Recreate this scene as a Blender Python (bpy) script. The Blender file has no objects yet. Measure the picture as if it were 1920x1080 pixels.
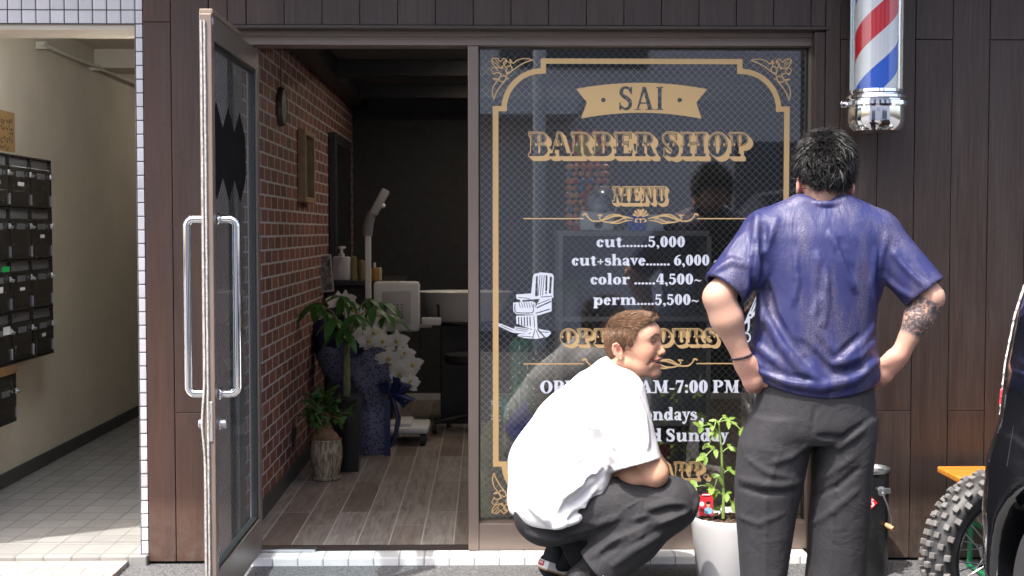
import bpy, bmesh, math, random
import numpy as np
from mathutils import Vector, Matrix
random.seed(7); RNG = np.random.default_rng(7)
SC = bpy.context.scene
COL = SC.collection
R = math.radians
# ------------------------------------------------------------------ camera
F = 2500.0                                   # focal length in photo pixels (1920 wide)
YAW, PITCH = math.atan(50/F), math.atan(108/F)
CAM = Vector((0.0, -5.53, 1.40))
cd = bpy.data.cameras.new('camera'); cam = bpy.data.objects.new('camera', cd); COL.objects.link(cam)
cam.location = CAM; cam.rotation_euler = (math.pi/2 - PITCH, 0, -YAW)
cd.sensor_width = 36; cd.lens = F/1920*36; cd.clip_start = .05; cd.clip_end = 500
cd.dof.use_dof = True; cd.dof.focus_distance = 5.1; cd.dof.aperture_fstop = 5.0
SC.camera = cam
_f = Vector((math.sin(YAW)*math.cos(PITCH), math.cos(YAW)*math.cos(PITCH), -math.sin(PITCH)))
_r = Vector((math.cos(YAW), -math.sin(YAW), 0)); _u = _r.cross(_f)
def at(px, py, Y):
    """the point of the plane y = Y that a photo pixel measures"""
    d = _f + _r*((px-960)/F) + _u*((540-py)/F)
    t = (Y - CAM.y)/d.y
    return CAM + d*t
def AX(px, Y, py=432): return at(px, py, Y).x
def AZ(py, Y, px=910): return at(px, py, Y).z
# ------------------------------------------------------------------ light
SUN_EL, SUN_AZ = R(63), R(42)                # azimuth: to the left of the facade's normal
w = bpy.data.worlds.new('World'); SC.world = w; w.use_nodes = True
nt = w.node_tree; nt.nodes.clear()
sky = nt.nodes.new('ShaderNodeTexSky'); sky.sky_type = 'NISHITA'; sky.sun_disc = False
sky.sun_elevation = SUN_EL; sky.dust_density = 5.0; sky.ozone_density = .6
bg = nt.nodes.new('ShaderNodeBackground'); bg.inputs[1].default_value = .15
wo = nt.nodes.new('ShaderNodeOutputWorld')
nt.links.new(sky.outputs[0], bg.inputs[0]); nt.links.new(bg.outputs[0], wo.inputs[0])
sdir = Vector((-math.sin(SUN_AZ)*math.cos(SUN_EL), -math.cos(SUN_AZ)*math.cos(SUN_EL), math.sin(SUN_EL)))
sky.sun_rotation = math.atan2(sdir.x, sdir.y)
sl = bpy.data.lights.new('sun', 'SUN'); sl.energy = 2.0; sl.angle = R(.55); sl.color = (1, .965, .91)
so = bpy.data.objects.new('sun', sl); COL.objects.link(so)
so.rotation_euler = sdir.to_track_quat('Z', 'Y').to_euler(); so.location = (-3, -4, 8)
SC.view_settings.view_transform = 'Standard'; SC.view_settings.look = 'None'
SC.view_settings.exposure = 2.02; SC.view_settings.gamma = 1
SC.cycles.max_bounces = 10; SC.cycles.diffuse_bounces = 5; SC.cycles.glossy_bounces = 5
SC.cycles.transparent_max_bounces = 24; SC.cycles.caustics_reflective = False; SC.cycles.caustics_refractive = False
SC.cycles.sample_clamp_indirect = 6
SC.cycles.use_denoising = True
# ------------------------------------------------------------------ helpers
def thing(name, label, cat, loc=(0,0,0), rz=0, group=None):
    o = bpy.data.objects.new(name, None); COL.objects.link(o)
    o.location = loc; o.rotation_euler = (0,0,rz); o['label'] = label; o['category'] = cat
    o.empty_display_size = .1
    if group: o['group'] = group
    return o
def tag(o, label, cat, group=None):
    o['label'] = label; o['category'] = cat
    if group: o['group'] = group
    return o
def struct(o, kind='structure'):
    o['kind'] = kind; return o
def link_mesh(name, me, mats, parent=None, smooth=False):
    if not isinstance(mats, (list, tuple)): mats = [mats]
    for m in mats: me.materials.append(m)
    o = bpy.data.objects.new(name, me); COL.objects.link(o)
    if smooth: me.polygons.foreach_set('use_smooth', [True]*len(me.polygons))
    if parent is not None:
        o.parent = parent
    return o
def pmat(parent):
    """world matrix of a not yet evaluated chain of parents"""
    m = Matrix.Identity(4); p = parent
    while p is not None:
        m = Matrix.LocRotScale(p.location, p.rotation_euler, p.scale) @ m; p = p.parent
    return m
class MB:
    """collects simple solids and links them as one mesh, in world coordinates"""
    def __init__(s): s.v = []; s.f = []; s.m = []; s.mi = 0
    def _add(s, vs, fs):
        n = len(s.v); s.v += [tuple(x) for x in vs]
        s.f += [tuple(n+i for i in f) for f in fs]; s.m += [s.mi]*len(fs)
    def box(s, x0, x1, y0, y1, z0, z1, M=None):
        vs = [Vector((x,y,z)) for z in (z0,z1) for y in (y0,y1) for x in (x0,x1)]
        if M is not None: vs = [M @ v for v in vs]
        s._add(vs, [(0,2,3,1),(4,5,7,6),(0,1,5,4),(1,3,7,5),(3,2,6,7),(2,0,4,6)]); return s
    def bbox(s, x0, x1, y0, y1, z0, z1, b=.004, M=None):
        """box with chamfered edges"""
        bm = bmesh.new(); vs = [bm.verts.new((x,y,z)) for z in (z0,z1) for y in (y0,y1) for x in (x0,x1)]
        for f in [(0,2,3,1),(4,5,7,6),(0,1,5,4),(1,3,7,5),(3,2,6,7),(2,0,4,6)]: bm.faces.new([vs[i] for i in f])
        bmesh.ops.bevel(bm, geom=bm.edges[:], offset=b, segments=2, affect='EDGES', profile=.5)
        bm.verts.index_update()
        v = [M @ x.co if M is not None else x.co.copy() for x in bm.verts]
        s._add(v, [[x.index for x in f.verts] for f in bm.faces]); bm.free(); return s
    def quad(s, *p): s._add(p, [tuple(range(len(p)))]); return s
    def tube(s, pts, r, n=10, cap=True, closed=False):
        pts = [Vector(p) for p in pts]; k = len(pts)
        rs = list(r) if isinstance(r, (list, tuple)) else [r]*k
        ring = []; up = None
        for i, p in enumerate(pts):
            if closed: t = pts[(i+1)%k] - pts[i-1]
            else: t = pts[min(i+1,k-1)] - pts[max(i-1,0)]
            if t.length < 1e-9: t = Vector((0,0,1))
            t.normalize()
            if up is None:
                up = Vector((0,0,1)) if abs(t.z) < .9 else Vector((1,0,0))
            a = (up - t*up.dot(t))
            if a.length < 1e-6: a = t.orthogonal()
            a.normalize(); up = a; b = t.cross(a)
            ring.append([p + (a*math.cos(q) + b*math.sin(q))*rs[i] for q in [2*math.pi*j/n for j in range(n)]])
        vs = [v for q in ring for v in q]; fs = []
        for i in range(k if closed else k-1):
            i2 = (i+1) % k
            for j in range(n):
                fs.append((i*n+j, i*n+(j+1)%n, i2*n+(j+1)%n, i2*n+j))
        if cap and not closed:
            fs.append(tuple(range(n-1,-1,-1))); fs.append(tuple((k-1)*n+j for j in range(n)))
        s._add(vs, fs); return s
    def lathe(s, prof, c=(0,0,0), n=32, M=None, arc=None, sx=1, sy=1):
        """profile of (radius, z) turned about the z axis at c"""
        c = Vector(c); vs = []; fs = []; k = len(prof)
        for (r, z) in prof:
            for j in range(n):
                q = 2*math.pi*j/n
                v = Vector((r*math.cos(q)*sx, r*math.sin(q)*sy, z))
                vs.append((M @ v if M is not None else v) + c)
        for i in range(k-1):
            for j in range(n):
                fs.append((i*n+j, i*n+(j+1)%n, (i+1)*n+(j+1)%n, (i+1)*n+j))
        if prof[0][0] > 1e-5: fs.append(tuple(range(n-1,-1,-1)))
        if prof[-1][0] > 1e-5: fs.append(tuple((k-1)*n+j for j in range(n)))
        s._add(vs, fs); return s
    def prism(s, pts, d, thick):
        """a flat outline given thickness along d"""
        pts = [Vector(p) for p in pts]; d = Vector(d).normalized()*thick; n = len(pts)
        s._add(pts + [p+d for p in pts], [tuple(range(n-1,-1,-1)), tuple(range(n,2*n))] +
               [(i,(i+1)%n,n+(i+1)%n,n+i) for i in range(n)]); return s
    def ball(s, c, r, n=12, m=8, M=None):
        c = Vector(c); rr = r if isinstance(r,(tuple,list)) else (r,r,r)
        vs = []; fs = []
        for i in range(m+1):
            t = math.pi*i/m
            for j in range(n):
                q = 2*math.pi*j/n
                v = Vector((rr[0]*math.sin(t)*math.cos(q), rr[1]*math.sin(t)*math.sin(q), rr[2]*math.cos(t)))
                vs.append((M @ v if M is not None else v)+c)
        for i in range(m):
            for j in range(n): fs.append((i*n+j, (i+1)*n+j, (i+1)*n+(j+1)%n, i*n+(j+1)%n))
        s._add(vs, fs); return s
    def build(s, name, mats, parent=None, smooth=False, sharp=40):
        me = bpy.data.meshes.new(name)
        V = s.v
        if parent is not None:
            inv = pmat(parent).inverted(); V = [tuple(inv @ Vector(v)) for v in s.v]
        me.from_pydata(V, [], s.f)
        if any(s.m): me.polygons.foreach_set('material_index', s.m)
        bm = bmesh.new(); bm.from_mesh(me)
        bmesh.ops.recalc_face_normals(bm, faces=bm.faces) if smooth != 'keep' else None
        bm.to_mesh(me); bm.free()
        o = link_mesh(name, me, mats, parent, bool(smooth))
        if smooth:
            try: me.set_sharp_from_angle(angle=R(sharp))
            except Exception: pass
        return o
# ------------------------------------------------------------------ materials
class NT:
    def __init__(s, name):
        s.m = bpy.data.materials.new(name); s.m.use_nodes = True
        s.t = s.m.node_tree; s.t.nodes.clear()
        s.out = s.n('ShaderNodeOutputMaterial')
    def n(s, typ, **kw):
        x = s.t.nodes.new(typ)
        for k, v in kw.items(): setattr(x, k, v)
        return x
    def l(s, a, b): s.t.links.new(a, b)
    def put(s, sock, v):
        if hasattr(v, 'is_output') or isinstance(v, bpy.types.NodeSocket): s.l(v, sock)
        else:
            if isinstance(v, (tuple, list)) and len(v) == 3 and sock.type == 'RGBA': v = (*v, 1)
            sock.default_value = v
    def coord(s, kind='Object'): return s.n('ShaderNodeTexCoord').outputs[kind]
    def pos(s): return s.n('ShaderNodeNewGeometry').outputs['Position']
    def map(s, v, scale=(1,1,1), rot=(0,0,0), loc=(0,0,0)):
        m = s.n('ShaderNodeMapping'); s.l(v, m.inputs[0])
        m.inputs['Scale'].default_value = scale; m.inputs['Rotation'].default_value = rot; m.inputs['Location'].default_value = loc
        return m.outputs[0]
    def noise(s, v, scale=5, detail=4, rough=.5, dist=0, out='Fac'):
        x = s.n('ShaderNodeTexNoise'); s.l(v, x.inputs['Vector'])
        x.inputs['Scale'].default_value = scale; x.inputs['Detail'].default_value = detail
        x.inputs['Roughness'].default_value = rough; x.inputs['Distortion'].default_value = dist
        return x.outputs[out]
    def ramp(s, f, stops, interp='LINEAR'):
        x = s.n('ShaderNodeValToRGB'); s.l(f, x.inputs[0]); e = x.color_ramp; e.interpolation = interp
        while len(e.elements) < len(stops): e.elements.new(.5)
        for el, (p, c) in zip(e.elements, stops):
            el.position = p
            if isinstance(c, (int, float)): c = (c, c, c)
            el.color = (*c, 1)
        return x.outputs[0]
    def mix(s, f, a, b, blend='MIX'):
        x = s.n('ShaderNodeMix', data_type='RGBA', blend_type=blend)
        s.put(x.inputs[0], f); s.put(x.inputs[6], a); s.put(x.inputs[7], b); return x.outputs[2]
    def math(s, op, a, b=0, c=0, clamp=False):
        x = s.n('ShaderNodeMath', operation=op, use_clamp=clamp)
        s.put(x.inputs[0], a); s.put(x.inputs[1], b); s.put(x.inputs[2], c); return x.outputs[0]
    def xyz(s, v):
        x = s.n('ShaderNodeSeparateXYZ'); s.l(v, x.inputs[0]); return x.outputs
    def comb(s, a, b, c):
        x = s.n('ShaderNodeCombineXYZ')
        for i, q in enumerate((a,b,c)): s.put(x.inputs[i], q)
        return x.outputs[0]
    def bump(s, h, strength=.3, dist=.01):
        x = s.n('ShaderNodeBump'); s.l(h, x.inputs['Height'])
        x.inputs['Strength'].default_value = strength; x.inputs['Distance'].default_value = dist
        return x.outputs[0]
    def island(s): return s.n('ShaderNodeNewGeometry').outputs['Random Per Island']
    def attr(s, name, out='Color'):
        x = s.n('ShaderNodeAttribute'); x.attribute_name = name; return x.outputs[out]
    def bsdf(s, base, rough=.5, metal=0, normal=None, **kw):
        b = s.n('ShaderNodeBsdfPrincipled')
        s.put(b.inputs['Base Color'], base); s.put(b.inputs['Roughness'], rough); s.put(b.inputs['Metallic'], metal)
        if normal is not None: s.l(normal, b.inputs['Normal'])
        for k, v in kw.items(): s.put(b.inputs[k.replace('_', ' ')], v)
        s.l(b.outputs[0], s.out.inputs[0]); s.b = b
        return s.m
def simple(name, c, rough=.5, metal=0, var=.15, scale=8, bump=.15, bscale=60, **kw):
    """base colour with soft mottling and a fine bump"""
    t = NT(name); p = t.coord('Object')
    n = t.noise(p, scale, 5, .6)
    a = tuple(max(0, x*(1-var)) for x in c); b = tuple(min(1, x*(1+var)) for x in c)
    col = t.ramp(n, [(.3, a), (.7, b)])
    n2 = t.noise(p, bscale, 4)
    rr = t.math('MULTIPLY_ADD', n, .2, max(.02, rough-.1)) if rough > .12 else rough
    return t.bsdf(col, rr, metal, t.bump(n2, bump, .002) if bump else None, **kw)
# ------------------------------------------------------------------ materials of the setting
GZ = .025                                     # the asphalt's level
YF, YG, YI = -.06, .07, .12                   # cladding face, glass, inner face of the front wall
FZ = .06                                      # shop floor
def clad_mat():
    t = NT('stained_cedar'); p = t.pos(); isl = t.island()
    q = t.n('ShaderNodeVectorMath', operation='ADD'); t.l(p, q.inputs[0])
    t.l(t.comb(t.math('MULTIPLY', isl, 7), 0, t.math('MULTIPLY', isl, 31)), q.inputs[1])
    g = t.noise(t.map(q.outputs[0], (60, 20, 2.2)), 1.6, 6, .62, .6)
    g2 = t.noise(t.map(q.outputs[0], (7, 7, 1.3)), 1, 4, .6, 1.0)
    c = t.ramp(g, [(.25, (.022,.0135,.0105)), (.55, (.050,.0315,.0235)), (.8, (.088,.056,.041))])
    c = t.mix(t.math('MULTIPLY', t.ramp(g2, [(.45,0),(.75,1)]), .34), c, (.078,.065,.060))
    x = t.xyz(p)
    left = t.ramp(t.math('MULTIPLY_ADD', x[0], .4, .7), [(.0,1),(.4,0)])          # the post left of the door is redder
    red = t.ramp(t.noise(t.map(q.outputs[0], (9,9,.9)), 1, 5, .65, .5), [(.38,0),(.7,1)])
    c = t.mix(t.math('MULTIPLY', left, t.math('MULTIPLY_ADD', red, .6, .4)), c, (.145,.062,.038))
    c = t.mix(t.math('MULTIPLY', isl, .35), c, (.026,.017,.0145))
    drip = t.ramp(t.noise(t.map(p, (38, 10, .8)), 1, 3, .5), [(.62,0),(.74,1)])
    c = t.mix(t.math('MULTIPLY', drip, .3), c, (.085,.055,.042))
    spl = t.math('MULTIPLY', t.ramp(x[2], [(.03,1),(.32,0)]), t.ramp(t.noise(p, 22, 6, .7), [(.40,0),(.72,1)]))
    c = t.mix(t.math('MULTIPLY', spl, .55), c, (.15,.12,.10))
    pin = t.ramp(t.noise(p, 75, 2, .5), [(.70,0),(.74,1)]); c = t.mix(t.math('MULTIPLY', pin, .6), c, (.012,.009,.008))
    n = t.math('ADD', g, t.math('MULTIPLY', t.noise(t.map(p,(1,1,1)), 90, 3), .4))
    return t.bsdf(c, t.math('MULTIPLY_ADD', g2, .25, .36), 0, t.bump(n, .22, .004), Specular_IOR_Level=.5)
M_clad = clad_mat()
M_gap = simple('dark_joint_backing', (.008,.006,.005), .9, bump=0)  # near-black backing behind the board joints
M_alu = simple('bronze_aluminium', (.185,.145,.122), .42, .25, .06, 3, .03, 300)
M_alud = simple('dark_bronze', (.05,.038,.033), .5, .1, .1, 6, .05)
M_rubber = simple('black_rubber', (.012,.012,.012), .6)
M_black = simple('black_paint', (.012,.012,.013), .35, 0, .1)
M_white = simple('white_plastic', (.72,.72,.72), .35, 0, .03, 4, .02)
M_chrome = simple('polished_steel', (.86,.86,.87), .09, 1, .03, 4, 0)
M_steel = simple('brushed_steel', (.55,.55,.56), .32, 1, .06, 20, .05)
def tile_mat(name, px, pz, x0, z0, col, grout, gw, py=None, y0=0, rough=.18, var=.06):
    t = NT(name); p = t.pos(); x = t.xyz(p)
    def line(s, o, per):
        a = t.math('FRACT', t.math('MULTIPLY_ADD', s, 1/per, -o/per))
        a = t.math('ABSOLUTE', t.math('SUBTRACT', a, .5))
        return t.math('MULTIPLY', t.math('SUBTRACT', .5, a), per)     # distance to the joint, metres
    d = t.math('MINIMUM', line(x[0], x0, px), line(x[2] if pz else x[1], z0, pz or py))
    if pz and py: d = t.math('MINIMUM', d, line(x[1], y0, py))
    m = t.ramp(t.math('DIVIDE', d, gw*1.6), [(.28, 1), (.42, 0)])
    cell = t.n('ShaderNodeTexWhiteNoise', noise_dimensions='3D')
    t.l(t.comb(t.math('FLOOR', t.math('MULTIPLY_ADD', x[0], 1/px, -x0/px)), t.math('FLOOR', t.math('MULTIPLY_ADD', x[2] if pz else x[1], 1/(pz or py), -z0/(pz or py))), 0), cell.inputs[0])
    dirt = t.noise(p, 9, 6, .65)
    c = t.mix(cell.outputs[0], tuple(v*(1-var) for v in col), tuple(min(1, v*(1+var)) for v in col))
    c = t.mix(t.ramp(dirt, [(.45, 0), (.8, .4)]), c, tuple(v*.62 for v in col))
    c = t.mix(m, c, grout)
    hh = t.ramp(t.math('DIVIDE', d, gw*2.5), [(.2, 0), (.6, 1)])
    return t.bsdf(c, t.math('MULTIPLY_ADD', m, .6, rough), 0, t.bump(hh, .6, .003))
TX = AX(258, YF); TZ = AZ(21, YF)
M_tile = tile_mat('white_mosaic_tile', .0569, .0556, TX, TZ, (.70,.69,.71), (.05,.05,.055), .0042)
M_step = tile_mat('white_step_tile', .1035, .0, AX(650,-.1), 0, (.74,.73,.72), (.30,.29,.28), .005, py=.5, y0=-.31)
M_pave = tile_mat('corridor_paver', .115, .0, -2.5, -.04, (.245,.238,.226), (.170,.165,.155), .006, py=.16, rough=.6, var=.10)
def asphalt():
    t = NT('asphalt'); p = t.pos()
    v = t.n('ShaderNodeTexVoronoi'); t.l(p, v.inputs['Vector']); v.inputs['Scale'].default_value = 110
    c = t.mix(v.outputs['Color'], (.075,.075,.08), (.20,.20,.205))
    c = t.mix(t.ramp(t.noise(p, 1.5, 6, .7), [(.35,0),(.75,.6)]), c, (.10,.098,.095))
    c = t.mix(t.ramp(v.outputs['Distance'], [(.35,0),(.8,.75)]), c, (.04,.04,.042))
    h = t.math('SUBTRACT', 1, v.outputs['Distance'])
    return t.bsdf(c, .85, 0, t.bump(h, .9, .006))
M_asph = asphalt()
def brickpaper():
    t = NT('brick_wallpaper'); x = t.xyz(t.pos()); v = t.comb(t.math('MULTIPLY', x[1], .5), x[2], 0)
    jit = t.noise(t.comb(x[1], x[2], 0), 26, 3, .6, out='Color')
    v2 = t.n('ShaderNodeVectorMath', operation='MULTIPLY_ADD'); t.l(jit, v2.inputs[0]); v2.inputs[1].default_value = (.008,.008,0); t.l(v, v2.inputs[2])
    b = t.n('ShaderNodeTexBrick'); t.l(v2.outputs[0], b.inputs['Vector'])
    b.inputs['Scale'].default_value = 1; b.inputs['Brick Width'].default_value = .100; b.inputs['Row Height'].default_value = .0655
    b.inputs['Mortar Size'].default_value = .0055; b.inputs['Mortar Smooth'].default_value = .35; b.inputs['Bias'].default_value = 0
    b.inputs['Color1'].default_value = (.32,.118,.082,1); b.inputs['Color2'].default_value = (.15,.064,.050,1); b.inputs['Mortar'].default_value = (.55,.53,.54,1)
    sp = t.noise(t.pos(), 42, 6, .7)
    c = t.mix(t.ramp(sp, [(.4,0),(.75,.65)]), b.outputs[0], (.09,.035,.025))
    c = t.mix(t.ramp(t.noise(t.pos(), 13, 5, .7), [(.55,0),(.8,.4)]), c, (.42,.24,.16))
    c = t.mix(b.outputs['Fac'], c, (.50,.48,.49))
    return t.bsdf(c, .62, 0, t.bump(t.math('SUBTRACT', sp, b.outputs['Fac']), .25, .004))
M_brick = brickpaper()
def plankfloor():
    t = NT('wood_look_floor'); x = t.xyz(t.pos()); v = t.comb(x[1], x[0], 0)
    b = t.n('ShaderNodeTexBrick'); t.l(v, b.inputs['Vector']); b.offset = .37; b.offset_frequency = 3
    b.inputs['Scale'].default_value = 1; b.inputs['Brick Width'].default_value = .78; b.inputs['Row Height'].default_value = .138
    b.inputs['Mortar Size'].default_value = .0028; b.inputs['Mortar Smooth'].default_value = .1
    b.inputs['Color1'].default_value = (0,0,0,1); b.inputs['Color2'].default_value = (1,1,1,1)
    g = t.noise(t.map(t.pos(), (34, 3.0, 1)), 1, 7, .68, 1.2); g2 = t.noise(t.map(t.pos(), (9, 2.2, 1)), 1, 5, .6, .8)
    c = t.ramp(b.outputs[0], [(.0,(.175,.135,.112)), (.5,(.26,.215,.185)), (1,(.37,.33,.295))])
    c = t.mix(t.ramp(g, [(.40,0),(.68,.9)]), c, (.125,.095,.078))
    c = t.mix(t.ramp(g2, [(.5,0),(.75,.5)]), c, (.42,.38,.345))
    c = t.mix(b.outputs['Fac'], c, (.50,.46,.42))
    return t.bsdf(c, t.math('MULTIPLY_ADD', g, .15, .34), 0, t.bump(t.math('SUBTRACT', g, b.outputs['Fac']), .15, .002))
M_floor = plankfloor()
M_cream = simple('cream_stucco', (.60,.54,.445), .85, 0, .08, 3, .55, 120)
M_darkwall = simple('charcoal_wallpaper', (.030,.030,.032), .7, 0, .35, 14, .4, 45)
M_ceil = simple('dark_ceiling_board', (.10,.10,.105), .7, 0, .15, 6, .2)
M_beam = simple('black_beam', (.022,.021,.023), .5, 0, .2)
def glass_mat(name, tint, refl, f0=.09, fk=.8):
    t = NT(name); tr = t.n('ShaderNodeBsdfTransparent'); tr.inputs[0].default_value = (*tint, 1)
    g = t.n('ShaderNodeBsdfGlossy'); g.inputs['Roughness'].default_value = .006; g.inputs[0].default_value = (*refl, 1)
    lw = t.n('ShaderNodeLayerWeight'); lw.inputs[0].default_value = .35
    f = t.math('MULTIPLY_ADD', lw.outputs['Fresnel'], fk, f0, clamp=True)
    m = t.n('ShaderNodeMixShader'); t.l(f, m.inputs[0]); t.l(tr.outputs[0], m.inputs[1]); t.l(g.outputs[0], m.inputs[2])
    t.l(m.outputs[0], t.out.inputs[0]); return t.m
M_glass = glass_mat('shop_glass', (.80,.84,.84), (1.0,.97,.95), .088, .75)
M_doorglass = glass_mat('door_glass', (.66,.78,.84), (.80,.92,1.0), .05, .42)
def wire_mat():
    """the steel mesh cast into wired glass: a diamond lattice"""
    t = NT('wire_lattice'); x = t.xyz(t.pos()); P = .0303
    uu = t.math('ADD', t.math('ABSOLUTE', x[0]) , 0)
    h = t.math('ADD', x[0], t.math('MULTIPLY', x[1], 1))
    def ln(s):
        a = t.math('FRACT', t.math('MULTIPLY', s, 1/P)); return t.math('ABSOLUTE', t.math('SUBTRACT', a, .5))
    a = t.math('MINIMUM', ln(t.math('ADD', h, x[2])), ln(t.math('SUBTRACT', h, x[2])))
    f = t.math('LESS_THAN', a, .036)
    tr = t.n('ShaderNodeBsdfTransparent'); d = t.n('ShaderNodeBsdfPrincipled')
    d.inputs['Base Color'].default_value = (.40,.39,.41,1); d.inputs['Metallic'].default_value = .35; d.inputs['Roughness'].default_value = .4
    m = t.n('ShaderNodeMixShader'); t.l(f, m.inputs[0]); t.l(tr.outputs[0], m.inputs[1]); t.l(d.outputs[0], m.inputs[2])
    t.l(m.outputs[0], t.out.inputs[0]); return t.m
M_wire = wire_mat()
# ------------------------------------------------------------------ ground
b = MB(); b.quad((-60,-60,GZ),(60,-60,GZ),(60,60,GZ),(-60,60,GZ)); struct(b.build('street', M_asph))
def paver_mat():
    t = NT('pink_pavers'); x = t.xyz(t.pos())
    b = t.n('ShaderNodeTexBrick'); t.l(t.comb(x[0], x[1], 0), b.inputs['Vector']); b.inputs['Scale'].default_value = 1
    b.inputs['Brick Width'].default_value = .2; b.inputs['Row Height'].default_value = .1; b.inputs['Mortar Size'].default_value = .004
    b.inputs['Color1'].default_value = (.34,.23,.19,1); b.inputs['Color2'].default_value = (.42,.39,.35,1); b.inputs['Mortar'].default_value = (.14,.13,.12,1)
    return t.bsdf(t.mix(t.ramp(t.noise(t.pos(), 25, 6, .7), [(.4,0),(.8,.5)]), b.outputs[0], (.35,.30,.27)), .8, 0, t.bump(t.math('SUBTRACT',1,b.outputs['Fac']), .4, .004))
b = MB(); b.bbox(-8, AX(236,-.12,1045), -1.1, -.085, -.02, GZ+.022, .004); struct(b.build('pavement', paver_mat()))
# ------------------------------------------------------------------ the barber shop
shop = thing('barber_shop', 'ground floor barber shop with dark timber cladding, open glass door and gold lettered window', 'shop', (0,0,0))
def planks(segs, name, parent):
    """segs: (x0, x1, z0, z1, first joint z or list)"""
    b = MB()
    for (x0, x1, z0, z1, cuts) in segs:
        zs = [z0] + [c for c in cuts if z0+.02 < c < z1-.02] + [z1]
        for a, c in zip(zs, zs[1:]):
            d = RNG.uniform(-.0012, .0012)
            b.bbox(x0+.0014, x1-.0014, YF+d, YF+.022, a+.001, c-.001, .0025)
    return b.build(name, M_clad, parent)
WX = .1535
zt = 3.3
lo, hi = AZ(773, YF), AZ(72, YF)
xs = AX(324, YF)
segs = [(AX(271.5,YF), xs, GZ+.01, zt, [AZ(43,YF), lo-.9])]
xj = xs; k = 0
xl_end = -1.045
while xj < xl_end - .01:
    x1 = min(xj+WX, xl_end)
    segs.append((xj, x1, GZ+.01, zt, [[lo], [hi+.03]][k % 2])); xj = x1; k += 1
planks(segs, 'left_cladding', shop)
x = AX(395, YF); ztop0 = AZ(48, YF); x = xl_end; segs = []
edges = [xl_end]; xx = AX(465, YF)
while xx < AX(1545, YF): edges.append(xx); xx += WX
edges.append(AX(1545, YF))
for a, c in zip(edges, edges[1:]): segs.append((a, c, ztop0, zt, []))
planks(segs, 'header_cladding', shop)
segs = []; edges = [AX(1545, YF), AX(1573, YF)]; xx = AX(1643, YF)
while xx < 4.6: edges.append(xx); xx += WX
for i, (a, c) in enumerate(zip(edges, edges[1:])):
    segs.append((a, c, GZ+.01, zt, [hi] if i % 2 else [lo, hi+.9]))
planks(segs, 'right_cladding', shop)
# wall behind the cladding
b = MB(); XW0, XW1 = AX(271.5, YF), 4.6
XO0, XO1 = -1.04, AX(1545, YF)
zh = AZ(52, YF)
b.box(XW0, XO0, YF+.0225, YI, -.1, zt); b.box(XO1+.002, XW1, YF+.0225, YI, -.1, zt); b.box(XO0, XO1+.002, YF+.0225, YI, zh+.004, zt)
b.build('front_wall', M_gap, shop)
# casing of dark timber round the opening
b = MB()
b.bbox(XO0, XO1, YF+.004, .0, AZ(62,0)+.004, zh+.002, .003)
b.bbox(AX(1521,-.02), XO1, YF+.006, YI, GZ+.005, AZ(62,0)+.002, .003)
b.build('casing', M_clad, shop)
b = MB(); b.bbox(AX(385,YF), XO1+.01, YF-.012, YF+.004, ztop0-.014, ztop0-.001, .002); b.build('drip_edge', M_alud, shop)
# aluminium frame
fz1, fz0 = AZ(67, .0), AZ(85, .0)
mx0, mx1 = AX(877.5, 0), AX(897.5, 0)
wx1 = AX(1511, YG); wxe = AX(1521.5, 0)
wz0, wz1 = AZ(975, YG), AZ(86, YG)
b = MB()
b.bbox(XO0, wxe, 0, YI-.002, fz0, fz1+.02, .003)                       # head
b.bbox(XO0+.001, wxe, -.012, 0, fz1-.004, fz1+.018, .003)
b.bbox(mx0, mx1, .001, YI-.003, FZ, fz0-.001, .004)                   # mullion
b.bbox(wx1, wxe, .002, YI-.003, FZ, fz0-.001, .003)                   # right stile
b.bbox(mx1+.0005, wx1-.0005, .004, YI-.004, FZ, wz0, .004)            # bottom rail
b.bbox(XO0, XO0+.02, .001, YI-.003, FZ, fz0-.001, .003)               # left jamb
b.build('window_frame', M_alu, shop)
b = MB()
b.box(mx1+.0005, wx1-.0005, YG-.012, YG+.012, wz1, fz0-.001); b.box(mx1-.0005, mx1+.006, YG-.011, YG+.011, wz0, wz1); b.box(wx1-.006, wx1+.0005, YG-.011, YG+.011, wz0, wz1)
b.build('glazing_gasket', M_rubber, shop)
# pane, with the wires and the lettering as its pieces
b = MB(); b.quad((mx1,YG,wz0),(wx1,YG,wz0),(wx1,YG,wz1+.004),(mx1,YG,wz1+.004)); pane = b.build('window_pane', M_glass, shop)
b = MB(); b.quad((mx1,YG+.003,wz0),(wx1,YG+.003,wz0),(wx1,YG+.003,wz1+.004),(mx1,YG+.003,wz1+.004)); b.build('wire_mesh', M_wire, pane)
# tiled step
b = MB(); b.bbox(AX(440,-.1), AX(1524,-.1), -.10, .02, -.05, FZ-.001, .006); b.build('tiled_step', M_step, shop)
b = MB(); b.box(XO0, wxe, .02, .125, FZ-.03, FZ-.002); b.build('threshold', M_alud, shop)
b = MB(); b.bbox(AX(487,.03), AX(590,.03), -.012, .05, FZ, FZ+.012, .003); b.build('floor_closer', M_steel, shop)
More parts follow.
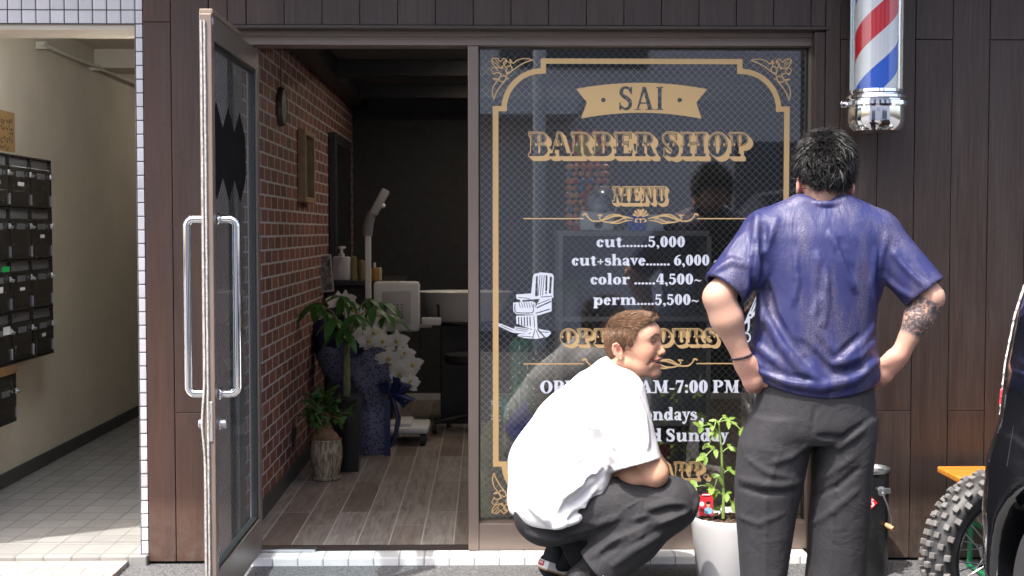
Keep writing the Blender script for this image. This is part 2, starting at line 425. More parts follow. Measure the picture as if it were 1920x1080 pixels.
# room
RX1, RY1, RZ1 = 3.6, 5.0, 2.47
b = MB(); b.quad((XO0-.1,.115,FZ),(RX1,.115,FZ),(RX1,RY1,FZ),(XO0-.1,RY1,FZ)); b.build('shop_floor', M_floor, shop)
b = MB(); b.box(XO0-.12, XO0-.001, YI, RY1, 0, RZ1); b.build('brick_wall', M_brick, shop)
b = MB(); b.box(XO0-.12, RX1, RY1+.001, RY1+.1, 0, RZ1); b.box(RX1+.001, RX1+.1, YI, RY1, 0, RZ1); b.box(wxe+.0, RX1, YI+.001, YI+.03, FZ, RZ1); b.box(XO0-.12, RX1, YI+.0025, YI+.03, fz1+.1, RZ1)
b.build('back_wall', M_darkwall, shop)
b = MB(); b.box(XO0-.12, RX1, YI, RY1, RZ1+.001, RZ1+.1); b.build('shop_ceiling', M_ceil, shop)
b = MB()
for y in (1.55, 2.9, 4.3): b.bbox(XO0+.001, RX1-.002, y, y+.16, RZ1-.10, RZ1, .004)
b.bbox(XO0+.002, XO0+.12, YI+.04, RY1-.002, RZ1-.12, RZ1+.0005, .004)
b.bbox(XO0+.003, RX1-.002, RY1-.05, RY1-.001, RZ1-.14, RZ1, .004)
b.build('ceiling_beam', M_beam, shop)
b = MB(); b.bbox(XO0, XO0+.012, YI+.03, RY1-.012, FZ, FZ+.085, .003); b.build('skirting', simple('grey_skirting', (.06,.06,.065), .5), shop)
b = MB(); b.bbox(XO0+.012, RX1, RY1-.012, RY1, FZ, FZ+.05, .003); b.build('skirting', simple('pale_skirting', (.5,.5,.5), .5), shop)
lit = NT('downlight_glow'); e = lit.n('ShaderNodeEmission'); e.inputs[0].default_value = (1,.86,.7,1); e.inputs[1].default_value = 52; lit.l(e.outputs[0], lit.out.inputs[0])
for (x, y) in ((.05,2.3),(.05,3.7),(.7,.95),(.634,3.2),(1.5,3.7),(2.2,1.6),(2.7,2.6)):
    b = MB(); b.lathe([(.06,RZ1-.008),(.06,RZ1+.0),(.03,RZ1)], (x,y,0), 20); dl = b.build('downlight', M_white, shop, True)
    b = MB(); b.lathe([(.045,RZ1-.012),(.045,RZ1-.0085)], (x,y,0), 20); b.build('lamp', lit.m, dl)
# tall dark mirror and cable outlet on the brick wall
b = MB(); b.bbox(XO0, XO0+.05, 3.35, 4.35, FZ+.9, 2.05, .006); fr = b.build('mirror', M_beam, shop)
b = MB(); b.box(XO0+.0505, XO0+.052, 3.42, 4.28, FZ+.97, 1.98); b.build('mirror_glass', simple('mirror_silver', (.5,.5,.52), .05, 1, .02, 2, 0), fr)
b = MB(); b.bbox(XO0, XO0+.012, 1.62, 1.70, AZ(835,1.66), AZ(800,1.66), .003); b.build('wall_outlet', M_black, shop)
# ------------------------------------------------------------------ open door
DX = -.928; DY0, DY1 = -.955, -.005; DZ0, DZ1 = FZ+.012, AZ(27, -.95)
door = MB()
DT = .042
def dbar(mb, y0, y1, z0, z1, dx=0): mb.bbox(DX-DT+dx, DX-dx, y0, y1, z0, z1, .003)
dbar(door, DY0, DY0+.045, DZ0, DZ1)                                     # lock stile
dbar(door, DY1-.058, DY1, DZ0, DZ1)                                     # hinge stile
dbar(door, DY0+.045, DY1-.058, DZ1-.085, DZ1, .001)                     # top rail
dbar(door, DY0+.045, DY1-.058, DZ0, DZ0+.14, .001)                      # bottom rail
door = door.build('door', M_alu, shop)
b = MB()
for (y0,y1,z0,z1) in ((DY0+.045,DY0+.055,DZ0+.14,DZ1-.085),(DY1-.07,DY1-.058,DZ0+.14,DZ1-.085),(DY0+.045,DY1-.058,DZ0+.14,DZ0+.152),(DY0+.045,DY1-.058,DZ1-.097,DZ1-.085)):
    b.bbox(DX-DT+.008, DX-.008, y0, y1, z0, z1, .002)
b.build('glazing_bead', M_rubber, door)
b = MB(); b.box(DX-.0315, DX-.0255, DY0+.05, DY1-.062, DZ0+.146, DZ1-.091)
dp = MB(); dp.quad((DX-.028,DY0+.05,DZ0+.146),(DX-.028,DY1-.062,DZ0+.146),(DX-.028,DY1-.062,DZ1-.091),(DX-.028,DY0+.05,DZ1-.091)); dpane = dp.build('door_pane', M_doorglass, door)
dp = MB(); dp.quad((DX-.025,DY0+.05,DZ0+.146),(DX-.025,DY1-.062,DZ0+.146),(DX-.025,DY1-.062,DZ1-.091),(DX-.025,DY0+.05,DZ1-.091)); dp.build('wire_mesh', M_wire, door)
b = MB(); b.bbox(DX-DT-.002, DX+.002, DY0+.012, DY1-.4, DZ1, DZ1+.018, .003); b.build('top_seal', simple('pale_wood_strip', (.20,.15,.11), .6), door)
M_brush = simple('pile_seal', (.36,.345,.325), .95, 0, .4, 90, .8, 300)
for i, xo in enumerate((.008, .019)):
    b = MB(); z = DZ0; pts = []
    while z < DZ1-.002:
        bul = .010*math.exp(-((z-.74)/.09)**2) if i == 0 else 0
        pts.append((DX-DT+xo - bul + RNG.uniform(-.0005,.0005), DY0-.004 + RNG.uniform(-.001,.001), z)); z += .03
    b.tube(pts, .0042, 6); b.build('brush_seal', M_brush, door, True)
b = MB(); b.bbox(DX-DT+.014, DX-.008, DY0-.004, DY0+.002, AZ(827,-.96), AZ(752,-.96), .002); lk = b.build('lock_plate', simple('lock_steel', (.50,.45,.41), .4, .7), door)
b = MB(); b.bbox(DX-DT+.018, DX-.016, DY0-.006, DY0-.002, AZ(787,-.96), AZ(772,-.96), .001); b.build('latch_bolt', M_steel, lk)
zc = AZ(793, -.9)
b = MB()
Mx = Matrix.Rotation(math.pi/2, 4, 'Y')
b.lathe([(.021,0),(.022,.006),(.017,.010),(.017,.026),(.013,.030)], (DX,DY0+.055,zc), 20, Mx)
b.build('lock_cylinder', M_steel, door, True); b = MB()
b.lathe([(.017,0),(.017,.022),(.013,.026)], (DX-DT,DY0+.055,zc), 20, Matrix.Rotation(-math.pi/2,4,'Y'))
b.build('lock_cylinder', M_steel, door, True)
hz1, hz0 = AZ(411, -.9), AZ(738, -.9)
for sx in (1, -1):
    x0 = DX if sx > 0 else DX-DT; x1 = x0 + sx*.064; yh = DY0+.075; rr = .0145; pts = []
    pts.append((x0+sx*.006, yh, hz1))
    for q in range(7):
        a = q/6*math.pi/2; pts.append((x1-sx*.024+sx*.024*math.sin(a), yh, hz1-.024+.024*math.cos(a)))
    for q in range(7):
        a = q/6*math.pi/2; pts.append((x1-sx*.024+sx*.024*math.cos(a), yh, hz0+.024-.024*math.sin(a)))
    pts.append((x0+sx*.006, yh, hz0))
    b = MB(); b.tube(pts, rr, 16)
    for z in (hz0, hz1): b.lathe([(.022,0),(.022,.004),(.018,.008)], (x0,yh,z), 18, Matrix.Rotation(sx*math.pi/2,4,'Y'))
    b.build('pull_handle', M_chrome, door, True)
# black zigzag sticker on the door glass
y0, y1 = DY0+.075, DY1-.20; n = 3; wv = (y1-y0)/n; pts = []
zt0, zb0 = AZ(238,-.6), AZ(338,-.6)
for i in range(n):
    a = y0+wv*i; pts += [(a, zt0-.01), (a+wv*.5, zt0+.075)]
pts.append((y1, zt0-.01)); pts.append((y1+.01, zt0-.06)); pts.append((y1+.01, zb0+.03))
for i in range(n-1,-1,-1):
    a = y0+wv*i; pts += [(a+wv, zb0+.008), (a+wv*.5, zb0-.075)]
pts.append((y0, zb0+.008))
b = MB(); b.prism([(DX-.0245, p, q) for p, q in pts], (1,0,0), .0008); b.build('black_sticker', simple('matt_black_film', (.006,.006,.007), .9, 0, .1, 5, 0, Specular_IOR_Level=.1), dpane)
b = MB(); b.prism([(DX-.0005, DY0+.018, z) for z in ()] or [(DX, DY0+.012, DZ1-.035),(DX, DY0+.03, DZ1-.035),(DX, DY0+.03, DZ1-.012),(DX, DY0+.012, DZ1-.012)], (1,0,0), .0006); b.build('maker_label', M_white, door)
# ------------------------------------------------------------------ apartment entrance on the left
apt = thing('apartment_building', 'white mosaic tiled apartment entrance with a shaded cream corridor beside the barber shop', 'building', (-2.0,0,0))
CX0, CX1, CY1, CFZ = -2.50, -1.43, 7.2, .068
zl = AZ(47, YF)
b = MB()
b.box(-7, XW0-.0015, YF, .16, zl, 3.3)                                     # lintel
b.box(TX-.003, XW0-.0015, YF, .16, GZ+.01, zl-.0001)                       # the narrow pier beside the shop
b.box(-7, CX0, YF, .16, GZ+.01, zl-.0001)
b.build('tiled_wall', M_tile, apt)
b = MB(); b.box(-3.2, XW0-.004, YF+.012, .20, zl-.022, zl-.0005); b.build('lintel_soffit', M_cream, apt)
b = MB(); b.box(CX0-.15, CX0, .161, CY1, 0, 2.7); b.box(CX0, CX1+.2, CY1, CY1+.1, 0, 2.7); b.box(CX1, CX1+.15, .161, CY1, 0, 2.7); b.build('corridor_wall', M_cream, apt)
b = MB(); b.box(CX0, CX1, .2005, CY1, 2.56, 2.7); b.box(CX0+.001, CX1-.001, 3.1, 3.45, 2.44, 2.559); b.build('corridor_ceiling', M_cream, apt)
b = MB(); b.bbox(CX0+.001, XW0-.0016, -.085, .165, -.03, CFZ-.002, .006); b.box(CX0+.001, CX1-.001, .1655, CY1, -.03, CFZ-.001); b.build('corridor_floor', M_pave, apt)
b = MB(); b.bbox(CX0, CX0+.012, .17, CY1-.01, CFZ, CFZ+.075, .003); b.build('baseboard', simple('dark_baseboard', (.055,.052,.05), .7, 0, .3, 25, .3), apt)
b = MB(); pz = 2.43; b.tube([(CX0+.05, 1.95, pz), (CX0+.05, 4.2, pz)], .012, 8)
for y in (2.0, 3.0): b.bbox(CX0, CX0+.06, y-.015, y+.015, pz-.02, pz+.02, .003)
b.build('conduit_pipe', simple('painted_pipe', (.62,.58,.50), .5), apt, True)
em = NT('fluorescent_tube'); e = em.n('ShaderNodeEmission'); e.inputs[0].default_value = (.90,.96,1,1); e.inputs[1].default_value = 95.0; em.l(e.outputs[0], em.out.inputs[0])
zlamp = AZ(53, .32)
b = MB(); b.bbox(AX(128,.32), AX(262,.32)+.2, .29, .39, zlamp+.012, zlamp+.06, .004); b.tube([(CX0+.9,.34,zlamp+.06),(CX0+.9,.34,2.56)], .01, 6); cl = b.build('ceiling_light', M_white, apt)
b = MB(); b.tube([(AX(131,.32),.34,zlamp),(AX(262,.32)+.18,.34,zlamp)], .012, 10); b.build('lamp_tube', em.m, cl, True)
b = MB(); b.bbox(CX0+.5,CX1-.2,4.2,4.3,2.5,2.55,.004); cl = b.build('ceiling_light', M_white, apt)  # added lamp out of view, brightens the back of the corridor
em2 = NT('added_fill_tube'); e = em2.n('ShaderNodeEmission'); e.inputs[0].default_value = (1,.95,.85,1); e.inputs[1].default_value = 12.0; em2.l(e.outputs[0], em2.out.inputs[0])
b = MB(); b.tube([(CX0+.52,4.25,2.487),(CX1-.22,4.25,2.487)], .012, 10); b.build('lamp_tube', em2.m, cl, True)
b = MB(); b.box(CX0+.3, CX1-.2, CY1-.03, CY1-.001, CFZ, 2.1); b.build('corridor_door', M_black, apt)
b = MB(); zc = 3.02
b.prism([(-7,.2,zc),(-7,-1.12,zc),(-3.2,-1.05,zc),(-2.58,-.66,zc),(-2.47,-.66,zc),(-2.44,-1.10,zc),(5.2,-1.10,zc),(5.2,.2,zc)], (0,0,1), .18)
b.build('shade_overhang', M_white, apt)  # unseen overhang, its depth and notch shaped to shade the front
# ------------------------------------------------------------------ what the glass mirrors: the far side of the street
M_conc = simple('grey_render', (.66,.615,.61), .8, 0, .06, 1, .2)
opp = thing('office_building', 'grey building across the street mirrored in the shop window', 'building', (2,-13,0))
b = MB(); b.box(-9, 12, -16, -12.5, GZ, 7.5); b.build('wall', M_conc, opp)
M_fw = simple('far_window', (.05,.055,.065), .1); M_sh = simple('shutter', (.10,.10,.11), .5)
for i in range(5):
    for j in range(2): b = MB(); b.box(-8+i*4.1, -6+i*4.1, -12.495, -12.46, 3.6+j*2.9, 5.2+j*2.9); b.build('window', M_fw, opp)
for x0, x1 in ((-6,-2.6),(3.4,8)): b = MB(); b.box(x0, x1, -12.495, -12.4, GZ+.01, 2.6); b.build('shutter', M_sh, opp)
b = MB(); b.box(-1.0, 1.2, -12.5, -11.6, 2.9, 3.15); b.build('canopy', M_white, opp)
b = MB(); b.tube([(.62,-9.6,GZ),(.62,-9.6,9)], .075, 12); tag(b.build('utility_pole', M_white, None, True), 'pale pole across the street mirrored in the shop window', 'pole')
# ------------------------------------------------------------------ signwriting: shapes drawn on a fine grid and turned into flat vinyl
class Canvas:
    """a plan in photo-pixel units of the glass (u right, v down), rasterised and polygonised"""
    def __init__(s, u0, v0, u1, v1, res=3.0):
        s.u0, s.v0, s.res = u0, v0, res
        s.n, s.m = int((u1-u0)*res)+1, int((v1-v0)*res)+1
        s.a = np.zeros((s.m, s.n), np.float32)
    def _blk(s, lo, hi, pad=1):
        i0 = max(0, int((lo[0]-s.u0-pad)*s.res)); i1 = min(s.n, int((hi[0]-s.u0+pad)*s.res)+2)
        j0 = max(0, int((lo[1]-s.v0-pad)*s.res)); j1 = min(s.m, int((hi[1]-s.v0+pad)*s.res)+2)
        if i1 <= i0 or j1 <= j0: return None
        U = s.u0 + np.arange(i0, i1, dtype=np.float32)[None,:]/s.res
        V = s.v0 + np.arange(j0, j1, dtype=np.float32)[:,None]/s.res
        return i0, i1, j0, j1, U, V
    def _set(s, k, mask, val):
        i0, i1, j0, j1 = k[:4]; s.a[j0:j1, i0:i1][mask] = val
    def poly(s, pts, val=1):
        P = np.array(pts, float); k = s._blk(P.min(0), P.max(0))
        if k is None: return
        U, V = k[4], k[5]; ins = np.zeros((V.shape[0], U.shape[1]), bool)
        for (x0, y0), (x1, y1) in zip(P, np.roll(P, -1, 0)):
            if y0 == y1: continue
            c = ((V >= min(y0,y1)) & (V < max(y0,y1)))
            xc = x0 + (V-y0)*(x1-x0)/(y1-y0)
            ins ^= c & (U < xc)
        s._set(k, ins, val)
    def ring(s, cx, cy, rx, ry, ix, iy, a0=0, a1=360, val=1, icx=None):
        """elliptical ring; angles anticlockwise from the right, v pointing down"""
        k = s._blk((cx-rx, cy-ry), (cx+rx, cy+ry))
        if k is None: return
        U, V = k[4]-cx, k[5]-cy
        m = (U/rx)**2 + (V/ry)**2 <= 1
        if ix > 0 and iy > 0: m &= ((U-(icx or 0))/ix)**2 + (V/iy)**2 >= 1
        if a1-a0 < 360:
            t = (np.degrees(np.arctan2(-V, U)) - a0) % 360; m &= t <= (a1-a0)
        s._set(k, m, val)
    def disc(s, cx, cy, r, val=1): s.ring(cx, cy, r, r, 0, 0, val=val)
    def rect(s, x0, y0, x1, y1, val=1): s.poly([(x0,y0),(x1,y0),(x1,y1),(x0,y1)], val)
    def brush(s, pts, w, val=1, smooth=True):
        pts = [np.array(p, float) for p in pts]
        ws = list(w) if isinstance(w, (list,tuple)) else [w]*len(pts)
        P, W = [], []
        if smooth and len(pts) > 2:
            for i in range(len(pts)-1):
                p0 = pts[max(i-1,0)]; p1 = pts[i]; p2 = pts[i+1]; p3 = pts[min(i+2,len(pts)-1)]
                for q in range(8):
                    t = q/8
                    P.append(.5*((2*p1)+(-p0+p2)*t+(2*p0-5*p1+4*p2-p3)*t*t+(-p0+3*p1-3*p2+p3)*t**3)); W.append(ws[i]*(1-t)+ws[i+1]*t)
            P.append(pts[-1]); W.append(ws[-1])
        else: P, W = pts, ws
        for a, b, wa, wb in zip(P, P[1:], W, W[1:]):
            r = max(wa, wb)/2; k = s._blk(np.minimum(a,b)-r, np.maximum(a,b)+r)
            if k is None: continue
            U, V = k[4], k[5]; d = b-a; L = max(1e-9, d@d)
            t = np.clip(((U-a[0])*d[0]+(V-a[1])*d[1])/L, 0, 1)
            dist = np.hypot(U-a[0]-t*d[0], V-a[1]-t*d[1])
            s._set(k, dist <= (wa+(wb-wa)*t)/2, val)
    def dilate(s, r):
        n = max(1, int(round(r*s.res))); a = s.a; out = a.copy()
        for dj in range(-n, n+1):
            for di in range(-n, n+1):
                if di*di+dj*dj <= n*n+.5: out = np.maximum(out, s._sh(a, di, dj))
        return out
    @staticmethod
    def _sh(a, di, dj):
        o = np.zeros_like(a); m, n = a.shape
        o[max(0,dj):m+min(0,dj), max(0,di):n+min(0,di)] = a[max(0,-dj):m+min(0,-dj), max(0,-di):n+min(0,-di)]
        return o
    def mesh(s, tf):
        """marching squares; tf(u, v) -> 3-d point. Returns verts, faces"""
        a = np.pad(s.a, 1)
        b = a.copy()
        for ax in (0,1): b = (np.roll(b,1,ax)+2*b+np.roll(b,-1,ax))/4
        I = b >= .5
        c = I[:-1,:-1].astype(int)+I[:-1,1:]+I[1:,1:]+I[1:,:-1]
        vs, fs, ids = [], [], {}
        def vid(key, x, y):
            k = ids.get(key)
            if k is None:
                k = ids[key] = len(vs); vs.append(tuple(tf(s.u0+(x-1)/s.res, s.v0+(y-1)/s.res)))
            return k
        full = c == 4
        for j in range(full.shape[0]):
            row = full[j]
            if not row.any(): continue
            d = np.diff(np.concatenate(([0], row.astype(np.int8), [0])))
            for i0, i1 in zip(np.where(d == 1)[0], np.where(d == -1)[0]):
                fs.append((vid((i0,j,0),i0,j), vid((i0,j+1,0),i0,j+1), vid((i1,j+1,0),i1,j+1), vid((i1,j,0),i1,j)))
        js, is_ = np.where((c > 0) & (c < 4))
        for j, i in zip(js.tolist(), is_.tolist()):
            cor = [(i,j),(i,j+1),(i+1,j+1),(i+1,j)]; f = []
            for q in range(4):
                p0, p1 = cor[q], cor[(q+1)%4]; v0, v1 = b[p0[1],p0[0]], b[p1[1],p1[0]]
                if v0 >= .5: f.append(vid((p0[0],p0[1],0), *p0))
                if (v0 >= .5) != (v1 >= .5):
                    t = (.5-v0)/(v1-v0); e = min(p0,p1)
                    f.append(vid((e[0],e[1],1 if p0[1] == p1[1] else 2), p0[0]+(p1[0]-p0[0])*t, p0[1]+(p1[1]-p0[1])*t))
            if len(f) >= 3: fs.append(tuple(f))
        return vs, fs
# --- a bold book serif, drawn in units of the cap height (y up from the baseline)
class Pen:
    def __init__(s, cv, u, v, sx, sy): s.cv, s.u, s.v, s.sx, s.sy = cv, u, v, sx, sy
    def P(s, x, y): return (s.u + x*s.sx, s.v - y*s.sy)
    def poly(s, pts, val=1): s.cv.poly([s.P(*p) for p in pts], val)
    def rect(s, x0, y0, x1, y1, val=1): s.poly([(x0,y0),(x1,y0),(x1,y1),(x0,y1)], val)
    def ring(s, cx, cy, rx, ry, wx, wy, a0=0, a1=360):
        c = s.P(cx, cy); s.cv.ring(c[0], c[1], rx*s.sx, ry*s.sy, (rx-wx)*s.sx, (ry-wy)*s.sy, a0, a1)
    def dot(s, x, y, r): c = s.P(x, y); s.cv.ring(c[0], c[1], r*s.sx, r*s.sy, 0, 0)
    def brush(s, pts, w):
        k = (s.sx+s.sy)/2
        s.cv.brush([s.P(*p) for p in pts], [q*k for q in w] if isinstance(w, (list,tuple)) else w*k)
def glyph(p, ch, S, T, st, se):
    """draws ch at pen p; S stem, T hairline, st slab thickness, se slab overhang; returns the advance"""
    xh = .70
    def stem(x, y0, y1, b=1, t=1, bl=1, br=1, tl=1, tr=1):
        p.rect(x, y0, x+S, y1)
        if b: p.rect(x-se*bl, y0, x+S+se*br, y0+st)
        if t: p.rect(x-se*tl, y1-st, x+S+se*tr, y1)
    L = se+.03
    if ch == ' ': return .26
    if ch == '.': p.dot(.13,.09,.105); return .27
    if ch == ',': p.dot(.14,.09,.105); p.brush([(.19,.08),(.20,-.06),(.10,-.19)], [.12,.09,.03]); return .30
    if ch == ':': p.dot(.15,.10,.105); p.dot(.15,.56,.105); return .30
    if ch == '-': p.rect(.05,.27,.36,.38); return .41
    if ch == '+': p.rect(.06,.29,.56,.39); p.rect(.26,.08,.36,.60); return .62
    if ch == '~': p.brush([(.06,.30),(.16,.42),(.30,.37),(.44,.30),(.56,.42)], [.05,.09,.10,.09,.05]); return .64
    if ch == '/': p.poly([(.05,-.1),(.15,-.1),(.45,1.05),(.35,1.05)]); return .5
    # lower case
    if ch == 'c': p.ring(.30,.345,.28,.365,S,T,42,322); p.dot(.475,.52,.095); return .58
    if ch == 'e': p.ring(.30,.345,.28,.365,S,T,0,322); p.rect(.15,.36,.55,.36+T); return .60
    if ch == 'o': p.ring(.325,.345,.305,.365,S,T); return .65
    if ch == 'a':
        p.brush([(.10,.54),(.20,.65),(.34,.63)], [.14,.11,.13]); p.brush([(.30,.64),(.41,.56),(.42,.40)], [.10,S*.9,S]); p.rect(.42-S/2,.08,.42+S/2,.42)
        p.ring(.25,.19,.23,.20,S*.9,T); p.brush([(.42,.14),(.47,.03),(.58,.05)], [S,.11,.07]); return .60
    if ch == 'n' or ch == 'h' or ch == 'm':
        stem(L,0,1.06 if ch == 'h' else xh,1,1,1,.8,1,0); n = 2 if ch == 'm' else 1; x = L
        for i in range(n):
            p.brush([(x+S*.8,.50),(x+S+.09,.64),(x+S+.22,.62),(x+S+.28,.46)], [T,.10,.16,S]); x += S+.18
            stem(x,0,.48,1,0,.8,1)
        return x+S+se+.03
    if ch == 'u':
        stem(L,.16,xh,0,1,1,1,1,0); p.brush([(L+S/2,.20),(L+.17,.05),(L+.30,.05),(L+.42,.18)], [S,.16,.10,T]); x = L+S+.18
        p.rect(x,0,x+S,xh); p.rect(x-se,xh-st,x+S,xh); p.rect(x,0,x+S+se,st); return x+S+se+.03
    if ch == 'r':
        stem(L,0,xh,1,1,1,1.2,1,0); p.brush([(L+S*.8,.42),(L+S+.07,.62),(L+S+.20,.66)], [T,.10,.12]); p.dot(L+S+.20,.58,.095); return L+S+.32
    if ch == 't':
        p.rect(.13,.18,.13+S,.86); p.poly([(.13,.66),(.13+S,.92),(.13+S,.66)]); p.rect(.02,.60,.48,.70)
        p.brush([(.13+S/2,.22),(.27,.05),(.38,.035),(.48,.10)], [S,.15,.09,.05]); return .50
    if ch == 'l': stem(L,0,1.06,1,1,1,1,1,0); return L+S+se+.03
    if ch == 'd':
        p.ring(.30,.345,.28,.365,S,T,40,320); p.rect(.42,0,.42+S,1.06); p.rect(.42-se,1.06-st,.42+S,1.06); p.rect(.42,0,.42+S+se,st); return .42+S+se+.03
    if ch == 'p':
        stem(L,-.32,xh,1,1,1,1,1,0); p.ring(L+S+.14,.345,.28,.365,S,T,-140,140); return L+S+.46
    if ch == 's':
        p.brush([(.42,.52),(.30,.66),(.14,.60),(.13,.47),(.30,.37),(.43,.26),(.40,.10),(.24,.035),(.09,.12)], [.07,.08,.13,S*.95,S,S*.95,.13,.08,.07])
        p.poly([(.40,.68),(.46,.68),(.46,.47),(.42,.47)]); p.poly([(.05,.22),(.09,.22),(.12,.02),(.05,.02)]); return .52
    if ch == 'v' or ch == 'y':
        p.poly([(.05,xh),(.05+S*1.08,xh),(.37,.12),(.30,0)]); p.poly([(.47,xh),(.47+T*1.15,xh),(.36,.02),(.28,.02)]); p.rect(0,xh-st,.30,xh); p.rect(.40,xh-st,.64,xh)
        if ch == 'y': p.brush([(.34,.06),(.27,-.14),(.18,-.25),(.10,-.22)], [T*1.3,T,T,.07]); p.dot(.11,-.19,.09)
        return .62
    # figures
    if ch == '0': p.ring(.31,.50,.285,.515,S*1.02,T); return .63
    if ch == '1': stem(.20,0,1.0,1,0,1.6,1.6); p.poly([(.05,.86),(.20,.90),(.20,.82),(.05,.78)]); p.poly([(.08,.88),(.2+S,1.01),(.2+S,.8),(.2,.84)]); return .60
    if ch == '2': p.brush([(.10,.74),(.16,.93),(.33,.96),(.47,.80),(.40,.55),(.22,.30),(.09,.09)], [.13,.10,.12,S,S*.9,.13,.10]); p.rect(.05,0,.54,.15); p.poly([(.48,.1),(.56,.1),(.56,.26),(.51,.26)]); return .60
    if ch == '3':
        p.brush([(.10,.84),(.24,.96),(.40,.86),(.40,.66),(.22,.53)], [.10,.10,.16,S,.08]); p.brush([(.22,.53),(.42,.46),(.46,.24),(.34,.06),(.18,.04),(.08,.16)], [.08,.14,S,.14,.09,.12]); p.dot(.12,.18,.09); p.dot(.13,.82,.08); return .60
    if ch == '4': p.rect(.34,0,.34+S*.95,1.0); p.poly([(.34,1.0),(.42,1.0),(.14,.32),(.03,.32)]); p.rect(.03,.22,.62,.34); p.rect(.26,0,.62,st); return .65
    if ch == '5': p.poly([(.11,1.0),(.50,1.0),(.49,.83),(.19,.83),(.17,.52),(.10,.52)]); p.brush([(.12,.52),(.28,.60),(.44,.50),(.47,.28),(.36,.07),(.20,.035),(.08,.14)], [.06,.12,.17,S,.15,.09,.10]); p.dot(.12,.16,.09); return .61
    if ch == '6': p.ring(.32,.33,.285,.345,S,T); p.brush([(.54,.95),(.32,.86),(.17,.64),(.13,.36)], [.05,.12,.17,S]); return .63
    if ch == '7': p.poly([(.06,1.0),(.56,1.0),(.56,.92),(.34,.0),(.13,.0),(.42,.84),(.06,.84)]); p.poly([(.06,1.0),(.12,1.0),(.10,.68),(.05,.68)]); return .60
    # capitals
    if ch == 'A':
        p.poly([(.33,1.0),(.45,1.0),(.16,.02),(.09,.02)]); p.poly([(.32,1.0),(.46,1.0),(.74,0),(.74-S*1.15,0)]); p.rect(.18,.27,.58,.27+T*1.15)
        p.rect(.0,0,.26,st); p.rect(.44,0,.84,st); return .83
    if ch == 'B':
        stem(L,0,1,1,1,1,0,1,0); p.ring(L+S+.06,.755,.28,.245,S*.9,T,-92,92); p.ring(L+S+.07,.27,.31,.27,S,T,-92,92); p.rect(L+S-.01,1-T,L+S+.07,1); p.rect(L+S-.01,.50,L+S+.09,.50+T); p.rect(L+S-.01,0,L+S+.08,T); return L+S+.42
    if ch == 'D': stem(L,0,1,1,1,1,0,1,0); p.ring(L+S+.06,.5,.42,.5,S,T,-92,92); p.rect(L+S-.01,1-T,L+S+.07,1); p.rect(L+S-.01,0,L+S+.07,T); return L+S+.52
    if ch == 'E':
        stem(L,0,1,1,1,1,0,1,0); x = L+S
        p.rect(x-.01,1-T,x+.32,1); p.rect(x-.01,0,x+.34,T); p.rect(x-.01,.49,x+.20,.49+T); p.poly([(x+.32,1),(x+.25,1),(x+.32-T,.74),(x+.33,.74)]); p.poly([(x+.34,0),(x+.24,0),(x+.32,.28),(x+.37,.28)]); p.rect(x+.15,.38,x+.20,.66); return x+.40
    if ch == 'H':
        stem(L,0,1); x = L+S+.26; stem(x,0,1); p.rect(L+S-.01,.48,x+.01,.48+T); return x+S+se+.03
    if ch == 'I': stem(L,0,1); return L+S+se+.03
    if ch == 'C': p.ring(.42,.5,.40,.515,S,T,40,320); p.rect(.70,.62,.77,1.0); return .80
    if ch == 'M':
        p.rect(L+.05,0,L+.05+T,1); p.poly([(L-.02,1),(L+S*1.15,1),(L+.48,.20),(L+.40,0)]); p.poly([(L+.66,1),(L+.73,1),(L+.46,0),(L+.40,0)]); stem(L+.60,0,1,1,1,1,1,0,1); p.rect(L-se,0,L+.17,st); p.rect(L-se,1-st,L+.1,1); return L+.60+S+se+.03
    if ch == 'N':
        p.rect(L+.05,0,L+.05+T,1); p.poly([(L-.02,1),(L+S*1.05,1),(L+.62,.0),(L+.52,0)]); p.rect(L+.56,0,L+.56+T,1); p.rect(L-se,0,L+.18,st); p.rect(L+.46,1-st,L+.72,1); p.rect(L-se,1-st,L+.1,1); return L+.75
    if ch == 'O': p.ring(.42,.5,.40,.515,S*1.05,T); return .84
    if ch == 'P': stem(L,0,1,1,1,1,1,1,0); p.ring(L+S+.06,.72,.32,.28,S,T,-92,92); p.rect(L+S-.01,1-T,L+S+.07,1); p.rect(L+S-.01,.44,L+S+.07,.44+T); return L+S+.41
    if ch == 'R':
        stem(L,0,1,1,1,1,.7,1,0); p.ring(L+S+.06,.74,.30,.26,S,T,-92,92); p.rect(L+S-.01,1-T,L+S+.07,1); p.rect(L+S-.01,.48,L+S+.07,.48+T)
        p.brush([(L+S+.05,.50),(L+S+.18,.42),(L+S+.24,.16),(L+S+.33,.06)], [T,.16,S*.9,.12]); p.rect(L+S+.22,0,L+S+.45,st); return L+S+.44
    if ch == 'S':
        p.brush([(.52,.78),(.42,.94),(.22,.95),(.13,.80),(.18,.64),(.38,.49),(.50,.33),(.46,.12),(.28,.04),(.10,.18)], [.08,.10,.13,S,S,S*1.1,S,S*.9,.10,.09])
        p.poly([(.50,1.0),(.57,1.0),(.57,.67),(.52,.67)]); p.poly([(.05,.33),(.10,.33),(.13,0),(.05,0)]); return .66
    if ch == 'T':
        stem(.30,0,1,1,0); p.rect(.03,1-T,.30*2+S-.03,1); p.poly([(.03,1),(.12,1),(.08,.70),(.03,.70)]); p.poly([(.57+S,1),(.48+S,1),(.52+S,.70),(.57+S,.70)]); return .60+S
    if ch == 'U':
        stem(L,.30,1,0,1); x = L+S/2; p.brush([(x,.32),(x+.05,.12),(x+.22,.045),(x+.36,.12),(x+.41,.34)], [S,S*.85,.11,T*1.1,T]); p.rect(L+.50-T/2,.30,L+.50+T/2,1); p.rect(L+.36,1-st,L+.64,1); return L+.66
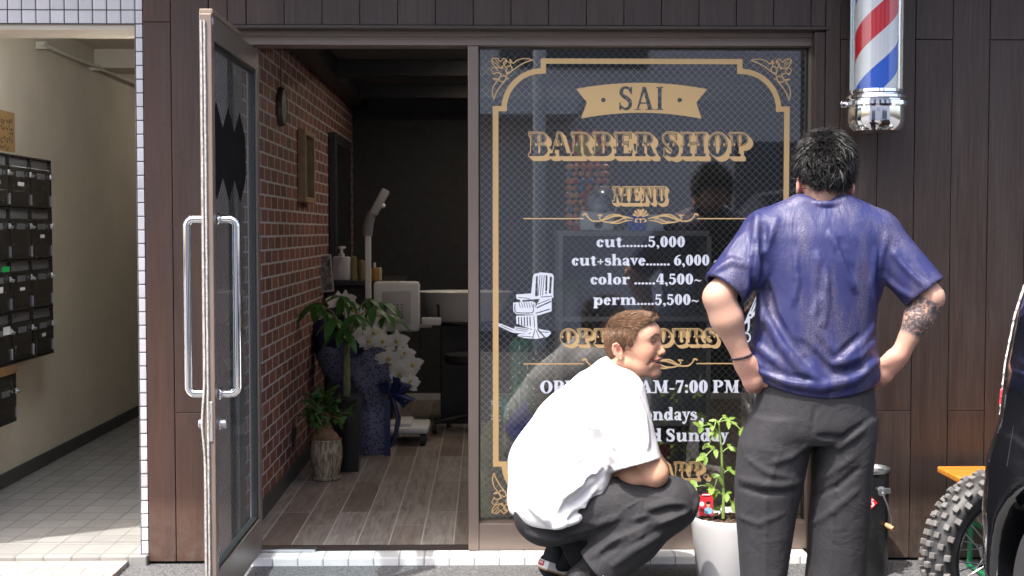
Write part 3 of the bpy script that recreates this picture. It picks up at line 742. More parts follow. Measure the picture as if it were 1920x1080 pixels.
    if ch == 'Y':
        p.poly([(.02,1),(.02+S*1.2,1),(.46,.42),(.34,.42)]); p.poly([(.62,1),(.72,1),(.46,.42),(.38,.42)]); stem(.40-S/2,0,.46,1,0); p.rect(-.02,1-st,.32,1); p.rect(.52,1-st,.80,1); return .78
    return .3
class _Null:                                  # measures without drawing
    def __getattr__(s, k): return lambda *a, **q: None
def write(cv, text, u0, u1, base, cap, S=.232, T=.10, st=.085, se=.075, gap=0):
    adv = [glyph(_Null(), c, S, T, st, se)+gap for c in text]; sx = (u1-u0)/(sum(adv)-gap)
    u = u0
    for c, a in zip(text, adv):
        glyph(Pen(cv, u, base, sx, cap), c, S, T, st, se); u += a*sx
# plan units -> the glass
_x0, _x1 = AX(900, YG, 500), AX(1500, YG, 500); _z0, _z1 = AZ(100, YG, 1200), AZ(960, YG, 1200)
def on_glass(u, v, y=YG-.0015): return (_x0+(u-900)/600*(_x1-_x0), y, _z0+(v-100)/860*(_z1-_z0))
def vinyl(name, cv, mat, tf=on_glass, parent=None):
    vs, fs = cv.mesh(tf); b = MB(); b._add(vs, fs); return b.build(name, mat, parent or pane, 'keep')
M_gold = simple('gold_vinyl', (.66,.44,.20), .5, 0, .03, 6, 0)
M_wvin = simple('white_vinyl', (.74,.77,.84), .5, 0, .02, 6, 0)
# border with stepped corners
cv = Canvas(915, 100, 1490, 970, 3)
def corner(fx, fy, ox, oy):
    X = lambda u: ox + fx*(u-924); Y = lambda v: oy + fy*(v-110)
    pts = []
    for q in range(25):
        a = math.pi/2*q/24; pts.append((X(1016-76*math.sin(a)), Y(204-76*math.cos(a))))
    for q in range(24,-1,-1):
        a = math.pi/2*q/24; pts.append((X(1016-66*math.sin(a)), Y(204-66*math.cos(a))))
    cv.poly(pts)
    cv.poly([(X(1013),Y(110)),(X(1023),Y(110)),(X(1023),Y(138)),(X(1013),Y(138))])
    cv.poly([(X(924),Y(198)),(X(950),Y(198)),(X(950),Y(208)),(X(924),Y(208))])
    # scrolled leaf in the corner
    def sw(l, w=2.1): cv.brush([(X(u), Y(v)) for u, v in l], w)
    sw([(998,113),(985,110),(970,113),(962,119),(956,112),(957,122),(948,127)]); sw([(998,113),(985,117),(972,124),(958,134),(950,137)])
    sw([(948,127),(957,124),(960,131),(954,137),(948,133),(951,129)]); sw([(948,127),(944,119),(948,114)])
    sw([(926,186),(923,175),(926,160),(932,152),(925,147),(935,148),(940,139)]); sw([(926,186),(930,175),(937,163),(947,150),(950,142)])
    sw([(940,139),(935,150),(943,153),(949,147),(945,141),(941,144)]); sw([(940,139),(931,136),(926,140)])
    sw([(938,128),(927,124),(922,112),(932,110),(938,116),(944,110),(950,114),(945,122),(938,128)]); sw([(922,112),(928,118),(936,125)], 1.6); sw([(929,112),(935,120)], 1.6)
    cv.disc(X(941), Y(127), 2.6); cv.disc(X(951), Y(138), 2.2); cv.disc(X(953), Y(147), 1.5)
    sw([(926,140),(922,130),(928,127),(933,133)], 1.8); sw([(948,114),(955,118)], 1.6)
corner(1,1,924,110); corner(-1,1,1478,110); corner(1,-1,924,961); corner(-1,-1,1478,961)
cv.rect(1013,110,1389,120); cv.rect(1013,951,1389,961); cv.rect(924,198,934.5,873); cv.rect(1467.5,198,1478,873)
vinyl('gold_border', cv, M_gold)
# banner with the name left open in it
cv = Canvas(1070, 145, 1332, 230, 4)
top = [(1079+244*i/20, 166-11.5*(1-((i-10)/10)**2)) for i in range(21)]
bot = [(1313-225*i/20, 221-11*(1-((i-10)/10)**2)) for i in range(21)]
cv.poly(top + [(1303,191)] + bot + [(1099,191)])
cut = Canvas(1070, 145, 1332, 230, 4); write(cut, 'SAI', 1157, 1243, 205, 43, .155, .05, .042, .075, .02); cut.disc(1129.5,186.5,4.2); cut.disc(1272,186.5,4.2)
cv.a = np.where(cut.a > .5, 0, cv.a); vinyl('name_banner', cv, M_gold)
def ornate(name, text, u0, u1, vt, vb, res=4, sh=7, S=.30, gap=.03):
    """saloon lettering: hollow face with a gold outline, an ornamented upper half and a block shadow"""
    A = Canvas(u0-8, vt-6, u1+sh+8, vb+sh+8, res); h = vb-vt
    write(A, text, u0, u1, vb, h, S, .13, .13, .075, gap)
    face = A.a > .5; D = A.dilate(1.5) > .5
    shd = np.zeros_like(D)
    for k in range(int(sh*res)+1): shd |= A._sh(D.astype(np.float32), k, int(k*.95)) > .5
    B = Canvas(u0-8, vt-6, u1+sh+8, vb+sh+8, res); B.a = 1-A.a; inner = ~(B.dilate(1.35) > .5); B.a = 1-A.a; inner2 = ~(B.dilate(2.35) > .5)
    vv = (A.v0 + np.arange(A.m)/res)[:,None]; uu = (A.u0 + np.arange(A.n)/res)[None,:]
    f = (vv-vt)/h
    wav = .50 + .07*np.abs(((uu/5.2) % 1)-.5)*2
    gold = shd & ~face
    gold |= inner & ~inner2 & (f < .56)                       # inline of the upper half
    dia = (np.abs(((uu-u0) % 9.5)-4.75)/2.0 + np.abs(f-.50)/.09) < 1
    gold |= dia & inner2
    A.a = gold.astype(np.float32); return vinyl(name, A, M_gold)
ornate('heading_lettering', 'BARBER SHOP', 990, 1402, 247, 291, 4, 8)
ornate('menu_lettering', 'MENU', 1147, 1247, 348, 378, 4, 5.5)
ornate('hours_lettering', 'OPEN HOURS', 1050, 1346, 614, 643, 4, 5.5)
ornate('motto_lettering', 'STAY SHARP.', 1062, 1330, 866, 896, 4, 5.5)
# flourishes
def divider(cy, fan):
    cv = Canvas(975, cy-20, 1450, cy+16, 4)
    cv.rect(981, cy-1.2, 1094, cy+1.2); cv.rect(1306, cy-1.2, 1440, cy+1.2)
    for sx in (1,-1):
        X = lambda d: 1200+sx*d
        cv.brush([(X(107),cy-7),(X(102),cy-9),(X(99),cy-3),(X(90),cy+4),(X(74),cy+4),(X(58),cy-2),(X(46),cy-5),(X(30),cy-4),(X(14),cy)], [3.5,3,2.5,3,2.6,3.2,3,2.2,1.5])
        cv.brush([(X(80),cy-6),(X(72),cy-7),(X(77),cy-1),(X(66),cy+6),(X(48),cy+6),(X(30),cy-1),(X(20),cy-1)], [2.5,2.2,2,2.6,3.2,2.2,1.4])
        cv.brush([(X(72),cy+2),(X(56),cy-7),(X(38),cy-6),(X(26),cy+3)], [1.8,2.6,2.8,1.8]); cv.brush([(X(60),cy+7),(X(44),cy+9),(X(30),cy+5),(X(16),cy+3)], [1.5,2.6,2.4,1.4])
        if fan:
            for a, l in ((18,15),(42,15),(66,14)): cv.brush([(1200+sx*4*math.sin(R(a)), cy-2-4*math.cos(R(a))),(1200+sx*l*math.sin(R(a)), cy-2-l*math.cos(R(a)))], [1.5,4.2])
            cv.brush([(X(3),cy+1),(X(8),cy+1),(X(10),cy+5),(X(6),cy+6)], [1.5,2.2,2.2,2])
    if fan: cv.brush([(1200,cy-5),(1200,cy-15)], [1.5,4.2]); cv.brush([(1200,cy+1),(1200,cy+8)], [4,1])
    else: cv.disc(1200, cy-1, 3)
    return vinyl('gold_flourish', cv, M_gold)
divider(407, True); divider(679, False)
# prices and hours
def line(name, text, u0, u1, base, cap, **k):
    cv = Canvas(u0-4, base-cap*1.25, u1+4, base+cap*.5, 5); write(cv, text, u0, u1, base, cap, **k); return vinyl(name, cv, M_wvin)
line('price_lettering', 'cut.......5,000', 1117, 1284, 460, 20)
line('price_lettering', 'cut+shave....... 6,000 ~', 1071, 1352, 494.5, 20)
line('price_lettering', 'color ......4,500~', 1106, 1316, 530, 20)
line('price_lettering', 'perm.....5,500~', 1111, 1311, 568.5, 20)
line('hours_text', 'OPEN 10:00 AM-7:00 PM', 1012, 1388, 734.5, 24)
line('hours_text', 'Close:Mondays ,', 1098, 1322, 786, 23.5)
line('hours_text', '1st, 3rd Sunday', 1128, 1368, 826, 23.5)
# engraved barber chair
cv = Canvas(928, 500, 1046, 640, 4)
C = lambda l: [(928+x/3.0-0, 500+y/3.0) for x, y in l]           # traced in thirds of a pixel
def cp(l, val=1): cv.poly([(880+x/3, 400+y/3) for x, y in l], val)
def cb(l, w, val=1, smooth=True): cv.brush([(880+x/3, 400+y/3) for x, y in l], w, val, smooth)
cp([(362,332),(400,322),(462,328),(474,342),(470,440),(474,462),(352,468),(345,452),(356,350)])            # back
cp([(374,346),(384,338),(384,458),(368,456)],0); cp([(428,338),(438,340),(436,440),(426,444)],0)
for x in (392,404,416): cb([(x+4,340),(x-6,452)], 1.3, 0)
cp([(452,345),(464,348),(458,440),(446,440)],0); cb([(440,350),(440,372)],1.5); cb([(430,430),(440,430)],2)
cp([(262,446),(345,440),(350,462),(400,452),(470,446),(472,464),(400,470),(290,478),(264,470)])                # arms
cb([(276,462),(340,470)],1.2,0); cb([(402,460),(464,456)],1.4,0)
cp([(284,478),(296,476),(300,492),(290,494)]); cp([(396,470),(462,462),(462,540),(400,560),(372,566),(352,556)])
cp([(246,492),(352,484),(372,496),(366,548),(352,560),(262,556),(246,540)])                                   # seat
cb([(256,500),(256,536),(270,548),(344,550),(358,540),(362,500)],1.6,0); 
for x in range(278,350,14): cb([(x,492),(x+8,520)],1.2,0)
cb([(380,520),(456,486)],2.4,0); cb([(374,552),(452,528)],1.8,0); cb([(384,500),(450,474)],1.4,0)
cp([(262,566),(378,562),(382,640),(366,648),(264,610)])                                                       # apron
for x in (276,292,308,324,340): cb([(x,574),(x+2,622)],2.0,0)
cb([(362,570),(366,636)],1.6,0)
cp([(164,608),(176,610),(250,640),(256,626),(340,640),(352,650),(330,668),(270,664),(240,660),(164,624)])       # footrest
cb([(176,620),(244,650)],1.1,0); cb([(262,634),(330,646)],1.2,0); cb([(258,644),(322,654)],1.0,0)
cp([(352,640),(372,630),(388,640),(452,652),(458,666),(440,684),(380,696),(310,692),(268,678),(280,668),(340,668)]) # base
cb([(368,640),(356,690)],1.6,0); cb([(384,644),(420,684)],2.6,0); cb([(376,650),(392,690)],1.4,0); cb([(396,656),(444,660)],1.4,0); cb([(290,680),(360,686)],1.2,0)
vinyl('chair_engraving', cv, M_wvin)
# scissors
cv = Canvas(1360, 520, 1470, 650, 4)
cv.brush([(1426,532),(1418,560),(1407,585),(1400,600)], [2,7,7,5]); cv.brush([(1438,536),(1424,572),(1408,592)], [2,6,5])
cv.brush([(1425,540),(1409,580)], 1.3, 0)
cv.brush([(1401,598),(1392,608),(1388,614)], [5,3.5,3]); cv.brush([(1404,594),(1404,612),(1402,618)], [5,3.5,3])
cv.ring(1385,619,9.5,10,6.6,7); cv.ring(1399,630,9.5,10,6.6,7); cv.disc(1407,588,2.2,0); cv.brush([(1376,612),(1371,606)], 2.4)
vinyl('scissors_engraving', cv, M_wvin)
# ------------------------------------------------------------------ implicit surfaces for bodies and cloth
class Sdf:
    def __init__(s, lo, hi, h):
        s.lo = np.array(lo, np.float32); s.h = h
        s.n = [int(math.ceil((b-a)/h))+1 for a, b in zip(lo, hi)]
        s.ax = [(s.lo[i] + np.arange(s.n[i])*h).astype(np.float32) for i in range(3)]
        s.F = np.full(s.n, .06, np.float32)
    def blk(s, lo, hi, m):
        sl = []
        for i in range(3):
            a = max(0, int((lo[i]-m-s.lo[i])/s.h)); b = min(s.n[i], int((hi[i]+m-s.lo[i])/s.h)+2)
            if b <= a: return None
            sl.append(slice(a, b))
        return tuple(sl), s.ax[0][sl[0]][:,None,None], s.ax[1][sl[1]][None,:,None], s.ax[2][sl[2]][None,None,:]
    def op(s, fn, lo, hi, k=.01, mode='add'):
        q = s.blk(lo, hi, k+3*s.h)
        if q is None: return s
        sl, X, Y, Z = q; d = fn(X, Y, Z).astype(np.float32); A = s.F[sl]
        if mode == 'add':
            hh = np.maximum(k-np.abs(A-d), 0)/k; s.F[sl] = np.minimum(A, d) - hh*hh*k*.25
        elif mode == 'sub':
            d = -d; hh = np.maximum(k-np.abs(A-d), 0)/k; s.F[sl] = np.maximum(A, d) + hh*hh*k*.25
        return s
    def cone(s, a, b, ra, rb, k=.02, mode='add', sq=None, flat=False):
        """a limb: radius ra at a, rb at b; sq = (direction, factor) flattens it; flat cuts it square at b"""
        a = np.array(a, float); b = np.array(b, float); d = b-a; L2 = max(1e-9, d@d); L = math.sqrt(L2); rm = max(ra, rb)
        n, fac = (None, 1) if sq is None else (np.array(sq[0], float), sq[1])
        if n is not None: n /= np.linalg.norm(n)
        def fn(X, Y, Z):
            px, py, pz = X-a[0], Y-a[1], Z-a[2]
            t = (px*d[0]+py*d[1]+pz*d[2])/L2; tc = np.clip(t, 0, 1)
            px, py, pz = px-tc*d[0], py-tc*d[1], pz-tc*d[2]
            if n is not None:
                w = px*n[0]+py*n[1]+pz*n[2]; g = (1/fac-1)*w
                px, py, pz = px+g*n[0], py+g*n[1], pz+g*n[2]
            q = np.sqrt(px*px+py*py+pz*pz) - (ra+(rb-ra)*tc)
            if n is not None: q = q*min(1, .5+.5*fac)
            if flat: q = np.maximum(q, (t-1)*L)
            return q
        e = rm*max(1, fac)
        return s.op(fn, np.minimum(a,b)-e, np.maximum(a,b)+e, k, mode)
    def limb(s, pts, k=.02, mode='add', sq=None):
        for (a, ra), (b, rb) in zip(pts, pts[1:]): s.cone(a, b, ra, rb, k, mode, sq)
        return s
    def ell(s, c, r, k=.02, mode='add', M=None):
        c = np.array(c, float); r = np.array(r, float) if not np.isscalar(r) else np.array([r]*3, float)
        A = np.identity(3) if M is None else np.array(M.to_3x3()).T
        def fn(X, Y, Z):
            x, y, z = X-c[0], Y-c[1], Z-c[2]
            u = [(A[i,0]*x+A[i,1]*y+A[i,2]*z) for i in range(3)]
            k0 = np.sqrt(sum((u[i]/r[i])**2 for i in range(3)))+1e-9; k1 = np.sqrt(sum((u[i]/r[i]**2)**2 for i in range(3)))+1e-9
            return k0*(k0-1)/k1
        e = r.max() if M is not None else r
        return s.op(fn, c-e, c+e, k, mode)
    def col(s, nodes, k=.02, mode='add', pw=2.3, cut=None):
        """an upright form from elliptical sections (z, cx, cy, rx, ry)"""
        N = np.array(sorted(nodes), float); z0, z1 = N[0,0], N[-1,0]
        def sm(z, i):
            out = np.interp(z, N[:,0], N[:,i])
            for o in (-.012, .012): out = out + np.interp(z+o, N[:,0], N[:,i])
            return out/3
        def fn(X, Y, Z):
            cx, cy, rx, ry = (sm(Z, i).astype(np.float32) for i in (1,2,3,4))
            q = (np.abs((X-cx)/rx)**pw + np.abs((Y-cy)/ry)**pw)**(1/pw)
            d = (q-1)*np.minimum(rx, ry)
            d = np.maximum(d, Z-z1); d = np.maximum(d, (z0-Z) if cut is None else cut(X, Y)-Z)
            return d
        R_ = N[:,3:5].max(0); lo = (N[:,1].min()-R_[0], N[:,2].min()-R_[1], z0-.03); hi = (N[:,1].max()+R_[0], N[:,2].max()+R_[1], z1)
        return s.op(fn, lo, hi, k, mode)
    def val(s, p):
        i = [(p[j]-s.lo[j])/s.h for j in range(3)]; b = [int(math.floor(q)) for q in i]
        if any(b[j] < 0 or b[j] >= s.n[j]-1 for j in range(3)): return .06
        f = [i[j]-b[j] for j in range(3)]; v = 0
        for dx in (0,1):
            for dy in (0,1):
                for dz in (0,1):
                    v += s.F[b[0]+dx,b[1]+dy,b[2]+dz]*(f[0] if dx else 1-f[0])*(f[1] if dy else 1-f[1])*(f[2] if dz else 1-f[2])
        return v
    def hit(s, px, py, y0, y1):
        """where the sight line of a photo pixel meets the surface"""
        y = y0
        while y < y1:
            p = at(px, py, y)
            if s.val(p) < 0: return p
            y += .003
        return None
    def fold(s, line, y0, y1, r=.012, k=.03, mode='add', lift=.0):
        """a crease in the cloth along a measured line: (px, py) points laid on the surface"""
        P = []
        pts = []
        for a, b in zip(line, line[1:]):
            n = max(2, int(math.hypot(b[0]-a[0], b[1]-a[1])/9))
            pts += [(a[0]+(b[0]-a[0])*i/n, a[1]+(b[1]-a[1])*i/n) for i in range(n)]
        pts.append(line[-1]); m = len(pts)
        for i, (u, v) in enumerate(pts):
            h = s.hit(u, v, y0, y1)
            if h is not None: P.append((h, r*.62*(.25+.75*math.sin(math.pi*(i+.5)/m)**.6)))
        if len(P) < 2: return s
        off = -lift
        P = [((p.x, p.y+off, p.z), q) for p, q in P]
        return s.limb(P, k*.62, mode)
    def nets(s):
        F = s.F; S = F < 0
        nx, ny, nz = F.shape
        cs = np.zeros((nx-1,ny-1,nz-1), np.uint8)
        for dx in (0,1):
            for dy in (0,1):
                for dz in (0,1): cs += S[dx:nx-1+dx, dy:ny-1+dy, dz:nz-1+dz]
        I = np.argwhere((cs > 0) & (cs < 8)); n = len(I)
        idx = np.full(cs.shape, -1, np.int32); idx[I[:,0],I[:,1],I[:,2]] = np.arange(n)
        acc = np.zeros((n,3), np.float64); cnt = np.zeros(n)
        cor = [(a,b,c) for a in (0,1) for b in (0,1) for c in (0,1)]
        val = {c: F[I[:,0]+c[0], I[:,1]+c[1], I[:,2]+c[2]].astype(float) for c in cor}
        for a in cor:
            for ax in range(3):
                if a[ax]: continue
                b = list(a); b[ax] = 1; b = tuple(b); va, vb = val[a], val[b]
                m = (va < 0) != (vb < 0); t = va[m]/(va[m]-vb[m]); p = np.tile(np.array(a, float), (m.sum(),1)); p[:,ax] += t
                acc[m] += p; cnt[m] += 1
        V = (I + acc/cnt[:,None])*s.h + s.lo
        Q = []
        for ax in range(3):
            o = [(1,2),(2,0),(0,1)][ax]
            sa = [slice(1,-1)]*3; sa[ax] = slice(0,-1); sb = list(sa); sb[ax] = slice(1,None)
            A, B = S[tuple(sa)], S[tuple(sb)]; E = np.argwhere(A != B); off = np.array([1,1,1]); off[ax] = 0; E = E+off
            flip = S[E[:,0],E[:,1],E[:,2]]
            def c(d0, d1):
                e = E.copy(); e[:,o[0]] -= d0; e[:,o[1]] -= d1; return idx[e[:,0],e[:,1],e[:,2]]
            q = np.stack([c(1,1), c(0,1), c(0,0), c(1,0)], 1); q[~flip] = q[~flip][:,::-1]; Q.append(q)
        return V, np.concatenate(Q)
    def laplace(s, V, Q, it=1):
        for _ in range(it):
            acc = np.zeros_like(V); cnt = np.zeros(len(V))
            for a, b in ((0,1),(1,2),(2,3),(3,0)):
                np.add.at(acc, Q[:,a], V[Q[:,b]]); np.add.at(acc, Q[:,b], V[Q[:,a]]); np.add.at(cnt, Q[:,a], 1); np.add.at(cnt, Q[:,b], 1)
            V = .5*V + .5*acc/np.maximum(cnt,1)[:,None]
        return V
    def build(s, name, mat, parent=None, colour=None, smooth=1):
        V, Q = s.nets(); V = s.laplace(V, Q, smooth)
        me = bpy.data.meshes.new(name); W = V
        if parent is not None:
            M = np.array(pmat(parent).inverted()); W = V @ M[:3,:3].T + M[:3,3]
        me.vertices.add(len(W)); me.vertices.foreach_set('co', W.astype(np.float32).ravel())
        me.loops.add(Q.size); me.loops.foreach_set('vertex_index', Q.ravel().astype(np.int32))
        me.polygons.add(len(Q)); me.polygons.foreach_set('loop_start', np.arange(0, Q.size, 4, dtype=np.int32))
        me.polygons.foreach_set('loop_total', np.full(len(Q), 4, np.int32)); me.update(calc_edges=True); me.validate()
        o = link_mesh(name, me, mat, parent, True)
        if colour is not None:
            a = me.color_attributes.new('Col', 'FLOAT_COLOR', 'POINT'); a.data.foreach_set('color', colour(V).astype(np.float32).ravel())
        return o
def V3(v): return np.array((v.x, v.y, v.z))
def segdist(V, a, b):
    a, b = np.array(a, float), np.array(b, float); d = b-a; t = np.clip(((V-a)@d)/(d@d), 0, 1)
    return np.linalg.norm(V-a-t[:,None]*d, axis=1), t
def sstep(x, a, b):
    t = np.clip((x-a)/(b-a), 0, 1); return t*t*(3-2*t)
def skin_mat(name):
    t = NT(name); c = t.attr('Col'); al = t.attr('Col', 'Alpha'); p = t.coord('Object')
    n = t.noise(p, 60, 5, .6)
    c = t.mix(t.math('MULTIPLY', t.ramp(n, [(.3,0),(.75,1)]), .20), c, (.42,.17,.12), 'MIX')
    c = t.mix(t.math('MULTIPLY', t.ramp(t.noise(p, 17, 4, .6), [(.4,0),(.7,1)]), .22), c, (.34,.16,.10))
    c = t.mix(t.math('MULTIPLY', t.ramp(t.noise(p, 330, 2, .5), [(.62,0),(.70,1)]), .25), c, (.20,.09,.06))
    ink = t.math('MULTIPLY', al, t.ramp(t.noise(p, 27, 4, .6, 1.8), [(.40,0),(.44,1)]))
    ink = t.math('MULTIPLY', ink, t.ramp(t.noise(p, 95, 2, .5, 1), [(.36,.45),(.5,1)]))
    c = t.mix(t.math('MULTIPLY', ink, .9), c, (.045,.055,.07))
    return t.bsdf(c, t.math('MULTIPLY_ADD', n, .18, .50), 0, t.bump(t.noise(p, 210, 4), .28, .0012), Subsurface_Weight=.06, Subsurface_Radius=(.012,.004,.002), Subsurface_Scale=.5, Specular_IOR_Level=.32)
M_skin = skin_mat('skin')
def cloth(name, c, rough=.85, weave=900, bump=.12, sheen=.15, wr=.25, wscale=14, **kw):
    t = NT(name); p = t.coord('Object')
    big = t.noise(p, wscale, 4, .55, .6); fine = t.noise(p, weave, 2)
    col = t.mix(t.math('MULTIPLY', fine, .35), tuple(v*.85 for v in c), tuple(min(1, v*1.12) for v in c))
    h = t.math('ADD', t.math('MULTIPLY', big, 1.0), t.math('MULTIPLY', fine, .03))
    return t.bsdf(col, rough, 0, t.bump(h, wr, .02), Sheen_Weight=sheen, **kw)
def strands(name, mat, parent, roots, dirs, n, length, width, curl=.3, seed=1, segs=4, lift=.25, droop=.5, flow=None, jitter=.5):
    """short tapered locks of hair growing from roots along the scalp"""
    rg = np.random.default_rng(seed); V = []; Fc = []
    sel = rg.integers(0, len(roots), n)
    for i in sel:
        p = np.array(roots[i], float) + rg.normal(0,.001,3); nrm = np.array(dirs[i], float)
        f = flow(p, nrm, rg) if flow else np.array((0,0,-1.))
        f = f - nrm*(f@nrm); f += rg.normal(0, jitter, 3)*.5; f -= nrm*(f@nrm)*.8; f /= np.linalg.norm(f)+1e-9
        d = f*(1-lift) + nrm*lift*rg.uniform(.4,1.6); d /= np.linalg.norm(d)
        side = np.cross(nrm, d); side /= np.linalg.norm(side)+1e-9
        L = length*rg.uniform(.55,1.25); w = width*rg.uniform(.6,1.3); cv = rg.normal(0, curl)
        base = len(V); q = p - nrm*.003
        for k in range(segs+1):
            t = k/segs; ww = w*(1-t**1.6)*.5+.0002
            V += [q+side*ww, q-side*ww, q+nrm*ww*.7]
            d = d + side*cv/segs - nrm*droop/segs*t; d /= np.linalg.norm(d); q = q + d*L/segs
        for k in range(segs):
            a = base+3*k
            for u, v in ((0,1),(1,2),(2,0)): Fc.append((a+u, a+v, a+3+v, a+3+u))
    b = MB(); b._add(V, Fc); return b.build(name, mat, parent, 'keep')
def hair_mat(name, c1, c2, rough=.38, streak=70):
    t = NT(name); isl = t.island(); c = t.mix(isl, c1, c2)
    return t.bsdf(c, rough, 0, None, Specular_IOR_Level=.22)
# ================================================================== the standing man
SY = -1.07
A = lambda px, py, y=SY: tuple(at(px, py, y))
man = thing('person', 'standing man in shiny navy T-shirt, back turned, hands on hips, tattooed forearm', 'person', (A(1530,700)[0], SY, GZ))
g = Sdf((.60,-1.42,GZ),(1.60,-.86,1.74), .0042)
hc = np.array(A(1547,309,-1.045))
# head bowed forward, neck, ears
MH = Matrix.Rotation(R(-24), 4, 'X')
g.ell(hc+(0,.0,.0), (.077,.098,.100), .02, M=MH)
g.ell(hc+(0,.055,-.062), (.056,.055,.068), .03, M=MH); g.ell(hc+(0,.10,-.07), (.018,.03,.03), .02)
neck0 = np.array(A(1543,352,-1.065)); neck1 = np.array(A(1540,404,-1.068))
g.cone(hc+(0,-.02,-.05), neck0, .058, .056, .03); g.cone(neck0, neck1, .054, .052, .03)
for sx, px, py in ((-1,1498,346),(1,1594,349)):
    e = np.array(A(px, py, -1.045)); Me = Matrix.Rotation(R(sx*24), 4, 'Z') @ Matrix.Rotation(R(-14), 4, 'X')
    g.ell(e, (.010,.020,.033), .008, M=Me); g.ell(e+(-sx*.012,.004,-.004), (.012,.012,.018), .012)
    g.ell(e+(sx*.009,.006,.004), (.006,.011,.018), .006, 'sub', M=Me)
    g.ell(e+(sx*.002,.002,-.027), (.007,.009,.010), .008)
# trunk inside the clothes
shL, shR = np.array(A(1432,438,-1.09)), np.array(A(1648,440,-1.09)); cx = A(1530,600)[0]
g.limb([((cx,-1.07,1.35),.085),((cx,-1.08,1.22),.10),((cx,-1.07,1.05),.10),((cx,-1.06,.90),.105)], .04, sq=((1,0,0),1.35))
g.cone(shL, (cx,-1.075,1.385), .05, .055, .04); g.cone(shR, (cx,-1.075,1.385), .05, .055, .04)
arms = {}
for sx, el, wr in ((-1,(1347,558,-1.165),(1392,672,-1.15)),(1,(1742,558,-1.165),(1688,664,-1.15))):
    sh = shL if sx < 0 else shR; e, w_ = np.array(A(*el)), np.array(A(*wr)); arms[sx] = (sh, e, w_)
    g.cone(sh, sh*.4+e*.6, .052, .047, .03); g.cone(sh*.4+e*.6, e, .047, .041, .03)
    m = e*.66+w_*.34
    fr = .0495 if sx < 0 else .0435
    g.cone(e, m, .0455 if sx < 0 else .0425, fr, .04); g.cone(m, w_, fr, .0285, .03, sq=((0,1,0),.92))
    # hand set on the hip: palm, thumb back, four fingers forward round the waist
    dn = np.array((.45,.16,-.86)) if sx < 0 else np.array((-.60,.14,-.76)); dn /= np.linalg.norm(dn)
    pk = w_+dn*.085; acr = np.array((sx*.84,.18,-.5)); acr -= dn*(acr@dn); acr /= np.linalg.norm(acr); nr = np.cross(dn, acr)
    g.cone(w_, w_+dn*.03, .026, .030, .02, sq=(nr,.72)); g.cone(w_+dn*.03, pk, .033, .037, .02, sq=(nr,.46))
    g.cone(w_+dn*.025-acr*.018, w_+dn*.055-acr*.026, .019, .015, .015)   # ball of the thumb
    for i, (o, L) in enumerate(((-.027,.070),(-.009,.078),(.009,.074),(.026,.058))):
        b0 = pk+acr*o; c1 = b0+(dn*.85+np.array((-sx*.1,.45,-.1)))*L*.45; c2 = c1+(dn*.5+np.array((-sx*.3,.8,.0)))*L*.32; c3 = c2+(dn*.2+np.array((-sx*.5,.8,.1)))*L*.25
        g.limb([(b0,.0098),(c1,.0090),(c2,.0083),(c3,.0072)], .006)
    t0 = w_+dn*.05-acr*.028; t1 = t0+dn*.036-acr*.004; t2 = t1+dn*.030+np.array((-sx*.008,.004,-.006))
    g.limb([(t0,.0125),(t1,.0108),(t2,.0088)], .008)
# legs inside the trousers
for l in (((1470,790),(1440,930),(1430,1080)),((1585,790),(1575,930),(1568,1080))):
    h0, k0, a0 = (np.array(A(*q)) for q in l)
    an = np.array((a0[0], SY-.01, .11)); g.limb([(h0,.085),(k0,.06),(a0,.052),(an,.036)], .03); g.cone(an, (an[0],SY+.10,.065), .034, .03, .02)
def man_col(V):
    c = np.tile(np.array((.43,.265,.20,0.)), (len(V),1))
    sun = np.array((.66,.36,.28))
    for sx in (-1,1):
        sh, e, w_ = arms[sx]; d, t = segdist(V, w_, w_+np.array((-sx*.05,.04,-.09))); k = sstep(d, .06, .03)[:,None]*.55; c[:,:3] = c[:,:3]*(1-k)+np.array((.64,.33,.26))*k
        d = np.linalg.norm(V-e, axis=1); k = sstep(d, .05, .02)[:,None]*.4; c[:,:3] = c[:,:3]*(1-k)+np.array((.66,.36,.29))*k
        d, t = segdist(V, e, w_)
        if sx > 0: c[:,3] = (d < .06)*sstep(t, .0, .06)*sstep(t, .70, .60)
        else: c[:,3] = (d < .06)*sstep(t,.30,.34)*sstep(t,.62,.55)*(V[:,0] > e[0]*.35+w_[0]*.65)*.45
    for px, py in ((1498,346),(1594,349)):
        d = np.linalg.norm(V-np.array(A(px,py,-1.045)), axis=1); k = sstep(d,.04,.02)[:,None]*.7; c[:,:3] = c[:,:3]*(1-k)+np.array((.66,.27,.21))*k
    return c
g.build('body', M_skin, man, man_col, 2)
# --- T-shirt
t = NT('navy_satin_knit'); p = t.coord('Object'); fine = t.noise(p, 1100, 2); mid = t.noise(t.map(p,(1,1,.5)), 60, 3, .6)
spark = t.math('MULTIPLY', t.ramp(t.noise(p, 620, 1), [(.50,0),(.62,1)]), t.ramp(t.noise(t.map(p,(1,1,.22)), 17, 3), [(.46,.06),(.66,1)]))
c = t.mix(spark, (.015,.0185,.084), (.175,.155,.18))  # greyish-tan flecks in streaks: the satin's highlights put into the colour
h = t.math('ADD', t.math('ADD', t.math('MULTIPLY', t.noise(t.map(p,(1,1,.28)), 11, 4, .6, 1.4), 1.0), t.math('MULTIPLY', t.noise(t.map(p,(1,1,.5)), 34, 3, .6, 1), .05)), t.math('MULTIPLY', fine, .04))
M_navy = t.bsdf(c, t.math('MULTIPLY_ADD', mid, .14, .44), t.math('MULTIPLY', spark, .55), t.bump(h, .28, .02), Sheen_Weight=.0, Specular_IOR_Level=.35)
s = Sdf((.62,-1.42,.74),(1.62,-.86,1.60), .0045)
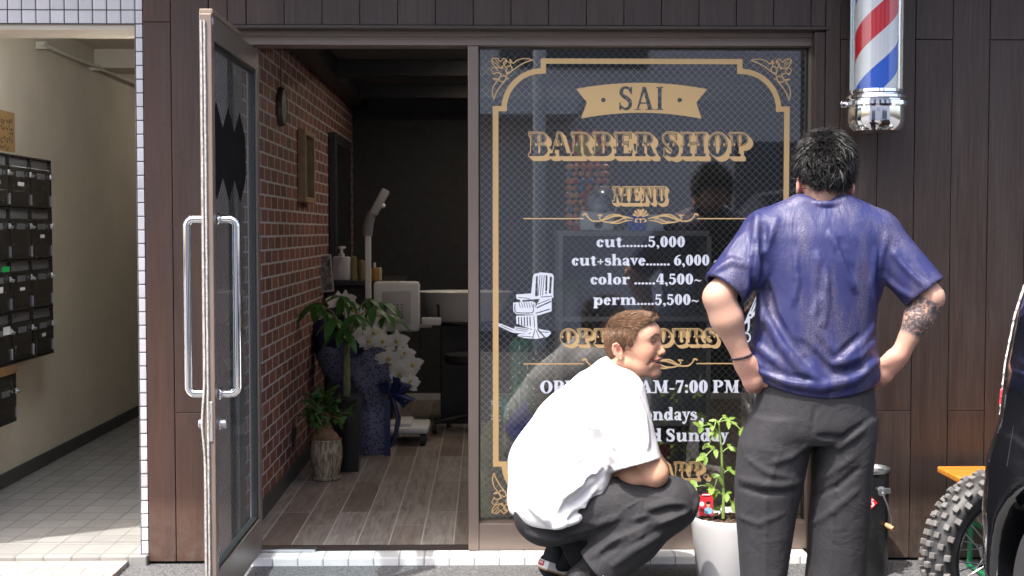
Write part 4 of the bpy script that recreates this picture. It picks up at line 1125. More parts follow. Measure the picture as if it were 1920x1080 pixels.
def nodes(rows, y, cyo=0):
    out = []
    for py, l, r, ry in rows:
        a, b = at(l, py, y), at(r, py, y); out.append((a.z, (a.x+b.x)/2, y+cyo, (b.x-a.x)/2, ry))
    return out
rows = [(383,1503,1583,.062),(396,1468,1615,.085),(412,1430,1650,.105),(440,1412,1662,.125),(490,1416,1656,.140),(560,1420,1644,.146),(620,1414,1638,.148),(665,1403,1644,.155),(700,1408,1650,.158),(728,1424,1640,.150),(770,1430,1630,.145)]
N = nodes(rows, -1.08); zh = A(1530,748,-1.23)[2]
s.col(N, .03, cut=lambda X, Y: zh+.045*((X-cx)/.2)**2 + .10*np.clip((Y+1.23),0,.3)*.35)
s.cone(A(1500,392,-1.10), A(1440,425,-1.09), .05, .062, .05); s.cone(A(1582,392,-1.10), A(1640,425,-1.09), .05, .062, .05)
for sx, ends in ((-1,(shL+(0,0,-.012),shL*.12+arms[-1][1]*.88)),(1,(shR+(0,0,-.012),shR*.08+arms[1][1]*.92))):
    a, b = (np.array(q) for q in ends); s.cone(a, b, .080, .077, .035, flat=True, sq=((0,1,0),.95))
    s.cone(a*.35+b*.65, b+(b-a)*.2, .062, .068, .004, 'sub', sq=((0,1,0),.95))
# ribbed collar
for i in range(28):
    q0, q1 = 2*math.pi*i/28, 2*math.pi*(i+1)/28; cc = A(1541,376,-1.085)
    f = lambda q: (cc[0]+.076*math.cos(q), cc[1]+.066*math.sin(q), cc[2]+.012*math.sin(q)-.002)
    s.cone(f(q0), f(q1), .010, .010, .008)
Y0, Y1 = -1.42, -.95
for ln, r_, k_ in (([(1420,398),(1417,440),(1420,520),(1436,590),(1462,640),(1500,690),(1548,722)],.013,.035),
     ([(1532,476),(1544,540),(1530,590),(1534,620),(1556,650),(1590,690)],.011,.03), ([(1548,500),(1552,560),(1545,610)],.009,.025),
     ([(1556,438),(1574,470),(1590,520),(1602,545)],.012,.03), ([(1434,505),(1428,560),(1432,610)],.011,.028), ([(1490,470),(1496,530),(1488,570)],.008,.025),
     ([(1406,660),(1430,694),(1480,716),(1540,726),(1600,712),(1646,676)],.015,.035), ([(1412,640),(1444,668),(1470,690)],.010,.028), ([(1640,640),(1610,668),(1560,684)],.012,.03), ([(1638,610),(1612,650),(1585,668)],.009,.026),
     ([(1456,412),(1442,450),(1428,480)],.009,.028), ([(1662,440),(1655,500),(1648,560)],.010,.028), ([(1640,470),(1634,530),(1640,590)],.009,.028),
     ([(1672,470),(1700,500),(1738,540)],.011,.03), ([(1660,520),(1690,545),(1716,560)],.009,.026), ([(1402,500),(1372,490),(1336,512)],.011,.03), ([(1414,470),(1405,520),(1396,552)],.010,.028), ([(1392,440),(1366,476)],.008,.026)):
    s.fold(ln, Y0, Y1, r_, k_, lift=-.003)
for ln, r_, k_ in (([(1432,420),(1432,520),(1450,590),(1478,636),(1516,680)],.010,.03), ([(1540,500),(1536,600)],.007,.025), ([(1500,640),(1560,700),(1620,690)],.012,.03), ([(1420,690),(1470,704),(1520,712)],.008,.022), ([(1416,455),(1412,510),(1408,555)],.008,.02), ([(1664,470),(1655,520),(1650,566)],.008,.02), ([(1575,450),(1602,520)],.008,.025), ([(1610,630),(1570,668)],.008,.024), ([(1690,480),(1735,525)],.007,.024)):
    s.fold(ln, Y0, Y1, r_, k_, 'sub', lift=.004)
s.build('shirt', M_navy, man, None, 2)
# --- trousers
M_tr = cloth('charcoal_twill', (.0165,.016,.020), .85, 1300, .1, .0, .5, 11)
s = Sdf((.70,-1.36,GZ),(1.52,-.80,.99), .0055)
s.col(nodes([(690,1430,1632,.125),(740,1421,1637,.145),(790,1408,1641,.155),(812,1402,1641,.15),(826,1400,1640,.13)], -1.08), .03)
s.col(nodes([(780,1410,1526,.13),(830,1386,1519,.135),(905,1379,1504,.125),(950,1379,1493,.118),(1000,1384,1485,.112),(1080,1390,1472,.11),(1232,1392,1474,.112)], -1.08), .02)
s.col(nodes([(780,1518,1641,.13),(830,1523,1638,.135),(905,1524,1630,.125),(980,1518,1627,.118),(1047,1516,1622,.112),(1080,1512,1620,.11),(1232,1508,1612,.112)], -1.08), .012)
for ln, r_, k_ in (([(1470,800),(1468,835),(1448,890),(1437,925),(1436,1079)],.0075,.008), ([(1572,830),(1566,920),(1557,1079)],.0075,.008)):
    s.fold(ln, -1.36, -.9, r_, k_, lift=-.0004)
for ln, r_, k_ in (([(1386,898),(1420,906),(1460,911),(1502,903)],.013,.022), ([(1400,858),(1440,886),(1486,896)],.009,.022), ([(1516,832),(1484,856),(1446,868)],.011,.022),
     ([(1530,846),(1574,838),(1622,802)],.011,.022), ([(1527,905),(1562,886),(1606,852)],.009,.022), ([(1522,985),(1562,958),(1608,918)],.010,.022), ([(1384,968),(1424,982),(1468,962)],.008,.022)):
    s.fold(ln, -1.36, -.9, r_, k_, lift=-.0035)
for ln, r_, k_ in (([(1528,760),(1524,800),(1520,820)],.006,.010), ([(1386,914),(1430,924),(1494,922)],.011,.018), ([(1533,818),(1580,822),(1630,786)],.010,.02), ([(1525,930),(1570,912),(1612,876)],.008,.02)):
    s.fold(ln, -1.36, -.9, r_, k_, 'sub', lift=.002)
s.build('trousers', M_tr, man, None, 2)
for px in (1432, 1563):
    s = Sdf((A(px,1200)[0]-.09,SY-.16,GZ-.01),(A(px,1200)[0]+.09,SY+.24,.17), .005); x0 = A(px,1200)[0]
    s.ell((x0,SY-.05,.08),(.04,.07,.06),.02); s.ell((x0,SY+.09,.06),(.045,.12,.045),.03); s.cone((x0,SY-.07,.035),(x0,SY+.15,.035),.036,.038,.02,sq=((0,0,1),.5))
    s.build('shoe', M_black, man)
# --- bracelet of dark beads, and a ring
M_bead = simple('onyx_bead', (.012,.010,.012), .15, 0, .1, 30, 0); sh, e, w_ = arms[-1]; ax = (w_-e)/np.linalg.norm(w_-e); u1 = np.cross(ax,(0,1,0)); u1 /= np.linalg.norm(u1); u2 = np.cross(ax,u1)
b = MB(); pc = w_-ax*.008
for i in range(24):
    q = 2*math.pi*i/24; b.ball(pc+u1*math.cos(q)*.0335+u2*math.sin(q)*.031+ax*.004*math.cos(q), .0047, 8, 6)
b.build('bracelet', M_bead, man, True)
# --- hair
M_hair = hair_mat('black_hair', (.004,.0037,.0037), (.014,.013,.0135), .46)
s = Sdf(hc-(.14,.15,.13), hc+(.14,.16,.15), .004)
s.ell(hc+(0,-.004,.012), (.090,.108,.104), .02, M=MH)
s.ell(hc+(0,-.055,-.030), (.066,.05,.066), .03); 
for sx in (-1,1): s.ell(hc+(sx*.062,-.02,.0), (.030,.05,.055), .02)
s.op(lambda X,Y,Z: (Z-(hc[2]-.078+.9*np.maximum(0,(Y-hc[1]+.03))))+0*X, hc-.14, hc+(.14,.16,-.02), .012, 'sub')
for sx, px, py in ((-1,1498,346),(1,1594,349)): s.ell(np.array(A(px,py,-1.045))+(0,.006,-.004), (.018,.026,.032), .008, 'sub')
V, Q = s.nets(); Vn = V.copy()
rng2 = np.random.default_rng(3)
lump = sum(np.sin(V@rng2.normal(0,85,3)+rng2.uniform(0,6)) for _ in range(6))
def normals(V, Q):
    n = np.cross(V[Q[:,2]]-V[Q[:,0]], V[Q[:,3]]-V[Q[:,1]]); N_ = np.zeros_like(V)
    for i in range(4): np.add.at(N_, Q[:,i], n)
    return N_/(np.linalg.norm(N_,axis=1)[:,None]+1e-9)
NV = normals(V, Q)
b = MB(); b._add(V-NV*.006+NV*lump[:,None]*.0008, Q.tolist()); hair = b.build('hair', M_hair, man, True, 180)
crown = hc+np.array((-.005,-.02,.11))
def flow(p, n, rg):
    d = p-crown; f = d/(np.linalg.norm(d)+1e-6); sw = np.cross(n, f)
    return f*.9 + sw*.5*math.sin(p[0]*90+p[2]*60) + np.array((0,0,-.35))
m = (V[:,2] > hc[2]-.085)
st = strands('hair_lock', M_hair, hair, V[m], NV[m], 5200, .036, .0034, .8, 5, 4, .32, .6, flow, .55)
low = V[:,2] < hc[2]-.02
strands('hair_lock', M_hair, hair, V[low & m], NV[low & m], 2200, .018, .0022, .3, 6, 3, .10, .3, lambda p,n,rg: np.array((rg.normal(0,.2),.1,-1.)), .2)

strands('hair_lock', M_hair, hair, V[m], NV[m], 900, .046, .0072, 1.5, 8, 6, .34, .9, flow, .8)
# ================================================================== the crouching man
KY = -.53
B_ = lambda px, py, y=KY: np.array(at(px, py, y))
kid = thing('person', 'crouching man in white T-shirt and dark trousers smiling up beside the white pot', 'person', (B_(1100,900)[0], KY, GZ))
MHd = Matrix.Rotation(R(-22), 4, 'Z') @ Matrix.Rotation(R(-2), 4, 'Y') @ Matrix.Rotation(R(5), 4, 'X')
ho = B_(1171,651)
M3 = np.array(MHd.to_3x3())
H = lambda x, y, z: ho + M3 @ np.array((x, y, z), float)
hl = lambda V: (V-ho) @ M3                        # to head space: x forwards, z up, -y the near side
g = Sdf((.02,-.98,GZ),(.98,-.22,1.10), .0040)
hd = Sdf((.44,-.68,.74),(.74,-.36,1.10), .0024)
def head(q):
    q.ell(H(.036,0,.044), (.098,.074,.078), .02, M=MHd); q.ell(H(.076,0,-.012), (.054,.055,.080), .03, M=MHd)
    q.ell(H(.100,0,.055), (.032,.052,.034), .03, M=MHd)
    for y in (-1,1):
        q.ell(H(.092,y*.042,-.012), (.026,.018,.024), .03, M=MHd)
        q.cone(H(.020,y*.047,-.052), H(.108,y*.016,-.098), .017, .016, .03)
        q.ell(H(.094,y*.033,-.048), (.022,.015,.024), .025, M=MHd)
        q.cone(H(.118,y*.012,.044), H(.106,y*.046,.043), .011, .008, .012)
    q.ell(H(.117,0,-.098), (.017,.023,.016), .02, M=MHd)
    q.ell(H(.112,0,-.052), (.025,.033,.030), .02, M=MHd)
    for y in (-1,1):
        q.ell(H(.126,y*.031,.026), (.012,.016,.011), .012, 'sub', M=MHd)
        q.ell(H(.1125,y*.031,.026), .0125, .003)
        q.cone(H(.124,y*.020,.030), H(.112,y*.046,.028), .0042, .0035, .005)          # upper lid, narrowed by the smile
        q.cone(H(.123,y*.020,.019), H(.111,y*.045,.019), .0042, .004, .006)
    q.cone(H(.127,0,.028), H(.144,0,-.016), .0085, .0105, .012); q.ell(H(.1465,0,-.019), (.0105,.0115,.010), .008, M=MHd)
    for y in (-1,1): q.ell(H(.134,y*.0125,-.023), (.011,.0075,.0085), .006, M=MHd); q.ell(H(.138,y*.006,-.030), (.005,.003,.003), .003, 'sub', M=MHd)
    # open smile
    rr_ = lambda y: .0095-.0060*(abs(y)/.036)**1.5
    sm = [(-.036,-.046,.112),(-.024,-.051,.128),(0,-.055,.137),(.024,-.051,.128),(.036,-.046,.112)]
    for (y0,z0,x0),(y1,z1,x1) in zip(sm, sm[1:]):
        q.cone(H(x0+.004,y0,z0), H(x1+.004,y1,z1), rr_(y0), rr_(y1), .003, 'sub'); q.cone(H(x0-.010,y0,z0-.001), H(x1-.010,y1,z1-.001), rr_(y0), rr_(y1), .003, 'sub')
    up = [(-.039,-.042,.110),(-.022,-.0425,.129),(-.006,-.0425,.138),(0,-.044,.139),(.006,-.0425,.138),(.022,-.0425,.129),(.039,-.042,.110)]
    for a, b in zip(up, up[1:]): q.cone(H(a[2],a[0],a[1]), H(b[2],b[0],b[1]), .0042, .0042, .005)
    lo = [(-.038,-.047,.108),(-.022,-.065,.122),(0,-.071,.129),(.022,-.065,.122),(.038,-.047,.108)]
    for a, b in zip(lo, lo[1:]): q.cone(H(a[2],a[0],a[1]), H(b[2],b[0],b[1]), .0050, .0050, .006)
    for y in (-1,1): q.limb([(H(.124,y*.022,-.026),.003),(H(.114,y*.040,-.040),.004),(H(.104,y*.046,-.058),.003)], .012, 'sub')
    for y in (-1,1):                                                                      # ears
        Me = MHd @ Matrix.Rotation(R(-14), 4, 'Y') @ Matrix.Rotation(R(y*-18), 4, 'Z'); ML = np.array(Me.to_3x3())
        E = lambda a, b_, c: H(-.004,y*.074,-.002) + ML @ np.array((a, y*b_, c))
        q.ell(E(0,.004,0), (.017,.006,.030), .006, M=Me); q.ell(E(.004,.009,.002), (.009,.006,.017), .004, 'sub', M=Me)
        ring = [(.010,.008,.020),(.002,.010,.030),(-.010,.011,.028),(-.017,.011,.014),(-.016,.010,-.004),(-.008,.008,-.020),(.002,.006,-.030),(.008,.004,-.026)]
        for a, b in zip(ring, ring[1:]): q.cone(E(*a), E(*b), .0040, .0040, .003)
        q.limb([(E(-.008,.009,.014),.003),(E(-.009,.009,-.004),.003),(E(-.001,.008,-.014),.003)], .003)
    q.cone(H(.000,0,-.035), B_(1148,712,-.535), .050, .054, .03); q.cone(H(.045,0,-.075), B_(1176,722,-.535), .030, .044, .03)
    q.cone(H(-.004,-.045,-.045), B_(1190,716,-.56), .013, .012, .02)                     # neck muscle
head(hd); 
# body below the neck, one coarser field
def body(q):
    q.limb([(B_(1150,712,-.535),.056),(B_(1125,765,-.53),.115),(B_(1075,850,-.53),.13),(B_(1020,940,-.53),.125)], .04, sq=((0,1,0),1.25))
    q.cone(B_(1150,745,-.68), B_(1150,745,-.38), .06, .06, .04)
    sh, el = B_(1158,748,-.69), B_(1229,888,-.745); wr = B_(1140,892,-.60)
    q.cone(sh, el, .055, .044, .03); q.cone(el, el*.6+wr*.4, .043, .043, .02); q.cone(el*.6+wr*.4, wr, .043, .028, .02); q.ell(el+(.004,-.004,-.010), .034, .015)
    dn = np.array((-.75,.6,.12)); dn /= np.linalg.norm(dn); up = np.array((.1,.1,1)); up -= dn*(up@dn); up /= np.linalg.norm(up); nr = np.cross(dn, up)
    q.cone(wr, wr+dn*.085, .034, .038, .02, sq=(nr,.5))
    for o, L in ((.027,.07),(.009,.078),(-.009,.074),(-.026,.058)):
        b0 = wr+dn*.085+up*o; c1 = b0+dn*L*.45-nr*.004; c2 = c1+(dn*.8-nr*.5)*L*.3; q.limb([(b0,.010),(c1,.009),(c2,.0085),(c2+(dn*.5-nr*.8)*L*.25,.0075)], .006)
    t0 = wr+dn*.03+up*.03; q.limb([(t0,.0125),(t0+dn*.035+up*.015,.011),(t0+dn*.06+up*.016,.009)], .01)
    # the far arm, folded across
    sh2, el2, wr2 = B_(1158,748,-.37), B_(1232,880,-.33), B_(1180,888,-.56)
    q.cone(sh2, el2, .055, .044, .03); q.cone(el2, wr2, .043, .029, .02); d2 = np.array((-.4,-.85,.0)); d2 /= np.linalg.norm(d2)
    q.cone(wr2, wr2+d2*.05, .034, .034, .02, sq=((0,0,1),1))
    for i in range(4): a = wr2+d2*.05+np.array((.0,.0,.022-.015*i)); q.limb([(a,.0095),(a+d2*.03,.009),(a+d2*.05+np.array((-.012,.006,0)),.008)], .006)
    for y, hp, kn, an in ((-.64,(1020,958),(1255,950),(1088,1086)),(-.40,(1020,958),(1240,960),(1048,1052))):
        q.limb([(B_(*hp,y),.095),(B_(*kn,y-.03 if y<-.5 else y),.058),(B_(*an,y),.042)], .03)
body(g)
g.op(lambda X,Y,Z: 0*X+0*Y+(.862-Z)*-1, (.0,-1,.862), (1,0,1.1), .001, 'sub') if False else None
# join the fine head to the body: sample the head field into the body's grid
gx, gy, gz = [np.clip((a-hd.lo[i])/hd.h, 0, hd.n[i]-1.001) for i, a in enumerate(g.ax)]
ok = [(a >= hd.lo[i]) & (a <= hd.ax[i][-1]) for i, a in enumerate(g.ax)]
g2 = Sdf(g.lo, [a[-1] for a in g.ax], .0030); body(g2); head(g2)
kn_, el_ = B_(1255,950,-.68), B_(1229,888,-.745)
def kid_col(V):
    c = np.tile(np.array((.52,.30,.205,0.)), (len(V),1)); L = hl(V); x, y, z = L[:,0], L[:,1], L[:,2]; ay = np.abs(y)
    def put(k, col): k = k[:,None]; c[:,:3] = c[:,:3]*(1-k)+np.array(col)*k
    hd_ = (z > -.13) & (x > -.1) & (np.linalg.norm(L,axis=1) < .2)
    put(.35*hd_*sstep(np.hypot(x-.105,z+.012)+.6*np.abs(ay-.045), .06, .02), (.55,.22,.15))          # cheeks
    put(.6*hd_*sstep(np.hypot(x-.150,z+.020), .022, .006), (.55,.22,.15))                              # nose
    put(.55*(hd_ & (x > .085))*sstep(z, -.070, -.088)*sstep(x, .085, .105), (.20,.12,.10))              # stubble on the chin
    put(.25*(hd_ & (x > .125))*sstep(np.abs(z+.036), .007, .003), (.22,.14,.11))
    put(.18*hd_*sstep(z,-.05,-.10), (.25,.14,.10))
    lip = hd_ & (x > .104) & (ay < .042)
    zu = -.0425; zl = -.071+.024*np.clip(ay/.038,0,1)**2
    put(.8*lip*sstep(np.abs(z-zu), .0060, .0030), (.46,.15,.12)); put(.8*lip*sstep(np.abs(z-zl), .0068, .0035), (.46,.15,.12))
    inside = lip & (z < zu-.003) & (z > zl+.003) & (x < .128-.25*ay); put(1.0*inside, (.10,.025,.022))
    br = .0465+.006*np.clip((ay-.014)/.02,0,1)-.010*np.clip((ay-.036)/.016,0,1)
    put(.88*hd_*(x>.085)*sstep(np.abs(z-br-.001),   .0058, .0034)*sstep(ay,.010,.014)*sstep(ay,.058,.050), (.035,.022,.018))
    put(.92*hd_*(x>.095)*sstep(np.abs(z-.0248), .0036, .0020)*sstep(ay,.017,.021)*sstep(ay,.048,.044), (.020,.013,.011))
    put(.30*hd_*(x>.09)*sstep(np.hypot((ay-.031)/1.6, z-.026), .014, .006), (.30,.13,.09))
    e = np.linalg.norm(L-np.array((-.004,-.078,0)),axis=1); put(.55*sstep(e,.036,.02), (.55,.20,.15)); put(.75*sstep(np.linalg.norm(L-np.array((.001,-.080,.0)),axis=1),.012,.006), (.26,.09,.06))
    d = np.linalg.norm(V-el_,axis=1); put(.45*sstep(d,.055,.02), (.56,.25,.18))
    return c
g2.build('body', M_skin, kid, kid_col, 1)
# teeth
b = MB(); N_ = 9
for i in range(N_):
    q = (i-(N_-1)/2)/((N_-1)/2); y = q*.030; x = .129-.021*q*q; w_ = .0033
    M = Matrix.Translation(Vector(H(x,y,-.0485))) @ MHd @ Matrix.Rotation(-q*.75,4,'Z')
    b.bbox(-.004,.004,-w_,w_,-.0052,.0050,.0016,M)
b.build('teeth', simple('enamel', (.72,.68,.60), .25, 0, .03, 20, 0), kid, True)
# --- short brown hair
M_brown = hair_mat('brown_hair', (.040,.021,.012), (.25,.145,.088), .5)
s = Sdf(ho-.18, ho+.20, .0035)
s.ell(H(.034,0,.050), (.108,.080,.085), .02, M=MHd); s.ell(H(-.030,0,.0), (.044,.062,.070), .03, M=MHd); s.ell(H(.085,0,.092), (.046,.052,.032), .03, M=MHd)
hx = lambda X,Y,Z: [M3[0,i]*(X-ho[0])+M3[1,i]*(Y-ho[1])+M3[2,i]*(Z-ho[2]) for i in range(3)]
def face_cut(X, Y, Z):
    x, y, z = hx(X,Y,Z)
    line = np.where(z > .086, .078+1.5*(z-.086), np.where(z > .02, .062+.016*np.clip((z-.03)/.05,0,1), np.where(z > -.004, .058-.2*(.02-z), -.012-.35*(-.004-z))))
    return np.where(True, line-x, 0)*.8
s.op(face_cut, ho-.2, ho+.2, .010, 'sub')
s.op(lambda X,Y,Z: (hx(X,Y,Z)[2]+.052), ho-.2, ho+.2, .006, 'sub')
s.ell(H(-.002,-.078,-.006), (.020,.014,.030), .006, 'sub', M=MHd); s.ell(H(-.002,.078,-.006), (.020,.014,.030), .006, 'sub', M=MHd)
V, Q = s.nets(); V = s.laplace(V, Q, 2); NV = normals(V, Q)
b = MB(); b._add(V-NV*.004, Q.tolist()); khair = b.build('hair', M_brown, kid, True, 180)
def kflow(p, n, rg):
    l = hl(p[None])[0]; k = float(sstep(np.array(l[2]), .045, .105))
    v = np.array((.9, l[1]*2.5, .1))*k + np.array((.30 if l[0] > .03 else -.15,0,-1.))*(1-k)
    return M3 @ v
L = hl(V); outer = np.einsum('ij,ij->i', NV, V-H(.03,0,.03)) > 0
for lo_z, hi_z, n_, ln_, w_, lf in ((.085,1,3000,.026,.0022,.20), (.045,.115,3400,.019,.0019,.13), (-.1,.075,5200,.013,.0015,.09)):
    m = outer & (L[:,2] > lo_z) & (L[:,2] <= hi_z)
    strands('hair_lock', M_brown, khair, V[m], NV[m], n_, ln_, w_, .3, 11+int(hi_z*50), 4, lf, .5, kflow, .3)
strands('stray_hair', M_brown, khair, V[outer & (L[:,2] > .03)], NV[outer & (L[:,2] > .03)], 500, .020, .0009, .5, 91, 4, .55, .3, kflow, .7)
# --- white T-shirt
M_tee = cloth('white_cotton', (.78,.78,.79), .9, 1400, .06, 0, .35, 10)
s = Sdf((.02,-.90,.20),(.80,-.18,.96), .0045)
s.limb([(B_(1122,752),.128),(B_(1086,812),.168),(B_(1052,880),.192),(B_(1046,915),.172)], .05, sq=((0,1,0),1.08))
s.cone(B_(1046,915), B_(1016,945), .170, .124, .05, sq=((0,1,0),1.12)); s.cone(B_(1072,900,-.655), B_(1036,945,-.655), .135, .122, .05); s.cone(B_(1072,900,-.42), B_(1036,945,-.42), .135, .122, .05)
s.cone(B_(1150,745,-.66), B_(1150,745,-.40), .098, .098, .05)
s.cone(B_(1142,702,-.535), B_(1160,712,-.535), .066, .072, .03); s.cone(B_(1158,712,-.535), B_(1140,770,-.535), .075, .11, .04)
for y0_, y1_ in ((-.685,-.735),(-.375,-.34)):
    a, b_ = B_(1160,742,y0_), B_(1196,872,y1_); s.cone(a, b_, .098, .088, .04, flat=True); s.cone(a*.35+b_*.65, b_+(b_-a)*.2, .074, .079, .004, 'sub')
# neck opening and hem
s.cone(B_(1152,700,-.535), H(.02,0,-.06), .060, .075, .008, 'sub')
hp = B_(1060,998); 
def hemcut(X, Y, Z):
    px = (X-B_(957,985,-.72)[0])/(B_(1120,985,-.72)[0]-B_(957,985,-.72)[0]); zc = B_(1000,992,-.76)[2] + np.interp(px, [-.5,0,.25,.5,.75,1,1.3], [.030,.016,-.002,-.006,.022,.075,.16])
    return Z-zc.astype(np.float32)+0*Y
s.op(hemcut, (.02,-.9,.2), (.56,-.18,.46), .006, 'sub')
cn, cd_ = B_(1172,700,-.535), M3 @ np.array((.25,0,1.)); cd_ /= np.linalg.norm(cd_)
for ln, r_, k_ in (([(1152,800),(1150,840),(1146,880)],.014,.03), ([(1105,805),(1130,830),(1146,858)],.012,.035), ([(1060,930),(1092,908),(1120,880),(1142,868)],.014,.03), ([(1050,955),(1090,930),(1118,902)],.012,.03), ([(1040,985),(1080,962),(1112,930)],.010,.03),
     ([(1090,700),(1120,715),(1150,716)],.008,.03), ([(1185,730),(1205,780),(1212,840)],.010,.035), ([(1010,800),(1040,850),(1060,900)],.010,.04), ([(980,900),(1000,950),(1030,980)],.010,.035), ([(1095,880),(1118,872),(1140,850)],.010,.028)):
    s.fold(ln, -.90, -.45, r_*1.4, k_, lift=-.002)
for ln, r_, k_ in (([(1100,830),(1125,852),(1144,880)],.010,.028), ([(1060,950),(1100,920),(1130,890)],.010,.025), ([(1070,965),(1105,945),(1126,912)],.009,.025), ([(1092,868),(1110,890),(1100,915)],.010,.025), ([(1150,790),(1147,830)],.008,.02), ([(1110,818),(1130,838)],.008,.02)):
    s.fold(ln, -.90, -.45, r_*1.4, k_, 'sub', lift=.003)
for ln, r_ in (([(1108,808),(1130,834),(1147,872)],.040), ([(1056,958),(1094,926),(1128,886)],.040), ([(1064,980),(1104,956),(1124,926)],.028), ([(1088,872),(1112,862),(1140,846)],.024)):
    s.fold(ln, -.90, -.45, r_, .02, 'sub')
for ln, r_ in (([(1070,935),(1100,905),(1136,880)],.022), ([(1040,990),(1082,972),(1112,944)],.022)):
    s.fold(ln, -.90, -.45, r_, .02)
s.build('shirt', M_tee, kid, None, 2)
b = MB(); 
# --- trousers
M_tr2 = cloth('black_canvas', (.019,.0185,.022), .85, 1200, .1, 0, .55, 12)
s = Sdf((.03,-.98,GZ-.01),(.92,-.22,.60), .0048)
s.cone(B_(1022,962,-.60), B_(1022,962,-.46), .115, .115, .04)
s.cone(B_(1040,945,-.53), B_(1020,960,-.53), .105, .105, .04, sq=((0,1,0),1.3))
for y, yk, kn, an, hm in ((-.645,-.70,(1258,944),(1120,1069),.092),(-.41,-.40,(1243,950),(1064,1042),.085)):
    h0, k0, a0 = B_(1040,958,y+(.025 if y < -.5 else -.0)), B_(*kn,yk), B_(*an,yk+.02)
    s.cone(h0, k0, .118, .092, .05); s.cone(k0, k0*.5+a0*.5, .088, .094, .045); s.cone(k0*.5+a0*.5, a0, .094, hm, .03, flat=True)
    s.cone(k0*.25+a0*.75, a0+(a0-k0)*.12, hm-.022, hm-.012, .004, 'sub')
Y0, Y1 = -.98, -.5
for ln, r_, k_ in (([(1130,930),(1180,925),(1240,932),(1285,945)],.004,.008), ([(1205,932),(1200,960),(1190,988)],.004,.008), ([(1140,985),(1170,955),(1205,935)],.004,.008), ([(1290,905),(1306,935),(1300,965)],.010,.03), ([(1215,955),(1250,945),(1285,952)],.013,.03), ([(1190,975),(1240,968),(1290,958)],.012,.03),
     ([(1080,1020),(1140,1010),(1200,990),(1270,965)],.013,.035), ([(1060,1000),(1110,985),(1160,970)],.010,.03), ([(1110,1045),(1150,1020),(1210,995)],.012,.035), ([(1150,1060),(1190,1030),(1240,1000)],.010,.03), ([(990,1000),(1030,1010),(1080,1012)],.012,.03), ([(1130,905),(1180,895),(1230,905)],.009,.03)):
    s.fold(ln, Y0, Y1, r_*(1.3 if r_ > .005 else 1.7), k_, lift=-.002 if r_ > .005 else -.0003)
for ln, r_, k_ in (([(1095,1024),(1150,1000),(1220,975),(1280,958)],.014,.025), ([(1060,1020),(1100,1018)],.012,.025), ([(1220,965),(1260,955),(1290,955)],.009,.025), ([(1130,1040),(1170,1015),(1230,985)],.009,.03), ([(1020,985),(1060,995),(1110,990)],.009,.03)):
    s.fold(ln, Y0, Y1, r_*.95, k_*1.3, 'sub', lift=.003)
s.build('trousers', M_tr2, kid, None, 1)
b = MB()
for ln in ([(1084,1047),(1100,1066),(1130,1079),(1150,1092)],):
    P = [s.hit(u, v, Y0, Y1) for u, v in ln]; P = [p+Vector((0,-.0015,0)) for p in P if p is not None]
    if len(P) > 1: b.tube(P, .0022, 6); b.build('hem_stitching', M_white, kid, True)
# --- canvas shoes, heels raised
M_canvas = cloth('black_canvas_shoe', (.012,.012,.015), .8, 900, .1, 0, .2, 30); M_sole = simple('white_sole', (.70,.69,.67), .5, 0, .06, 30, .05); M_gum = simple('gum_sole', (.40,.20,.10), .6)
M_red = simple('red_tab', (.50,.03,.04), .5)
def shoe(heel, y, toe_dx, toe_z, toe_dy=-.01):
    h = B_(*heel, y); toe = np.array((h[0]+toe_dx, y+toe_dy, toe_z)); ax = toe-h; Ls = np.linalg.norm(ax); ax /= Ls; upv = np.array((0,0,1.)); upv -= ax*(upv@ax); upv /= np.linalg.norm(upv); sd_ = np.cross(ax, upv)
    Mx = Matrix(((ax[0],sd_[0],upv[0],h[0]),(ax[1],sd_[1],upv[1],h[1]),(ax[2],sd_[2],upv[2],h[2]),(0,0,0,1)))
    W = lambda a, b_, c: np.array(Mx @ Vector((a,b_,c)))
    q = Sdf(np.minimum(h,toe)-.11, np.maximum(h,toe)+.13, .004)
    q.limb([(W(.045,0,.045),.040),(W(.10,0,.045),.040),(W(.17,0,.034),.040),(W(.235,0,.026),.034)], .02); q.cone(W(.055,0,.045), W(.045,0,.075), .038, .036, .02)
    q.op(lambda X,Y,Z: (X-h[0])*upv[0]+(Y-h[1])*upv[1]+(Z-h[2])*upv[2]-.018, np.minimum(h,toe)-.2, np.maximum(h,toe)+.2, .004, 'sub')
    up_ = q.build('shoe', M_canvas, kid)
    out = [(0.0,-.022),(0.0,.022),(.012,.034),(.06,.037),(.12,.041),(.18,.047),(.225,.044),(.258,.028),(.268,0),(.258,-.028),(.225,-.044),(.18,-.047),(.12,-.041),(.06,-.037),(.012,-.034)]
    b = MB(); b.prism([W(a,c,-.006) for a,c in out], upv, .030); b.build('sole', M_sole, up_)
    b = MB(); b.prism([W(a*1.0+.001,c*.985,-.012) for a,c in out], upv, .0055); b.build('outsole', M_gum, up_)
    b = MB(); lo_ = [W(-.0016,-.018,.001), W(-.0016,.018,.001), W(-.0016,.018,.020), W(-.0016,-.018,.020)]; b.prism(lo_, -ax, .001); tab = b.build('heel_tab', M_red, up_)
    b = MB()
    for o in (-.008,.001,.009): b.prism([W(-.0030,o-.0025,.009),W(-.0030,o+.0025,.009),W(-.0030,o+.0025,.017),W(-.0030,o-.0025,.017)], -ax, .0006)
    b.build('tab_mark', M_sole, tab)
    b = MB()
    for sy in (-1,): b.tube([W(.055,sy*.0405,.052),W(.10,sy*.0415,.040),W(.15,sy*.0420,.050),W(.20,sy*.038,.034)], [.004,.005,.005,.003], 6)
    b.build('side_stripe', M_sole, up_, True)
shoe((1014,1060), -.44, .185, .030, .10); shoe((1057,1119), -.695, .225, .030, .02)

